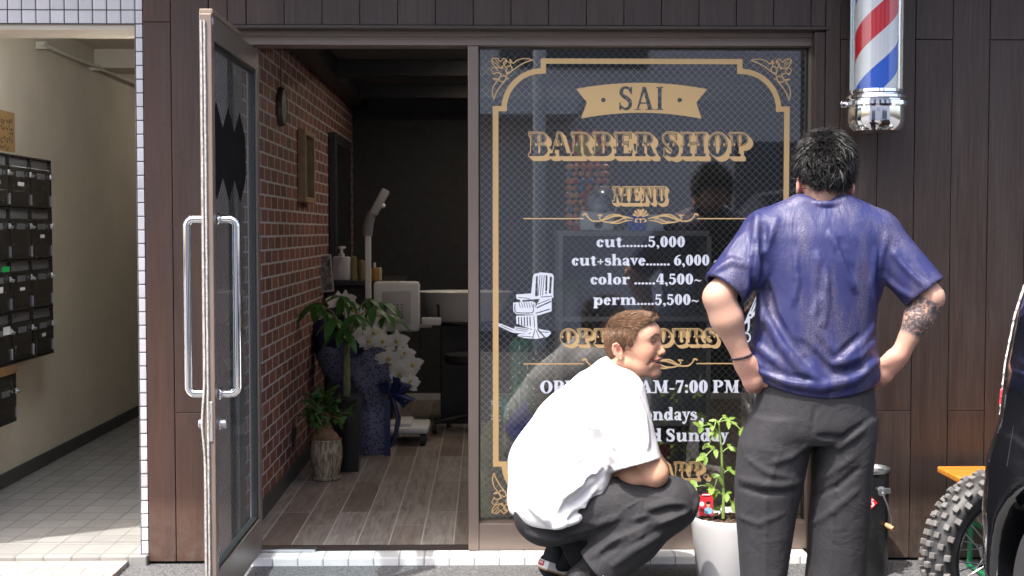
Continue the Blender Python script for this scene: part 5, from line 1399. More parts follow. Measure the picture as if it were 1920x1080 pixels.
M_sock = cloth('black_sock', (.010,.010,.011), .9, 700, .1, 0, .2, 20)
for y, kn, an, t0 in ((-.40,(1240,960),(1048,1052),.66),(-.64,(1255,950),(1088,1086),.66)):
    k_, a_ = B_(*kn, y-.03 if y < -.5 else y), B_(*an, y); d_ = (a_-k_)/np.linalg.norm(a_-k_); p0 = k_+(a_-k_)*t0; p1 = a_+d_*.035
    q = Sdf(np.minimum(p0,p1)-.09, np.maximum(p0,p1)+.09, .004); q.cone(p0, p1, .058, .050, .01); q.build('sock', M_sock, kid)
# ================================================================== things on and before the front
def P(px, py, Y): return np.array(at(px, py, Y))
def leaf(mb, base, d, n, L, W, bend=.3, fold=.25, k=5, lobes=0, rg=None):
    """a pointed blade folded along its midrib; lobes gives it a toothed edge"""
    d = np.array(d, float); d /= np.linalg.norm(d); n = np.array(n, float); n -= d*(n@d); n /= np.linalg.norm(n)+1e-9; sd = np.cross(d, n)
    q = np.array(base, float); vs = []; m = k
    for i in range(m+1):
        t = i/m; w = W*.5*math.sin(math.pi*min(1, t*.93+.05))**.8*(1.15-.55*t)
        if lobes: w *= .72+.42*(i % 2)
        if i == m: w = 0.0004
        vs += [q-sd*w+n*w*fold, q, q+sd*w+n*w*fold]
        d = d-n*bend/m; d /= np.linalg.norm(d); n = n-d*(n@d); n /= np.linalg.norm(n); q = q+d*L/m
    fs = []
    for i in range(m):
        a = 3*i; fs += [(a,a+1,a+4,a+3),(a+1,a+2,a+5,a+4)]
    mb._add(vs, fs)
def leaf_mat(name, c1, c2, rough=.4, tr=.35):
    t = NT(name); isl = t.island(); c = t.mix(isl, c1, c2); b = t.n('ShaderNodeBsdfPrincipled'); t.put(b.inputs['Base Color'], c); b.inputs['Roughness'].default_value = rough
    tl = t.n('ShaderNodeBsdfTranslucent'); t.put(tl.inputs[0], t.mix(.5, c, (min(1,c2[0]*2.2),min(1,c2[1]*2),c2[2]*.8)))
    m = t.n('ShaderNodeMixShader'); m.inputs[0].default_value = tr; t.l(b.outputs[0], m.inputs[1]); t.l(tl.outputs[0], m.inputs[2]); t.l(m.outputs[0], t.out.inputs[0]); return t.m
# --- barber pole
pc = P(1641,300,-.225); pcx, pcy = pc[0], pc[1]
pole = thing('barber_pole', 'red, white and blue striped barber pole with chrome ends on the dark cladding', 'barber pole', (pcx, pcy, AZ(248,-.225)))
zb = AZ(171,-.225); ztop = 2.52; per = .455
t = NT('pole_stripes'); x = t.xyz(t.pos()); dx, dy = t.math('SUBTRACT', x[0], pcx), t.math('SUBTRACT', x[1], pcy)
phi = t.math('ARCTAN2', dx, t.math('MULTIPLY', dy, -1))
zr = AZ(87,-.225)+per/4
f = t.math('FRACT', t.math('ADD', t.math('MULTIPLY', t.math('SUBTRACT', x[2], zr), 1/per), t.math('MULTIPLY_ADD', phi, -1/(2*math.pi), .125+1)))
W_, R_, L_ = (.86,.88,.90), (.74,.012,.03), (.004,.12,.72)
c = t.ramp(f, [(0,R_),(.25,W_),(.5,L_),(.75,W_)], 'CONSTANT')
M_str = t.bsdf(c, .35)
b = MB(); b.lathe([(.083,zb-.01),(.083,ztop)], (pcx,pcy,0), 48); b.build('striped_drum', M_str, pole, True)
b = MB(); b.lathe([(.103,zb-.005),(.103,ztop)], (pcx,pcy,0), 48); gl = b.build('glass_tube', glass_mat('clear_tube', (.985,.99,.99), (1,1,1), .03, .5), pole, True)
for v in gl.data.polygons: pass
rim = lambda z: [(.100,z),(.108,z+.001),(.110,z-.010),(.104,z-.016),(.106,z-.020),(.118,z-.022),(.120,z-.032),(.112,z-.038),(.114,z-.042),(.126,z-.046),(.127,z-.060),(.124,z-.066),(.112,z-.068),(.113,z-.120),(.109,z-.142),(.096,z-.160),(.070,z-.169),(.0,z-.172)]
b = MB(); b.lathe([(r, z) for r, z in rim(zb+.004)], (pcx,pcy,0), 56); b.build('lower_cap', M_chrome, pole, True, 30)
b = MB(); b.lathe([(r, 2*ztop-z-.01) for r, z in rim(ztop)], (pcx,pcy,0), 56); b.build('upper_cap', M_chrome, pole, True, 30)
b = MB()
for z in (zb-.05, ztop+.05): b.bbox(pcx-.03, pcx+.03, pcy+.10, YF-.001, z-.02, z+.02, .004)
b.bbox(pcx-.05, pcx+.05, YF-.012, YF-.0005, zb-.09, ztop+.09, .003); b.build('wall_bracket', M_chrome, pole)
b = MB(); b.lathe([(.016,0),(.016,.018),(.010,.022)], P(1586,196,-.225), 14, Matrix.Rotation(-math.pi/2,4,'Y')); b.build('clamp_screw', M_chrome, pole, True)
# --- white pot and its tomato plant
ptx, pty = P(1369,967,-.43)[0], -.43; pz1 = P(1369,966,-.43)[2]
pot = thing('flower_pot', 'tall white round pot standing between the two men', 'pot', (ptx, pty, GZ))
b = MB(); b.lathe([(.0,GZ+.004),(.118,GZ+.003),(.124,GZ+.012),(.150,pz1-.03),(.156,pz1-.006),(.155,pz1),(.149,pz1+.001),(.145,pz1-.005),(.138,pz1-.05),(.0,pz1-.052)], (ptx,pty,0), 64); b.build('pot_wall', simple('white_glaze', (.74,.735,.75), .42, 0, .03, 5, .05), pot, True)
b = MB(); rg = np.random.default_rng(4)
b.lathe([(.0,pz1-.022),(.08,pz1-.025),(.143,pz1-.032)], (ptx,pty,0), 30)
for i in range(420):
    r, q = .136*math.sqrt(rg.random()), rg.uniform(0,6.283); s_ = rg.uniform(.004,.010)
    b.ball((ptx+r*math.cos(q), pty+r*math.sin(q), pz1-.026+rg.uniform(0,.008)), (s_, s_*rg.uniform(.6,1), s_*.8), 6, 4)
b.build('soil', simple('bark_soil', (.075,.045,.03), .95, 0, .5, 40, .3), pot, False)
tom = thing('tomato_plant', 'young green tomato plant growing in the white pot', 'plant', (ptx-.02, pty, pz1-.02))
M_tl = leaf_mat('tomato_leaf', (.12,.22,.030), (.25,.37,.07), .5, .35); M_ts = simple('green_stem', (.20,.30,.08), .5)
stem = [P(1356,972,pty), P(1357,930,pty), P(1354,890,pty), P(1353,850,pty), P(1350,815,pty), P(1347,792,pty)]
b = MB(); b.tube(stem, [.0065,.006,.0055,.005,.004,.003], 8)
lf = MB(); rg = np.random.default_rng(12)
def compound(p0, p1, n, L, W):
    p0, p1 = np.array(p0), np.array(p1); d = p1-p0; pts = []
    for i in range(6): tt = i/5; pts.append(p0+d*tt+np.array((0,0,.018*math.sin(math.pi*tt)-.02*tt*tt)))
    b.tube(pts, [.0022]*5+[.0012], 5); up = np.array((0,-.55,.8)); ax = d/np.linalg.norm(d); sd = np.cross(ax, up); sd /= np.linalg.norm(sd)
    leaf(lf, pts[-1], ax+rg.normal(0,.15,3), up, L, W, .5, .2, 7, 1)
    for i in range(n):
        q = pts[2]+(pts[-1]-pts[2])*(i/max(1,n-1))*.9
        for s_ in (-1,1): leaf(lf, q, ax*.6+sd*s_+rg.normal(0,.18,3), up+rg.normal(0,.2,3), L*rg.uniform(.75,1.15), W*rg.uniform(.65,.95), .5, .2, 7, 1)
y0 = pty
for a, e, n, L, W in ((stem[4],(1314,792),2,.040,.027),(stem[5],(1392,800),2,.038,.026),(stem[5],(1372,785),1,.034,.022),(stem[3],(1322,848),2,.042,.030),(stem[3],(1388,838),2,.040,.028),(stem[4],(1330,822),1,.036,.026),(stem[2],(1385,884),2,.044,.030),(stem[1],(1302,905),2,.052,.036),(stem[1],(1322,930),2,.044,.032),(stem[1],(1372,938),2,.044,.030),(stem[2],(1338,912),1,.040,.028),(stem[0],(1340,946),1,.036,.026),(stem[5],(1338,800),1,.03,.02)):
    compound(a, P(e[0],e[1],y0+rg.uniform(-.05,.03)), n, L, W)
b.build('stem', M_ts, tom, True); lf.build('foliage', M_tl, tom, 'keep')
# plant label stuck in the soil
tg = thing('plant_label', 'red and pale blue plastic plant label stuck in the white pot', 'label', tuple(P(1323,968,-.525)))
ty = -.525; U = lambda u, v: P(u, v, ty)
pts = [U(1310+0,967), U(1310,934)] + [U(1323.5-13.5*math.cos(q), 934-9*math.sin(q)) for q in np.linspace(.15,math.pi-.15,9)] + [U(1337,934), U(1337,967)]
M_tag = simple('red_label', (.55,.03,.04), .4, bump=0)
b = MB(); b.prism(pts, (0,1,0), .002); tb = b.build('card', M_tag, tg)
def flat(cu, cv, ru, rv, mat, nm, off):
    b = MB(); b.prism([U(cu+ru*math.cos(q), cv+rv*math.sin(q))+np.array((0,-off,0)) for q in np.linspace(0,2*math.pi,17)[:-1]], (0,1,0), .0004); b.build(nm, mat, tb)
M_lb = simple('pale_blue', (.25,.50,.72), .4, bump=0); M_skn = simple('face_tone', (.62,.36,.26), .5, bump=0)
flat(1316,945,4.5,4.5, M_white, 'white_disc', .0008); flat(1328,958,8,7, M_lb, 'blue_patch', .0008); flat(1328,946,3.6,4.8, M_skn, 'portrait', .0014); flat(1328,942.5,3.9,2.6, M_black, 'portrait_hair', .0020)
b = MB()
for i, (u0,v0,u1,v1) in enumerate(((1312,957,1316,954),(1315,959,1320,955),(1318,961,1323,958),(1322,962,1327,960),(1313,962,1318,964),(1320,965,1330,964))):
    b.tube([U(u0,v0)+(0,-.0016,0), U((u0+u1)/2,v1-1)+(0,-.0016,0), U(u1,v1)+(0,-.0016,0)], .0012, 5)
b.build('scribble', M_black, tb)
b = MB(); b.tube([U(1317,928)+(0,-.001,0), U(1331,928)+(0,-.001,0)], .0022, 5); b.build('title_stroke', M_white, tb)
# --- black pail by the wall
bx, by = P(1629,877,-.26)[0], -.26; bz = P(1629,877,-.26)[2]
pail = thing('ash_pail', 'tall black metal pail with a galvanised rim and wire handle by the cladding', 'pail', (bx, by, GZ))
b = MB(); b.lathe([(.076,GZ+.003),(.078,GZ+.012),(.0785,bz-.03),(.080,bz-.012)], (bx,by,0), 40); b.build('pail_wall', simple('black_enamel', (.013,.013,.014), .28, 0, .1, 10, .05), pail, True)
b = MB(); b.lathe([(.081,bz-.013),(.084,bz-.010),(.085,bz),(.081,bz+.003),(.077,bz),(.074,bz-.02),(.0,bz-.024)], (bx,by,0), 40); b.build('rim', M_steel, pail, True)
ear = np.array((bx+.030, by-.078, P(1645,914,by)[2]))
b = MB(); b.lathe([(.019,0),(.019,.004),(.010,.006),(.010,.016),(.013,.017),(.013,.021),(0,.022)], ear+(0,.002,0), 20, Matrix.Rotation(math.pi/2,4,'X')@Matrix.Rotation(R(-18),4,'Y')); b.bbox(ear[0]-.010,ear[0]+.036,ear[1]-.001,ear[1]+.010,ear[2]-.010,ear[2]+.012,.003); b.build('handle_ear', M_steel, pail, True)
hp_ = [ear+(0,-.016,0), P(1655,925,by-.10), P(1664,948,by-.10), P(1670,972,by-.09), P(1671,987,by-.08), P(1664,988,by-.03), P(1640,975,by+.07)]
b = MB(); b.tube(hp_, .0035, 8); hd_w = b.build('bail_handle', M_steel, pail, True)
b = MB(); d_ = P(1673,990,by-.085)-P(1659,985,by-.06); b.tube([P(1661,984,by-.06), P(1668,988,by-.075), P(1675,992,by-.09)], [.009,.011,.009], 12); b.build('wooden_grip', simple('turned_wood', (.42,.25,.12), .5), hd_w, True)
q = [P(1645.5,943,by-.0815), P(1629,959,by-.0815), P(1613,943,by-.0815), P(1629,927,by-.0815)]
b = MB(); b.prism(q, (0,1,0), .0015); lab = b.build('red_sticker', simple('red_diamond', (.72,.02,.03), .4, bump=0), pail)
cv = Canvas(1616,930,1644,956,6); write(cv, '65', 1618, 1640, 950, 14); vs, fs = cv.mesh(lambda u, v: tuple(P(u, v, by-.0822))); b = MB(); b._add(vs, fs); b.build('sticker_mark', M_white, lab, 'keep')
# --- bench
bn = thing('bench', 'varnished orange wooden bench on green metal legs behind the knobbly wheel', 'bench', (2.3,-.30,GZ))
t = NT('varnished_pine'); g_ = t.noise(t.map(t.pos(),(1.5,30,30)), 2, 5, .6, .6); M_pine = t.bsdf(t.ramp(g_, [(.3,(.52,.17,.015)),(.7,(.78,.33,.05))]), .25, 0, t.bump(g_, .1, .002), Coat_Weight=.4)
zt_ = P(1757,874,-.155)[2]; xb = P(1757,874,-.155)[0]
b = MB(); b.bbox(xb, xb+1.25, -.455, -.155, zt_-.026, zt_, .006); b.build('seat', M_pine, bn)
M_grn = simple('green_enamel', (.01,.15,.06), .4)
for x_ in (xb+.13, xb+1.1):
    b = MB()
    for y_ in (-.41, -.20): b.tube([(x_, y_, zt_-.03), (x_+.0, y_+(-.02 if y_ < -.3 else .02), GZ)], .012, 8)
    b.tube([(x_,-.41,.22),(x_,-.20,.22)], .009, 8); b.tube([(x_,-.415,GZ+.012),(x_,-.195,GZ+.012)], .011, 8); b.build('leg_frame', M_grn, bn, True)
# --- motorcycle: only its rear wheel shows past the car
wc = P(1874,1050,-1.20); wc[2] = .325; RW = .298
mc = thing('motorcycle', 'off-road motorcycle with a knobbly tyre and spoked wheel parked beside the black car', 'motorcycle', (wc[0],wc[1],GZ), R(20))
MW = pmat(mc)
def mp(x, y, z): return MW @ Vector((x, y, z))           # x along the machine, y across
M_tyre = simple('knobbly_rubber', (.105,.10,.097), .85, 0, .45, 30, .3); M_side = simple('black_sidewall', (.022,.022,.023), .55, 0, .1, 30, .1); M_rimb = simple('black_rim', (.02,.02,.022), .35, .3)
Rz = Matrix.Rotation(R(20),4,'Z')
def wheel(cx_, rad, wd):
    c = mp(cx_, 0, rad)
    MM = Matrix.Translation(c) @ Rz
    prof = []
    for i in range(15):
        q = math.pi*(i/14)-math.pi/2; prof.append((rad-.052+.040*math.cos(q), wd*.46*math.sin(q)))
    b = MB(); n = 72; vs = []; fs = []
    prof = [(rad-.105, -.030)] + prof + [(rad-.105,.030)]
    for (r, o) in prof:
        for j in range(n): q = 2*math.pi*j/n; vs.append(MM @ Vector((r*math.cos(q), o, r*math.sin(q))))
    k = len(prof)
    for i in range(k-1):
        for j in range(n): fs.append((i*n+j,i*n+(j+1)%n,(i+1)*n+(j+1)%n,(i+1)*n+j))
    b._add(vs, fs); ty_ = b.build('tyre', M_side, mc, True)
    b = MB(); N_ = 54
    for j in range(N_):
        q = 2*math.pi*j/N_
        for o, rr, tilt in (((-.5,rad-.030,-.75),(-.17,rad-.008,-.2),(.17,rad-.008,.2),(.5,rad-.030,.75)) if j % 2 == 0 else ((-.36,rad-.014,-.45),(0,rad-.005,0),(.36,rad-.014,.45))):
            M = MM @ Matrix.Rotation(-q,4,'Y') @ Matrix.Translation((rr-.006,o*wd,0)) @ Matrix.Rotation(tilt,4,'Z')
            b.bbox(-.012,.011,-.0102,.0102,-.0098,.0098,.0026,M)
    b.build('tread_knobs', M_tyre, ty_)
    b = MB(); vs = []; fs = []; pr = [(rad-.104,-.036),(rad-.096,-.038),(rad-.096,-.032),(rad-.112,-.022),(rad-.116,0),(rad-.112,.022),(rad-.096,.032),(rad-.096,.038),(rad-.104,.036),(rad-.124,.010),(rad-.124,-.010)]
    for (r, o) in pr:
        for j in range(n): q = 2*math.pi*j/n; vs.append(MM @ Vector((r*math.cos(q), o, r*math.sin(q))))
    k = len(pr)
    for i in range(k):
        for j in range(n): fs.append((i*n+j,i*n+(j+1)%n,((i+1)%k)*n+(j+1)%n,((i+1)%k)*n+j))
    b._add(vs, fs); rm = b.build('rim', M_rimb, mc, True)
    b = MB()
    for j in range(32):
        q = 2*math.pi*j/32; q2 = q+(.55 if j % 4 < 2 else -.55); o = .03 if j % 2 else -.03
        b.tube([MM @ Vector(((rad-.112)*math.cos(q), 0, (rad-.112)*math.sin(q))), MM @ Vector((.035*math.cos(q2), o, .035*math.sin(q2)))], .0022, 5)
    b.build('spokes', M_steel, mc, True)
    b = MB(); b.lathe([(.012,-.07),(.03,-.06),(.036,-.03),(.028,-.02),(.028,.02),(.036,.03),(.03,.06),(.012,.07)], c, 20, Rz.to_3x3().to_4x4() @ Matrix.Rotation(math.pi/2,4,'X')); b.build('hub', M_steel, mc, True)
wheel(0, RW, .118); wheel(1.32, .335, .085)
b = MB()
for y_ in (-.085,.085): b.tube([mp(0,y_,RW), mp(.25,y_*.9,RW+.03), mp(.52,y_*.7,.36)], .016, 8)
b.build('swingarm', M_steel, mc, True)
b = MB(); b.tube([mp(.52,0,.33), mp(.78,0,.28), mp(1.02,0,.55), mp(1.08,0,.90), mp(.75,0,.82), mp(.50,0,.72), mp(.52,0,.33)], .02, 8); b.build('frame', M_rimb, mc, True)
b = MB(); b.tube([mp(.28,0,.84), mp(.45,0,.83), mp(.72,0,.86), mp(.86,0,.92)], [.04,.07,.075,.05], 10); b.build('saddle', M_rubber, mc, True)
b = MB(); b.tube([mp(.80,0,.88), mp(.92,0,.93), mp(1.04,0,.90)], [.09,.12,.07], 12); b.build('tank', M_white, mc, True)
b = MB(); b.tube([mp(.62,0,.45), mp(.80,0,.45)], [.11,.12], 12); b.tube([mp(.80,0,.45), mp(.86,0,.66)], [.08,.06], 12); b.build('engine', M_steel, mc, True)
b = MB()
for y_ in (-.09,.09): b.tube([mp(1.32,y_,.335), mp(1.06,y_,1.00)], .02, 10)
b.tube([mp(1.02,-.36,1.06), mp(1.06,-.1,1.02), mp(1.06,.1,1.02), mp(1.02,.36,1.06)], .011, 8); b.build('fork', M_steel, mc, True)
# --- black car backed up towards the shop
car = thing('parked_car', 'glossy black car at the right edge with a clear lamp strip and silver wheel', 'car', (2.2,-3.2,GZ))
M_paint = simple('black_car_paint', (.006,.0065,.008), .045, 0, .05, 3, 0, Coat_Weight=1.0, Coat_Roughness=.02, Specular_IOR_Level=.7)
s = Sdf((1.38,-5.30,.18),(3.10,-1.30,1.72), .0125)
XS = lambda Z: np.interp(Z, [.2,.35,.55,.72,.84,1.0,1.15,1.27,1.45,1.62,1.70], [1.53,1.505,1.495,1.505,1.520,1.527,1.548,1.58,1.665,1.785,1.885])
XE = 2*2.24
def carf(X, Y, Z):
    xl = XS(Z).astype(np.float32); cxm = 2.24; hw = cxm-xl; yr = np.interp(Z, [.2,.4,.72,.85,1.27,1.62,1.7], [-1.50,-1.46,-1.47,-1.53,-1.58,-1.85,-2.0]).astype(np.float32); yf = np.interp(Z, [.2,.8,.95,1.0,1.6,1.7], [-5.1,-5.1,-4.9,-4.2,-3.5,-3.3]).astype(np.float32)
    qx = np.abs(X-cxm)-hw; cy_ = (yr+yf)/2; qy = np.abs(Y-cy_)-(yr-yf)/2; r = .13
    ax, ay = qx+r, qy+r
    d = np.sqrt(np.maximum(ax,0)**2+np.maximum(ay,0)**2)+np.minimum(np.maximum(ax,ay),0)-r
    return np.maximum(np.maximum(d, (.22-Z)), Z-1.66)
s.op(carf, (1.40,-5.2,.2),(3.08,-1.36,1.70), .01)
for yw in (-2.0,-4.45):
    for xs_ in (1.40, 3.08): s.op(lambda X,Y,Z: np.maximum(np.sqrt((Y-yw)**2+(Z-.335)**2)-.372, np.abs(X-xs_)-.30), (xs_-.3,yw-.38,.0),(xs_+.3,yw+.38,.72), .012, 'sub')
full = s.F.copy(); zz = s.ax[2][None,None,:]
s.F = np.maximum(full, zz-1.262); cb_ = s.build('car_body', M_paint, car, None, 4)
s.F = np.maximum(full+.006, 1.268-zz); s.build('window_glass', simple('smoked_glass', (.015,.017,.02), .03, 0, .05, 3, 0), car, None, 4)
M_clear = simple('clear_lens', (.62,.60,.60), .12, 0, .05, 20, 0, Coat_Weight=.6); M_redl = simple('red_lens', (.45,.05,.06), .12, 0, .05, 20, 0)
def lampf(z0, z1, g0):
    q = Sdf((1.40,-1.86,z0-.02),(1.72,-1.42,z1+.02), .006)
    def fn(X, Y, Z):
        d = carf(X, Y, Z)-g0; yb = np.interp(Z, [.84,.95,1.1,1.25], [-1.585,-1.605,-1.625,-1.655]).astype(np.float32)
        return np.maximum(np.maximum(np.maximum(d, -d-.03), yb-Y), np.maximum(z0-Z, Z-z1))
    return q.op(fn, (1.40,-1.8,z0),(1.70,-1.44,z1), .004)
lamp = lampf(.845, 1.245, .006).build('tail_lamp', M_clear, car, None, 2)
lampf(.875, .93, .009).build('red_lens', M_redl, lamp, None, 2)
b = MB(); b.tube([(float(XS(np.array(z)))+.001, -1.70-.05*z, z) for z in np.linspace(.72,.84,6)], .002, 6); b.build('panel_gap', M_rubber, car)
MY = Matrix.Rotation(math.pi/2,4,'Y')
for yw in (-2.0,-4.45):
    for sx, xw in ((-1,1.53),(1,2.95)):
        Mw = Matrix.Rotation(-math.pi/2 if sx < 0 else math.pi/2,4,'Y')
        b = MB(); b.lathe([(.20,-.16),(.29,-.16),(.305,-.13),(.308,-.08),(.305,-.03),(.292,-.006),(.225,.0),(.205,-.01)], (xw,yw,.333), 48, Mw); ty_ = b.build('car_tyre', simple('car_rubber', (.03,.03,.031), .7, 0, .15, 30, .1) if yw == -2.0 and sx < 0 else bpy.data.materials['car_rubber'], car, True)
        b = MB(); b.lathe([(.212,-.012),(.206,.002),(.196,.004),(.188,-.03),(.10,-.045),(.06,-.02),(.035,-.008),(.0,-.006)], (xw,yw,.333), 48, Mw)
        for i in range(5):
            q = 2*math.pi*i/5; M = Matrix.Translation((xw,yw,.333)) @ Mw @ Matrix.Rotation(q,4,'Z'); b.bbox(.045,.198,-.024,.024,-.03,-.006,.006,M)
        b.build('alloy_rim', simple('silver_alloy', (.62,.62,.63), .28, .6, .03, 10, .02) if yw == -2.0 and sx < 0 else bpy.data.materials['silver_alloy'], car, True)
# ================================================================== the corridor: letter boxes and a notice
mb_ = thing('mailbox_bank', 'bank of black apartment letter boxes on the corridor wall', 'mailbox', (CX0, 1.3, .46))
MFX = -2.36; M_mb = simple('black_lacquer', (.016,.015,.015), .25, 0, .12, 12, .04); M_mbi = simple('grey_slot', (.17,.17,.18), .45, .4); M_brn = simple('brown_board', (.20,.11,.05), .6)
ye = [1.78,1.46,1.145,.83,.52]; ze = [1.775,1.51,1.245,.985,.735]
cas = MB()
for z_ in ze: cas.box(CX0+.0005, MFX+.001, ye[-1], ye[0]+.006, z_-.004, z_+.004)
for y_ in ye: cas.box(CX0+.0006, MFX+.002, y_-.004, y_+.004, ze[-1], ze[0])
cas.box(CX0+.001, CX0+.006, ye[-1], ye[0], ze[-1], ze[0]); cas.build('cabinet', M_mb, mb_)
b = MB(); b.bbox(CX0+.0007, MFX+.004, ye[-1], 1.225, .685, .730, .003); b.build('shelf_board', M_brn, mb_)
b = MB(); b.box(CX0+.0008, MFX-.006, ye[-1], 1.215, .44, .684); b.build('lower_cabinet', M_mb, mb_)
rg = np.random.default_rng(9)
def mbox(y1, y0, z1, z0):
    b = MB(); b.bbox(MFX-.014, MFX, y0+.008, y1-.008, z0+.008, z1-.052, .003); b.bbox(MFX-.002, MFX+.003, y0+.05, y1-.05, z0+.03, z0+.09, .002); d = b.build('mailbox_door', M_mb, mb_)
    b = MB(); b.box(MFX-.02, MFX-.016, y0+.006, y1-.006, z1-.05, z1-.006); b.build('letter_slot', M_mbi, mb_)
    zc_ = z1-.088
    b = MB(); b.bbox(MFX+.001, MFX+.012, y1-.034, y1-.010, zc_-.014, zc_+.014, .004); b.tube([(MFX+.012,y1-.022,zc_),(MFX+.026,y1-.022,zc_-.004),(MFX+.026,y1-.040,zc_-.010)], .005, 8); b.build('latch', M_steel, d)
    b = MB(); b.bbox(MFX-.001, MFX+.002, y0+.10, y1-.10, z1-.105, z1-.075, .001); b.build('name_slot', M_mbi, d)
    b = MB(); b.bbox(MFX-.006, MFX+.007, y1-.0075, y1+.001, z0+.02, z0+.075, .001); b.build('hinge', M_steel, d)
for j in range(4):
    for i in range(4): mbox(ye[i], ye[i+1], ze[j], ze[j+1])
for i, j, w_, h__ in ((0,1,.07,.018),(1,0,.09,.02),(2,2,.08,.03),(0,3,.06,.018),(1,2,.07,.016),(2,0,.05,.02)):
    b = MB(); yc_ = (ye[i]+ye[i+1])/2; zc_ = ze[j]-.15; b.box(MFX+.0035,MFX+.0043,yc_-w_/2,yc_+w_/2,zc_,zc_+h__); b.build('name_label', M_white, mb_)
mbox(1.205, .90, .684, .44)
b = MB(); b.box(MFX+.0035, MFX+.0045, 1.02, 1.12, 1.195, 1.222); b.build('green_sticker', simple('green_tape', (.02,.40,.10), .5, bump=0), mb_)
b = MB(); b.box(MFX+.0035, MFX+.0045, 1.02, 1.12, .885, .925); b.build('white_sticker', M_white, mb_)
nz1, nz0 = AZ(213,1.5,20)+.0, AZ(286,1.5,20); nx = CX0+.003
nz1, nz0 = 1.4+(432-212)/354*1.0, 1.4+(432-286)/354
nt_ = thing('handwritten_notice', 'brown kraft paper notice with handwriting above the letter boxes', 'notice', (nx, 1.5, nz0))
b = MB(); b.box(nx-.002, nx, 1.30, 1.63, nz0, nz1); sh_ = b.build('paper', simple('kraft_paper', (.42,.25,.10), .8, 0, .08, 10, .1), nt_)
b = MB(); rg = np.random.default_rng(21)
for r_, (z_, n) in enumerate(((nz1-.045,6),(nz1-.082,7),(nz1-.115,2),(nz1-.148,7),(nz1-.19,4))):
    for i in range(n):
        yy = 1.60-.036*i-.01*(r_ == 4)*6
        for k in range(4):
            a = np.array((nx+.0006, yy-rg.uniform(.0,.026), z_+rg.uniform(-.012,.012))); e = a+np.array((0, rg.uniform(-.016,.004), rg.uniform(-.014,.008))); b.tube([a, e], .0016, 4)
b.build('handwriting', M_black, sh_)
# ================================================================== inside the doorway
IZ = FZ
def potted(name, label, cat, px, py_foot):
    s_ = (py_foot-432)/(1.40-IZ); Y = F/s_+CAM.y; p = P(px, 700, Y); o = thing(name, label, cat, (p[0], Y, IZ)); return o, p[0], Y
# small ginseng ficus in a ribbed brown and cream pot
o, x0, y0 = potted('flower_pot', 'small barrel shaped brown and cream pot on a saucer by the brick wall', 'pot', 611, 900)
t = NT('dripped_glaze'); q = t.xyz(t.pos()); an = t.math('ARCTAN2', t.math('SUBTRACT', q[0], x0), t.math('SUBTRACT', q[1], y0))
nn = t.noise(t.comb(t.math('MULTIPLY', an, 4.2), 0, t.math('MULTIPLY', q[2], 9)), 1.6, 5, .7, .4)
M_drip = t.bsdf(t.ramp(nn, [(.34,(.075,.045,.028)),(.48,(.26,.20,.13)),(.58,(.55,.50,.40)),(.7,(.16,.10,.06))]), .35, 0, t.bump(nn, .4, .006))
b = MB(); b.lathe([(.0,IZ+.018),(.066,IZ+.018),(.074,IZ+.05),(.086,IZ+.12),(.086,IZ+.17),(.080,IZ+.205),(.084,IZ+.215),(.082,IZ+.220),(.074,IZ+.215),(.072,IZ+.19),(.0,IZ+.185)], (x0,y0,0), 40); b.build('pot_wall', M_drip, o, True)
b = MB(); b.lathe([(.0,IZ+.001),(.070,IZ+.001),(.078,IZ+.006),(.079,IZ+.020),(.073,IZ+.021),(.070,IZ+.0175),(.0,IZ+.0175)], (x0,y0,0), 40); b.build('saucer', M_drip, o, True)
fic = thing('ficus_plant', 'small bushy ficus with a swollen trunk in the brown and cream pot', 'plant', (x0,y0,IZ+.19))
M_bark = simple('pale_bark', (.24,.14,.075), .8, 0, .25, 30, .4); M_leafd = leaf_mat('dark_leaf', (.020,.075,.016), (.055,.16,.03), .32, .2)
q = Sdf((x0-.12,y0-.1,IZ+.17),(x0+.12,y0+.1,IZ+.36), .004)
q.limb([((x0-.030,y0,IZ+.18),.026),((x0-.034,y0-.01,IZ+.235),.034),((x0-.006,y0,IZ+.285),.026),((x0,y0,IZ+.33),.011)], .02); q.limb([((x0+.034,y0-.01,IZ+.18),.022),((x0+.034,y0-.015,IZ+.225),.030),((x0+.012,y0,IZ+.275),.022)], .02); q.cone((x0,y0-.03,IZ+.18),(x0+.004,y0-.02,IZ+.25),.02,.024,.02)
q.build('trunk', M_bark, fic)
rg = np.random.default_rng(31); br = MB(); lf = MB(); c0 = np.array((x0,y0,IZ+.33))
for i in range(26):
    q_ = rg.uniform(0,6.283); el = rg.uniform(-.15,1.4); L = rg.uniform(.07,.145); d = np.array((math.cos(q_)*math.cos(el), math.sin(q_)*math.cos(el), math.sin(el))); e = c0+d*L*np.array((1,1,1.25)); m_ = c0+d*L*.5+(0,0,.015)
    br.tube([c0, m_, e], [.005,.0035,.002], 5)
    for k in range(8):
        tt = .35+.65*k/7; p = c0+(e-c0)*tt; dd = d*.5+rg.normal(0,.6,3); leaf(lf, p, dd, (0,-.3,1)+rg.normal(0,.3,3), rg.uniform(.045,.07), rg.uniform(.022,.032), .4, .25, 4)
br.build('branches', M_bark, fic, True); lf.build('foliage', M_leafd, fic, 'keep')
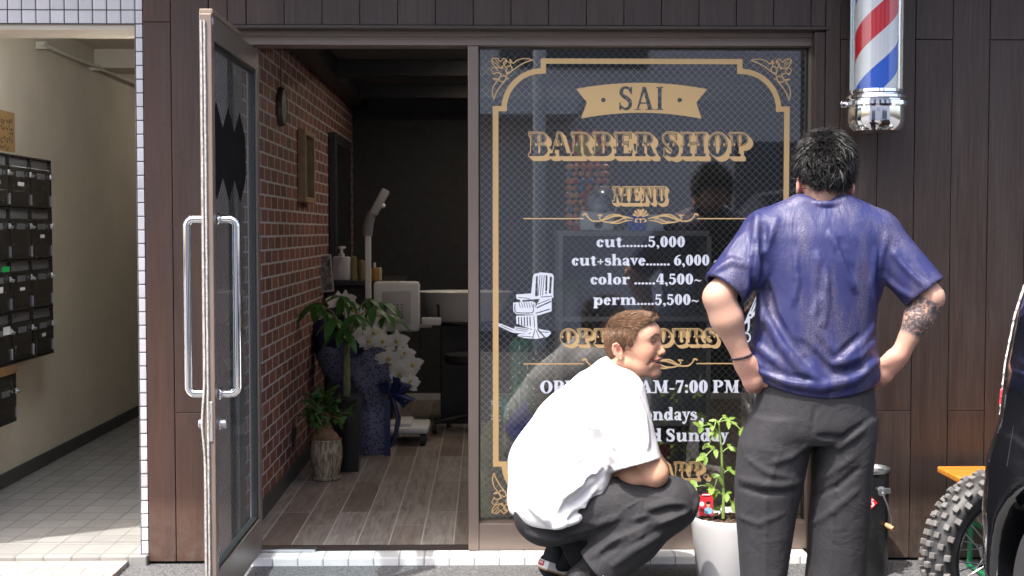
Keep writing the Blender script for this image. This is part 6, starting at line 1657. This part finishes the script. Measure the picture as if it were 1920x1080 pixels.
# money tree in a tall black square pot
o, x1, y1 = potted('flower_pot', 'tall tapered square black pot beside the brick wall', 'pot', 655, 884)
h_ = .425; b = MB(); k = .052; K = .076
vs = [(x1+sx*a, y1+sy*a, z) for a, z in ((k,IZ+.002),(K,IZ+h_),(K-.008,IZ+h_),(K-.012,IZ+h_-.03)) for sx, sy in ((-1,-1),(1,-1),(1,1),(-1,1))]
fs = [(3,2,1,0)]+[(4*i+j,4*i+(j+1)%4,4*i+4+(j+1)%4,4*i+4+j) for i in range(3) for j in range(4)]+[(12,13,14,15)]
b._add(vs, fs); b.build('pot_wall', simple('black_ceramic', (.012,.011,.012), .22, 0, .1, 10, .03), o)
pa = thing('money_tree', 'money tree with a braided green trunk and palmate leaves in the tall black pot', 'plant', (x1,y1,IZ+h_-.03))
M_gtrunk = simple('green_trunk', (.16,.17,.07), .65, 0, .25, 20, .2)
zt0, zt1 = IZ+h_-.03, AZ(635,y1)
b = MB()
for a in range(3):
    b.tube([(x1-.014+.010*math.cos(2.1*a+j*.8), y1+.010*math.sin(2.1*a+j*.8), zt0+(zt1-zt0)*j/12) for j in range(13)], [.013-.005*j/12 for j in range(13)], 7)
b.build('trunk', M_gtrunk, pa, True)
lf = MB(); br = MB(); top = np.array((x1-.014,y1,zt1)); M_leafm = leaf_mat('money_tree_leaf', (.022,.085,.018), (.06,.17,.035), .38, .25)
for (px, py, dy) in ((598,568,.02),(640,556,-.05),(628,600,-.12),(612,585,.08),(700,578,-.06),(725,590,.02),(690,560,.10),(668,590,-.15),(655,565,.12),(718,566,.12),(640,620,-.08)):
    e = P(px, py, y1+dy); m_ = top*.5+e*.5+(0,0,.05); br.tube([top, m_, e], [.005,.0035,.003], 5)
    out = e-top; out[2] *= .2; out /= np.linalg.norm(out)+1e-6; n = 6
    for i in range(n):
        q_ = 2*math.pi*i/n+rg.uniform(-.2,.2); sd = np.cross(out,(0,0,1)); d = out*math.cos(q_)+sd*math.sin(q_)+np.array((0,0,-.35)); L = rg.uniform(.10,.17)*(1.15 if math.cos(q_) > 0 else .75)
        leaf(lf, e, d, (0,-.25,1), L, L*.34, .9, .18, 6)
br.build('leaf_stalk', M_gtrunk, pa, True); lf.build('foliage', M_leafm, pa, 'keep')
# wrapped white orchids
o, x2, y2 = potted('orchid_arrangement', 'white orchids wrapped in blue and white patterned paper with a blue ribbon', 'flower arrangement', 700, 852)
t = NT('patterned_wrap'); v = t.n('ShaderNodeTexVoronoi'); t.l(t.pos(), v.inputs['Vector']); v.inputs['Scale'].default_value = 62
M_wrap = t.bsdf(t.mix(t.ramp(v.outputs['Distance'], [(.30,0),(.42,1)]), (.018,.020,.055), (.15,.16,.25)), .6); M_bluep = simple('blue_satin', (.007,.014,.07), .35, 0, .2, 20, .1)
def wrapcone(prof, mat, nm, n=44, ruf=.0):
    vs = []; fs = []
    for (z, cx_, cy_, r, wv) in prof:
        for j in range(n):
            a = 2*math.pi*j/n; rr = r*(1+wv*math.sin(7*a)+.6*wv*math.sin(11*a+1)); vs.append((cx_+rr*math.cos(a), cy_+rr*math.sin(a)*.8, z+wv*.35*math.sin(5*a)))
    for i in range(len(prof)-1):
        for j in range(n): fs.append((i*n+j,i*n+(j+1)%n,(i+1)*n+(j+1)%n,(i+1)*n+j))
    b = MB(); b._add(vs, fs); return b.build(nm, mat, o, True, 180)
zz = lambda py: AZ(py, y2)
xx = lambda px: AX(px, y2)
wrapcone([(IZ+.002,xx(695),y2,.085,0),(IZ+.03,xx(695),y2,.098,.01),(zz(800),xx(697),y2,.096,.02),(zz(760),xx(695),y2,.088,.03)], M_wrap, 'pot_wrap')
wrapcone([(zz(765),xx(694),y2,.085,.03),(zz(742),xx(690),y2,.115,.05),(zz(720),xx(680),y2,.175,.06),(zz(690),xx(668),y2,.215,.07),(zz(655),xx(664),y2,.235,.09)], M_wrap, 'paper_collar')
wrapcone([(zz(700),xx(652),y2+.06,.16,.04),(zz(650),xx(640),y2+.08,.18,.06),(zz(608),xx(632),y2+.08,.16,.10)], M_bluep, 'blue_lining')
b = MB(); b.box(xx(722),xx(733),y2-.115,y2-.105,IZ+.005,zz(745)); 
for a, (dx, dz) in enumerate(((.10,.05),(-.06,.06),(.12,-.03),(.04,.09))):
    c_ = np.array((xx(735), y2-.12, zz(735))); b.tube([c_, c_+(dx*.6,-.02,dz+.02), c_+(dx,-.01,dz), c_+(dx*.7,-.015,dz-.03), c_], [.006,.02,.026,.02,.006], 8)
b.tube([(xx(738),y2-.115,zz(740)),(xx(748),y2-.12,zz(780)),(xx(742),y2-.12,zz(815)),(xx(733),y2-.12,zz(832))], [.012,.016,.013,.008], 6); b.build('ribbon_bow', M_bluep, o, True)
M_pet = leaf_mat('white_petal', (.72,.72,.73), (.80,.80,.81), .5, .2); M_yel = simple('yellow_throat', (.45,.33,.06), .5)
stm = MB(); rg = np.random.default_rng(77)
arc1 = [(634,566),(652,576),(668,592),(686,606),(704,620),(722,640),(738,660),(752,680),(764,700)]; arc2 = [(648,562),(664,584),(682,626),(700,644),(716,662),(732,684),(748,706),(764,722)]; arc3 = [(690,640),(706,668),(728,672),(744,640),(760,664),(772,684),(700,625),(716,640),(690,600),(750,700),(768,715)]
def bloom(c, r, fd):
    pet = MB(); fd = fd/np.linalg.norm(fd); u_ = np.cross(fd,(0,0,1)); u_ /= np.linalg.norm(u_); v_ = np.cross(u_, fd)
    for a, L, W in ((90,1,.62),(210,.95,.55),(330,.95,.55),(12,1.1,1.0),(168,1.1,1.0)):
        d = u_*math.cos(R(a))+v_*math.sin(R(a)); leaf(pet, c-d*r*.05, d+fd*.12, fd, r*L, r*W, .35, -.12, 5)
    leaf(pet, c+fd*.012, -v_*.7+fd*.6, fd, r*.35, r*.3, .5, .3, 4); fo = pet.build('bloom', M_pet, o, 'keep'); thr = MB(); thr.ball(c+fd*.010, (r*.16,r*.16,r*.20), 8, 6); thr.build('flower_throat', M_yel, fo, True)
for arc, yo in ((arc1,.02),(arc2,-.09),(arc3,-.14)):
    pts = [P(a, b_, y2+yo+rg.uniform(-.03,.03)) for a, b_ in arc]
    if arc is not arc3: stm.tube([P(668,640,y2+.02)]+[P(655,575,y2)]+[p+(0,.02,0) for p in pts], .004, 5)
    for p in pts: bloom(p, rg.uniform(.062,.082), np.array((rg.normal(.15,.3), -1, rg.normal(-.05,.25))))
stm.build('flower_stem', M_gtrunk, o, True)
# shampoo chair, basin and lamp stand
YC = 2.90; X_ = lambda px: AX(px, YC); Z_ = lambda py: AZ(py, YC)
ch = thing('shampoo_chair', 'white shampoo chair back with a chrome arm on a wheeled base', 'chair', (X_(745), YC, IZ))
M_offw = simple('off_white_shell', (.66,.65,.65), .4, 0, .04, 6, .03); M_greyw = simple('grey_white', (.42,.41,.41), .45, 0, .04, 6, .03)
b = MB(); b.bbox(X_(699),X_(786),YC,YC+.10,Z_(622),Z_(528),.022); bk = b.build('backrest', M_offw, ch, True)
b = MB(); b.bbox(X_(716),X_(770),YC-.008,YC+.004,Z_(606),Z_(545),.006); b.build('back_inset', M_greyw, bk, True)
b = MB()
for i in range(3):
    for j in range(5): b.bbox(X_(736+i*8),X_(739+i*8),YC-.0105,YC-.007,Z_(572+j*6),Z_(570+j*6),.0006)
b.build('vent_slots', M_rubber, bk)
b = MB(); b.tube([(X_(786),YC+.05,Z_(612)),(X_(806),YC+.05,Z_(612)),(X_(812),YC+.05,Z_(600))], .012, 8); b.bbox(X_(790),X_(826),YC+.0,YC+.06,Z_(610),Z_(596),.006); b.build('arm_bracket', M_offw, ch, True)
b = MB(); b.tube([(X_(785),YC+.04,Z_(628)),(X_(786),YC+.04,Z_(660)),(X_(785),YC+.04,Z_(690)),(X_(776),YC+.03,Z_(704)),(X_(760),YC+.02,Z_(700))], .008, 8); b.build('chrome_arm', M_chrome, ch, True)
b = MB(); b.tube([(X_(742),YC+.05,Z_(622)),(X_(742),YC+.05,Z_(800))], .03, 12); b.build('pedestal', M_steel, ch, True)
YB = 2.75; b = MB(); xb0, xb1 = AX(700,YB), AX(802,YB); zb0 = AZ(822,YB)
b.bbox(xb0,xb1,YB-.04,YB+.35,IZ+.075,IZ+.115,.015); b.bbox(AX(728,YB),AX(770,YB),YB,YB+.3,IZ+.11,IZ+.14,.01); b.build('wheeled_base', M_offw, ch, True)
for px, yy in ((792,YB-.02),(712,YB-.02),(792,YB+.3)):
    b = MB(); b.lathe([(.012,-.02),(.034,-.016),(.034,.016),(.012,.02)], (AX(px,yy),yy,IZ+.036), 16, Matrix.Rotation(math.pi/2,4,'Y')); b.bbox(AX(px,yy)-.012,AX(px,yy)+.012,yy-.01,yy+.01,IZ+.04,IZ+.08,.003); b.build('caster', M_rubber, ch, True)
ba = thing('wash_basin', 'white shampoo basin with a curved rim behind the mullion', 'basin', (X_(850), 3.5, IZ))
YW = 3.5; b = MB(); n = 28; vs = []; fs = []
cxb, cyb = AX(868,YW), YW+.22
prof = [(.06,AZ(612,YW)),(.20,AZ(604,YW)),(.26,AZ(575,YW)),(.29,AZ(552,YW)),(.30,AZ(549,YW)),(.285,AZ(551,YW)),(.24,AZ(572,YW)),(.10,AZ(590,YW)),(0,AZ(591,YW))]
b.lathe(prof, (cxb,cyb,0), 40, None, None, 1.12, .8); b.build('bowl', M_offw, ba, True)
b = MB(); b.bbox(cxb-.16,cxb+.22,cyb-.05,cyb+.2,IZ,AZ(612,YW),.01); b.build('basin_cabinet', M_beam, ba)
b = MB(); p = P(822,570,YW-.02); b.tube([(p[0],p[1],AZ(600,YW)),(p[0],p[1],AZ(575,YW)),(p[0]-.01,p[1],AZ(570,YW))], .009, 8); b.build('shower_head', M_rubber, ba, True)
YL = 2.85; lx = AX(690,YL); ls = thing('lamp_stand', 'slim white treatment lamp stand with an angled grey head', 'lamp', (lx, YL, IZ))
zl_ = lambda py: AZ(py, YL); xl_ = lambda px: AX(px, YL)
b = MB(); b.bbox(lx-.018,lx+.018,YL-.018,YL+.018,IZ+.05,zl_(440),.005); b.build('pole', M_white, ls)
b = MB(); b.tube([(lx-.003,YL,zl_(442)),(lx+.000,YL,zl_(424)),(lx+.012,YL,zl_(410)),(lx+.030,YL,zl_(397))], [.030,.032,.030,.026], 12); b.build('elbow_joint', simple('mid_grey', (.22,.22,.23), .5), ls, True)
Mh = Matrix.Translation((xl_(712),YL,zl_(379))) @ Matrix.Rotation(R(28),4,'Y'); b = MB(); b.bbox(-.026,.026,-.03,.03,-.088,.088,.012,Mh); hd2 = b.build('lamp_head', M_greyw, ls, True)
b = MB(); b.ball(Mh @ Vector((.030,-.01,-.01)), .016, 10, 8); b.build('knob', M_white, hd2, True)
b = MB(); b.lathe([(.0,IZ+.0),(.13,IZ+.0),(.135,IZ+.02),(.05,IZ+.05),(.0,IZ+.055)], (lx,YL,0), 24); b.build('foot', M_white, ls, True)
# rolling stool
YS = 3.3; xs_ = AX(884,YS); st = thing('rolling_stool', 'black rolling stool with chrome legs half hidden by the mullion', 'stool', (xs_, YS, IZ))
b = MB(); b.lathe([(.0,IZ+.46),(.17,IZ+.46),(.185,IZ+.48),(.18,IZ+.52),(.0,IZ+.54)], (xs_,YS,0), 28); b.build('seat', M_rubber, st, True)
b = MB(); b.tube([(xs_,YS,IZ+.10),(xs_,YS,IZ+.46)], .022, 10); b.build('column', M_chrome, st, True)
for i in range(5):
    a = R(200+72*i); e = (xs_+.26*math.cos(a), YS+.26*math.sin(a)); b = MB(); b.tube([(xs_,YS,IZ+.12),(e[0],e[1],IZ+.075)], [.02,.014], 8); lg_ = b.build('leg', M_rubber, st, True)
    b = MB(); b.lathe([(.01,-.02),(.03,-.015),(.03,.015),(.01,.02)], (e[0],e[1],IZ+.031), 14, Matrix.Rotation(math.pi/2,4,'Y')); b.build('caster', M_rubber, lg_, True)
# counter with bottles by the mirror
YK = 3.05; ck = thing('counter', 'dark counter under the mirror on the brick wall', 'counter', (XO0+.2, YK+.4, IZ))
zc_ = AZ(527, YK); b = MB(); b.bbox(XO0+.013,XO0+.48,YK,YK+1.2,zc_-.03,zc_,.004); b.build('counter_top', M_beam, ck)
b = MB(); b.box(XO0+.014,XO0+.44,YK+.03,YK+1.18,IZ+.06,zc_-.0305); b.build('cabinet', M_darkwall, ck)
zk = zc_+.001; kx = lambda px: AX(px, YK+.12)
def bottle(name, label, px, w_, h, mat, cap=None, yo=.12):
    y_ = YK+yo; x_ = AX(px, y_); o = thing(name, label, 'bottle', (x_, y_, zk)); b = MB(); b.lathe([(.0,zk),(w_,zk),(w_,zk+h*.85),(w_*.85,zk+h*.95),(w_*.3,zk+h)], (x_,y_,0), 20); b.build('bottle_body', mat, o, True)
    b = MB(); b.lathe([(w_*.32,zk+h),(w_*.32,zk+h+.03),(0,zk+h+.032)], (x_,y_,0), 12); b.build('cap', cap or M_rubber, o, True); return x_, y_
ox = thing('pump_bottle', 'big square white pump bottle on the dark counter', 'bottle', (kx(640), YK+.12, zk))
b = MB(); b.bbox(kx(625),kx(656),YK+.07,YK+.17,zk,AZ(481,YK+.12),.012); b.build('bottle_body', M_offw, ox, True)
zp = AZ(481,YK+.12); b = MB(); b.lathe([(.020,zp-.002),(.020,zp+.02),(.010,zp+.022),(.010,zp+.05),(.022,zp+.052),(.022,zp+.066),(0,zp+.067)], (kx(640),YK+.12,0), 14); b.bbox(kx(640),kx(648),YK+.112,YK+.128,zp+.054,zp+.066,.003); b.build('pump', M_white, ox, True)
M_amber = simple('amber_plastic', (.40,.19,.03), .3); M_olive = simple('olive_glass', (.20,.16,.07), .3)
bottle('spray_bottle', 'slim olive bottle beside the white pump bottle', 663, .020, .16, M_olive); bottle('spray_bottle', 'olive bottle with a black cap left of the lamp pole', 678, .024, .13, M_olive, None, .2)
bottle('hair_tonic', 'amber bottle right of the lamp pole', 702, .026, .085, M_amber, M_white); bottle('hair_tonic', 'cream bottle at the right end of the bottle row', 711, .016, .085, simple('cream_plastic', (.5,.42,.28), .4))
YP = 2.95; cdp = thing('display_card', 'leaning clear stand with a monochrome print before the counter', 'display stand', (AX(605,YP), YP, zk))
Mc = Matrix.Translation((AX(606,YP),YP,AZ(513,YP))) @ Matrix.Rotation(R(-6),4,'Y') @ Matrix.Rotation(R(-12),4,'X'); b = MB(); b.bbox(-.058,.058,-.004,.004,-.12,.12,.002,Mc); ca = b.build('stand_panel', M_greyw, cdp)
t = NT('monochrome_print'); nz = t.noise(t.pos(), 14, 5, .7, 1.5); b = MB(); b.box(-.050,.050,-.0052,-.0042,-.11,.11,Mc); b.build('print', t.bsdf(t.ramp(nz, [(.42,.04),(.62,.32)]), .3), ca)
# on the brick wall: clock and frame
YQ = 1.26; zq = AZ(200,YQ,527); ck2 = thing('wall_clock', 'round wall clock hanging edge on from the brick wall', 'clock', (XO0, YQ, zq)); My = Matrix.Rotation(math.pi/2,4,'Y')
b = MB(); b.lathe([(.0,.001),(.098,.001),(.100,.012),(.092,.028),(.086,.024)], (XO0,YQ,zq), 40, My); b.build('clock_rim', simple('dark_bronze_rim', (.07,.05,.035), .5), ck2, True)
t = NT('clock_face'); nz = t.noise(t.pos(), 40, 3, .7); b = MB(); b.lathe([(.0,.0245),(.086,.024)], (XO0,YQ,zq), 40, My); b.build('clock_dial', t.bsdf(t.ramp(nz, [(.4,(.03,.10,.08)),(.6,(.30,.26,.18))]), .5), ck2)
b = MB(); b.tube([(XO0+.008,YQ,zq+.10),(XO0+.008,YQ,zq+.30)], .003, 5); b.build('cord', M_bark, ck2)
pf = thing('picture_frame', 'pale wooden picture frame on the brick wall', 'picture frame', (XO0, 2.08, 1.54)); f0, f1, fa, fb = 1.90, 2.32, AZ(380,2.1,570), AZ(246,2.1,570); M_palew = simple('pale_oak', (.34,.24,.14), .6, 0, .15, 25, .1)
b = MB()
for y_, z_, w_, h in ((f0,fa,.03,fb-fa),(f1-.03,fa,.03,fb-fa)): b.bbox(XO0+.001,XO0+.045,y_,y_+w_,z_,z_+h,.003)
b.bbox(XO0+.0012,XO0+.044,f0+.03,f1-.03,fa,fa+.03,.003); b.bbox(XO0+.0012,XO0+.044,f0+.03,f1-.03,fb-.03,fb,.003); b.build('frame', M_palew, pf)
b = MB(); b.box(XO0+.0015,XO0+.010,f0+.029,f1-.029,fa+.029,fb-.029); b.build('picture', simple('dim_picture', (.10,.085,.07), .4, 0, .5, 12, 0), pf)
# ================================================================== behind the window
YV = .78; vx = lambda px: AX(px, YV); vz = lambda py: AZ(py, YV)
su = thing('shelf_unit', 'grey shelf unit standing behind the shop window', 'shelf', (vx(1200), YV+.15, IZ))
M_shelf = simple('grey_shelf_board', (.26,.24,.22), .6, 0, .08, 8, .05)
for py in (433, 594, 790): b = MB(); b.bbox(vx(1046),vx(1330),YV,YV+.32,vz(py)-.025,vz(py),.003); b.build('shelf_board', M_shelf, su)
for px in (1047, 1326): b = MB(); b.bbox(vx(px),vx(px)+.022,YV+.004,YV+.316,IZ,vz(433)-.0255,.002); b.build('side_panel', M_shelf, su)
b = MB(); b.box(vx(1049),vx(1330),YV+.321,YV+.33,IZ,vz(433)-.03); b.build('back_panel', simple('grey_board', (.17,.165,.175), .7), su)
st0 = vz(433)+.001
lo = thing('lollipop_stand', 'lollipop display with rows of wrapped sweets and a red flower shaped sign', 'display stand', (vx(1102), YV+.16, st0))
yl_ = YV+.16; b = MB(); b.lathe([(.085,st0),(.09,st0+.02),(.02,st0+.03),(.014,st0+.32),(.0,st0+.32)], (AX(1102,yl_),yl_,0), 24); b.build('stand_column', simple('red_plastic', (.45,.02,.02), .4), lo, True)
M_sw = NT('sweet_wrappers'); M_sw = M_sw.bsdf(M_sw.ramp(M_sw.island(), [(0,(.62,.20,.03)),(.3,(.55,.06,.03)),(.55,(.65,.34,.08)),(.75,(.06,.20,.30)),(.85,(.60,.28,.10))], 'CONSTANT'), .25)
b = MB()
for r_ in range(9):
    for i in range(9):
        a = math.pi*(1+i/8)+ (.0 if r_ % 2 else .1); rr = .095; b.ball((AX(1102,yl_)+rr*math.cos(a), yl_+rr*math.sin(a)*.8, st0+.035+r_*.034), .0145, 8, 6)
b.build('sweets', M_sw, lo, True)
zs = AZ(277, yl_); b = MB(); xsn = AX(1100, yl_)
def flower(r, k, off, th=.006):
    pts = [(xsn+r*(1+.16*math.cos(6*a))*math.cos(a), yl_-off, zs+r*(1+.16*math.cos(6*a))*math.sin(a)) for a in np.linspace(0,2*math.pi,61)[:-1]]; bb = MB(); bb.prism(pts, (0,1,0), th); return bb
fl = flower(.090,6,0).build('sign_flower', bpy.data.materials['red_plastic'], lo); flower(.062,6,.003).build('sign_centre', simple('yellow_plastic', (.62,.48,.03), .4), fl)
b = MB(); b.tube([(xsn,yl_,st0+.3),(xsn,yl_,zs-.08)], .012, 8); b.build('sign_post', bpy.data.materials['red_plastic'], lo, True)
gx_, gy_ = AX(1126,YV+.06), YV+.06; gz_ = AZ(381,gy_)
gb = thing('globe', 'small silver globe on a stand behind the MENU lettering', 'globe', (gx_, gy_, st0))
t = NT('globe_map'); nz = t.noise(t.pos(), 16, 5, .6); b = MB(); b.ball((gx_,gy_,gz_), .070, 28, 18); b.build('sphere', t.bsdf(t.ramp(nz, [(.48,(.16,.17,.19)),(.55,(.50,.50,.50))]), .3, .5), gb, True)
b = MB(); b.tube([(gx_+.078*math.cos(a), gy_, gz_+.078*math.sin(a)) for a in np.linspace(-1.9,1.6,16)], .004, 6); b.lathe([(.0,st0),(.05,st0),(.045,st0+.012),(.008,st0+.018),(.006,gz_-.07)], (gx_,gy_,0), 20); b.build('meridian_stand', M_steel, gb, True)
rd = thing('retro_radio', 'rounded white retro radio in front of the globe', 'radio', (AX(1120,YV+.02), YV+.03, st0)); yr_ = YV+.005
b = MB(); b.bbox(AX(1087,yr_),AX(1152,yr_),yr_,yr_+.045,st0,AZ(396,yr_),.016); rbod = b.build('radio_case', M_offw, rd, True)
b = MB(); b.lathe([(.020,0),(.018,.004),(0,.005)], (AX(1122,yr_),yr_,AZ(421,yr_)), 20, Matrix.Rotation(math.pi/2,4,'X')); b.build('dial', M_rubber, rbod, True)
def carton(name, label, px0, px1, py, mat):
    y_ = YV+.01; o = thing(name, label, 'box', (AX((px0+px1)/2,y_), y_+.03, st0)); b = MB(); b.bbox(AX(px0,y_),AX(px1,y_),y_,y_+.07,st0+.006,AZ(py,y_),.003); k_ = b.build('carton', mat, o)
    b = MB(); b.bbox(AX(px0-2,y_),AX(px1+3,y_),y_-.004,y_+.075,st0,st0+.0055,.001); b.build('tray', mat, o)
carton('blue_box', 'bright blue carton on the top shelf under the gold flourish', 1179, 1209, 402, simple('blue_carton', (.01,.12,.62), .4)); carton('pale_box', 'pale grey carton beside the blue carton on the shelf', 1213, 1244, 402, simple('pale_carton', (.48,.55,.58), .4))
sh2 = vz(594)+.001
pl = thing('shelf_plant', 'pale green trailing plant in a grey cup on the lower shelf', 'plant', (vx(1062), YV+.1, sh2)); yp_ = YV+.1; xp = AX(1064,yp_)
b = MB(); b.lathe([(.0,sh2),(.05,sh2),(.062,sh2+.15),(.058,sh2+.15),(.0,sh2+.13)], (xp,yp_,0), 20); b.build('cup', M_shelf, pl, True); lf = MB(); rg = np.random.default_rng(6)
for i in range(90): a = rg.uniform(0,6.28); leaf(lf, (xp+.03*math.cos(a),yp_+.03*math.sin(a),sh2+.14), (math.cos(a),math.sin(a),rg.uniform(.1,1.6)), (0,0,1), rg.uniform(.06,.13), .022, 1.1, .2, 4)
lf.build('foliage', leaf_mat('pale_leaf', (.14,.24,.10), (.26,.36,.18), .5, .2), pl, 'keep')
YU = .46
def cactus(label, px, py_top, rpx, rib, nm):
    x_ = AX(px,YU); zt_ = AZ(py_top,YU); r = rpx/(F/(YU-CAM.y)); o = thing('cactus_figure', label, 'cactus', (x_,YU,IZ)); n = 60; vs = []; fs = []; prof = []
    zz_ = np.linspace(IZ, zt_-r, 8).tolist() if zt_-r > IZ+.3 and nm == 'tall' else [zt_-2.0*r]
    prof = [(r*(.9 if nm=='tall' else .55), z) for z in zz_] + [(r*math.cos(a), zt_-r+r*math.sin(a)) for a in np.linspace(0 if nm=='tall' else -.9, math.pi/2, 9)]
    for (q, z) in prof:
        for j in range(n): a = 2*math.pi*j/n; w_ = 1+.07*math.cos(rib*a); vs.append((x_+q*w_*math.cos(a), YU+q*w_*math.sin(a), z))
    for i in range(len(prof)-1):
        for j in range(n): fs.append((i*n+j,i*n+(j+1)%n,(i+1)*n+(j+1)%n,(i+1)*n+j))
    b = MB(); b._add(vs, fs); b.build('cactus_body', M_cac, o, True)
    b = MB()
    for k in range(60):
        z = zt_-.03-rg.random()*(.5 if nm=='tall' else 1.3*r); a = 2*math.pi*(int(rg.integers(rib))/rib); b.ball((x_+r*1.0*math.cos(a), YU+r*1.0*math.sin(a), z), .005, 5, 4)
    b.build('spines', M_white, o, True)
    if nm != 'tall': b = MB(); b.lathe([(.0,IZ),(.09,IZ),(.11,zt_-1.9*r),(0,zt_-1.9*r)], (x_,YU,0), 24); b.build('stand', M_shelf, o, True)
M_cac = simple('painted_cactus_green', (.025,.15,.07), .45, 0, .15, 12, .1)
cactus('tall ribbed green cactus figure behind the engraved chair', 981, 628, 24, 10, 'tall'); cactus('round green cactus figure beside the tall one', 952, 738, 30, 12, 'round')
YX = .32; bp = thing('blue_wrapping', 'folded bright blue paper behind the glass at the crouching man', 'paper', (AX(975,YX),YX,IZ+.4)); b = MB()
b._add([tuple(P(*q)) for q in ((944,802,YX),(985,745,YX-.03),(1004,810,YX+.02),(985,846,YX-.02),(960,838,YX+.03),(985,745,YX+.06),(1004,810,YX+.09),(960,838,YX+.09))], [(0,1,2,3),(0,3,4),(0,4,7,5,1),(2,6,5,1),(3,2,6,7,4)]); b.build('paper', simple('blue_paper', (.03,.06,.42), .5, 0, .2, 12, .2), bp)
sk = thing('plant_sack', 'olive green cloth sack standing inside the window corner', 'sack', (AX(930,.30), .30, IZ))
q = Sdf((AX(892,.3)-.06,.10,IZ-.01),(AX(985,.3)+.08,.56,AZ(770,.3)+.05), .007); A3 = lambda px, py, y=.31: tuple(P(px,py,y))
q.limb([(A3(938,955),.085),(A3(940,900),.095),(A3(932,850),.082),(A3(925,808),.05)], .03, sq=((0,1,0),1.1)); q.cone(A3(905,860),A3(918,940),.03,.05,.04); q.cone(A3(950,860),A3(965,930),.04,.05,.04)
q.op(lambda X,Y,Z: Z-IZ-.001+0*X, (-1,-1,IZ-.1),(2,2,IZ+.0005), .003, 'sub')
q.build('cloth', cloth('olive_cloth', (.11,.11,.025), .8, 500, .2, 0, .6, 9), sk)
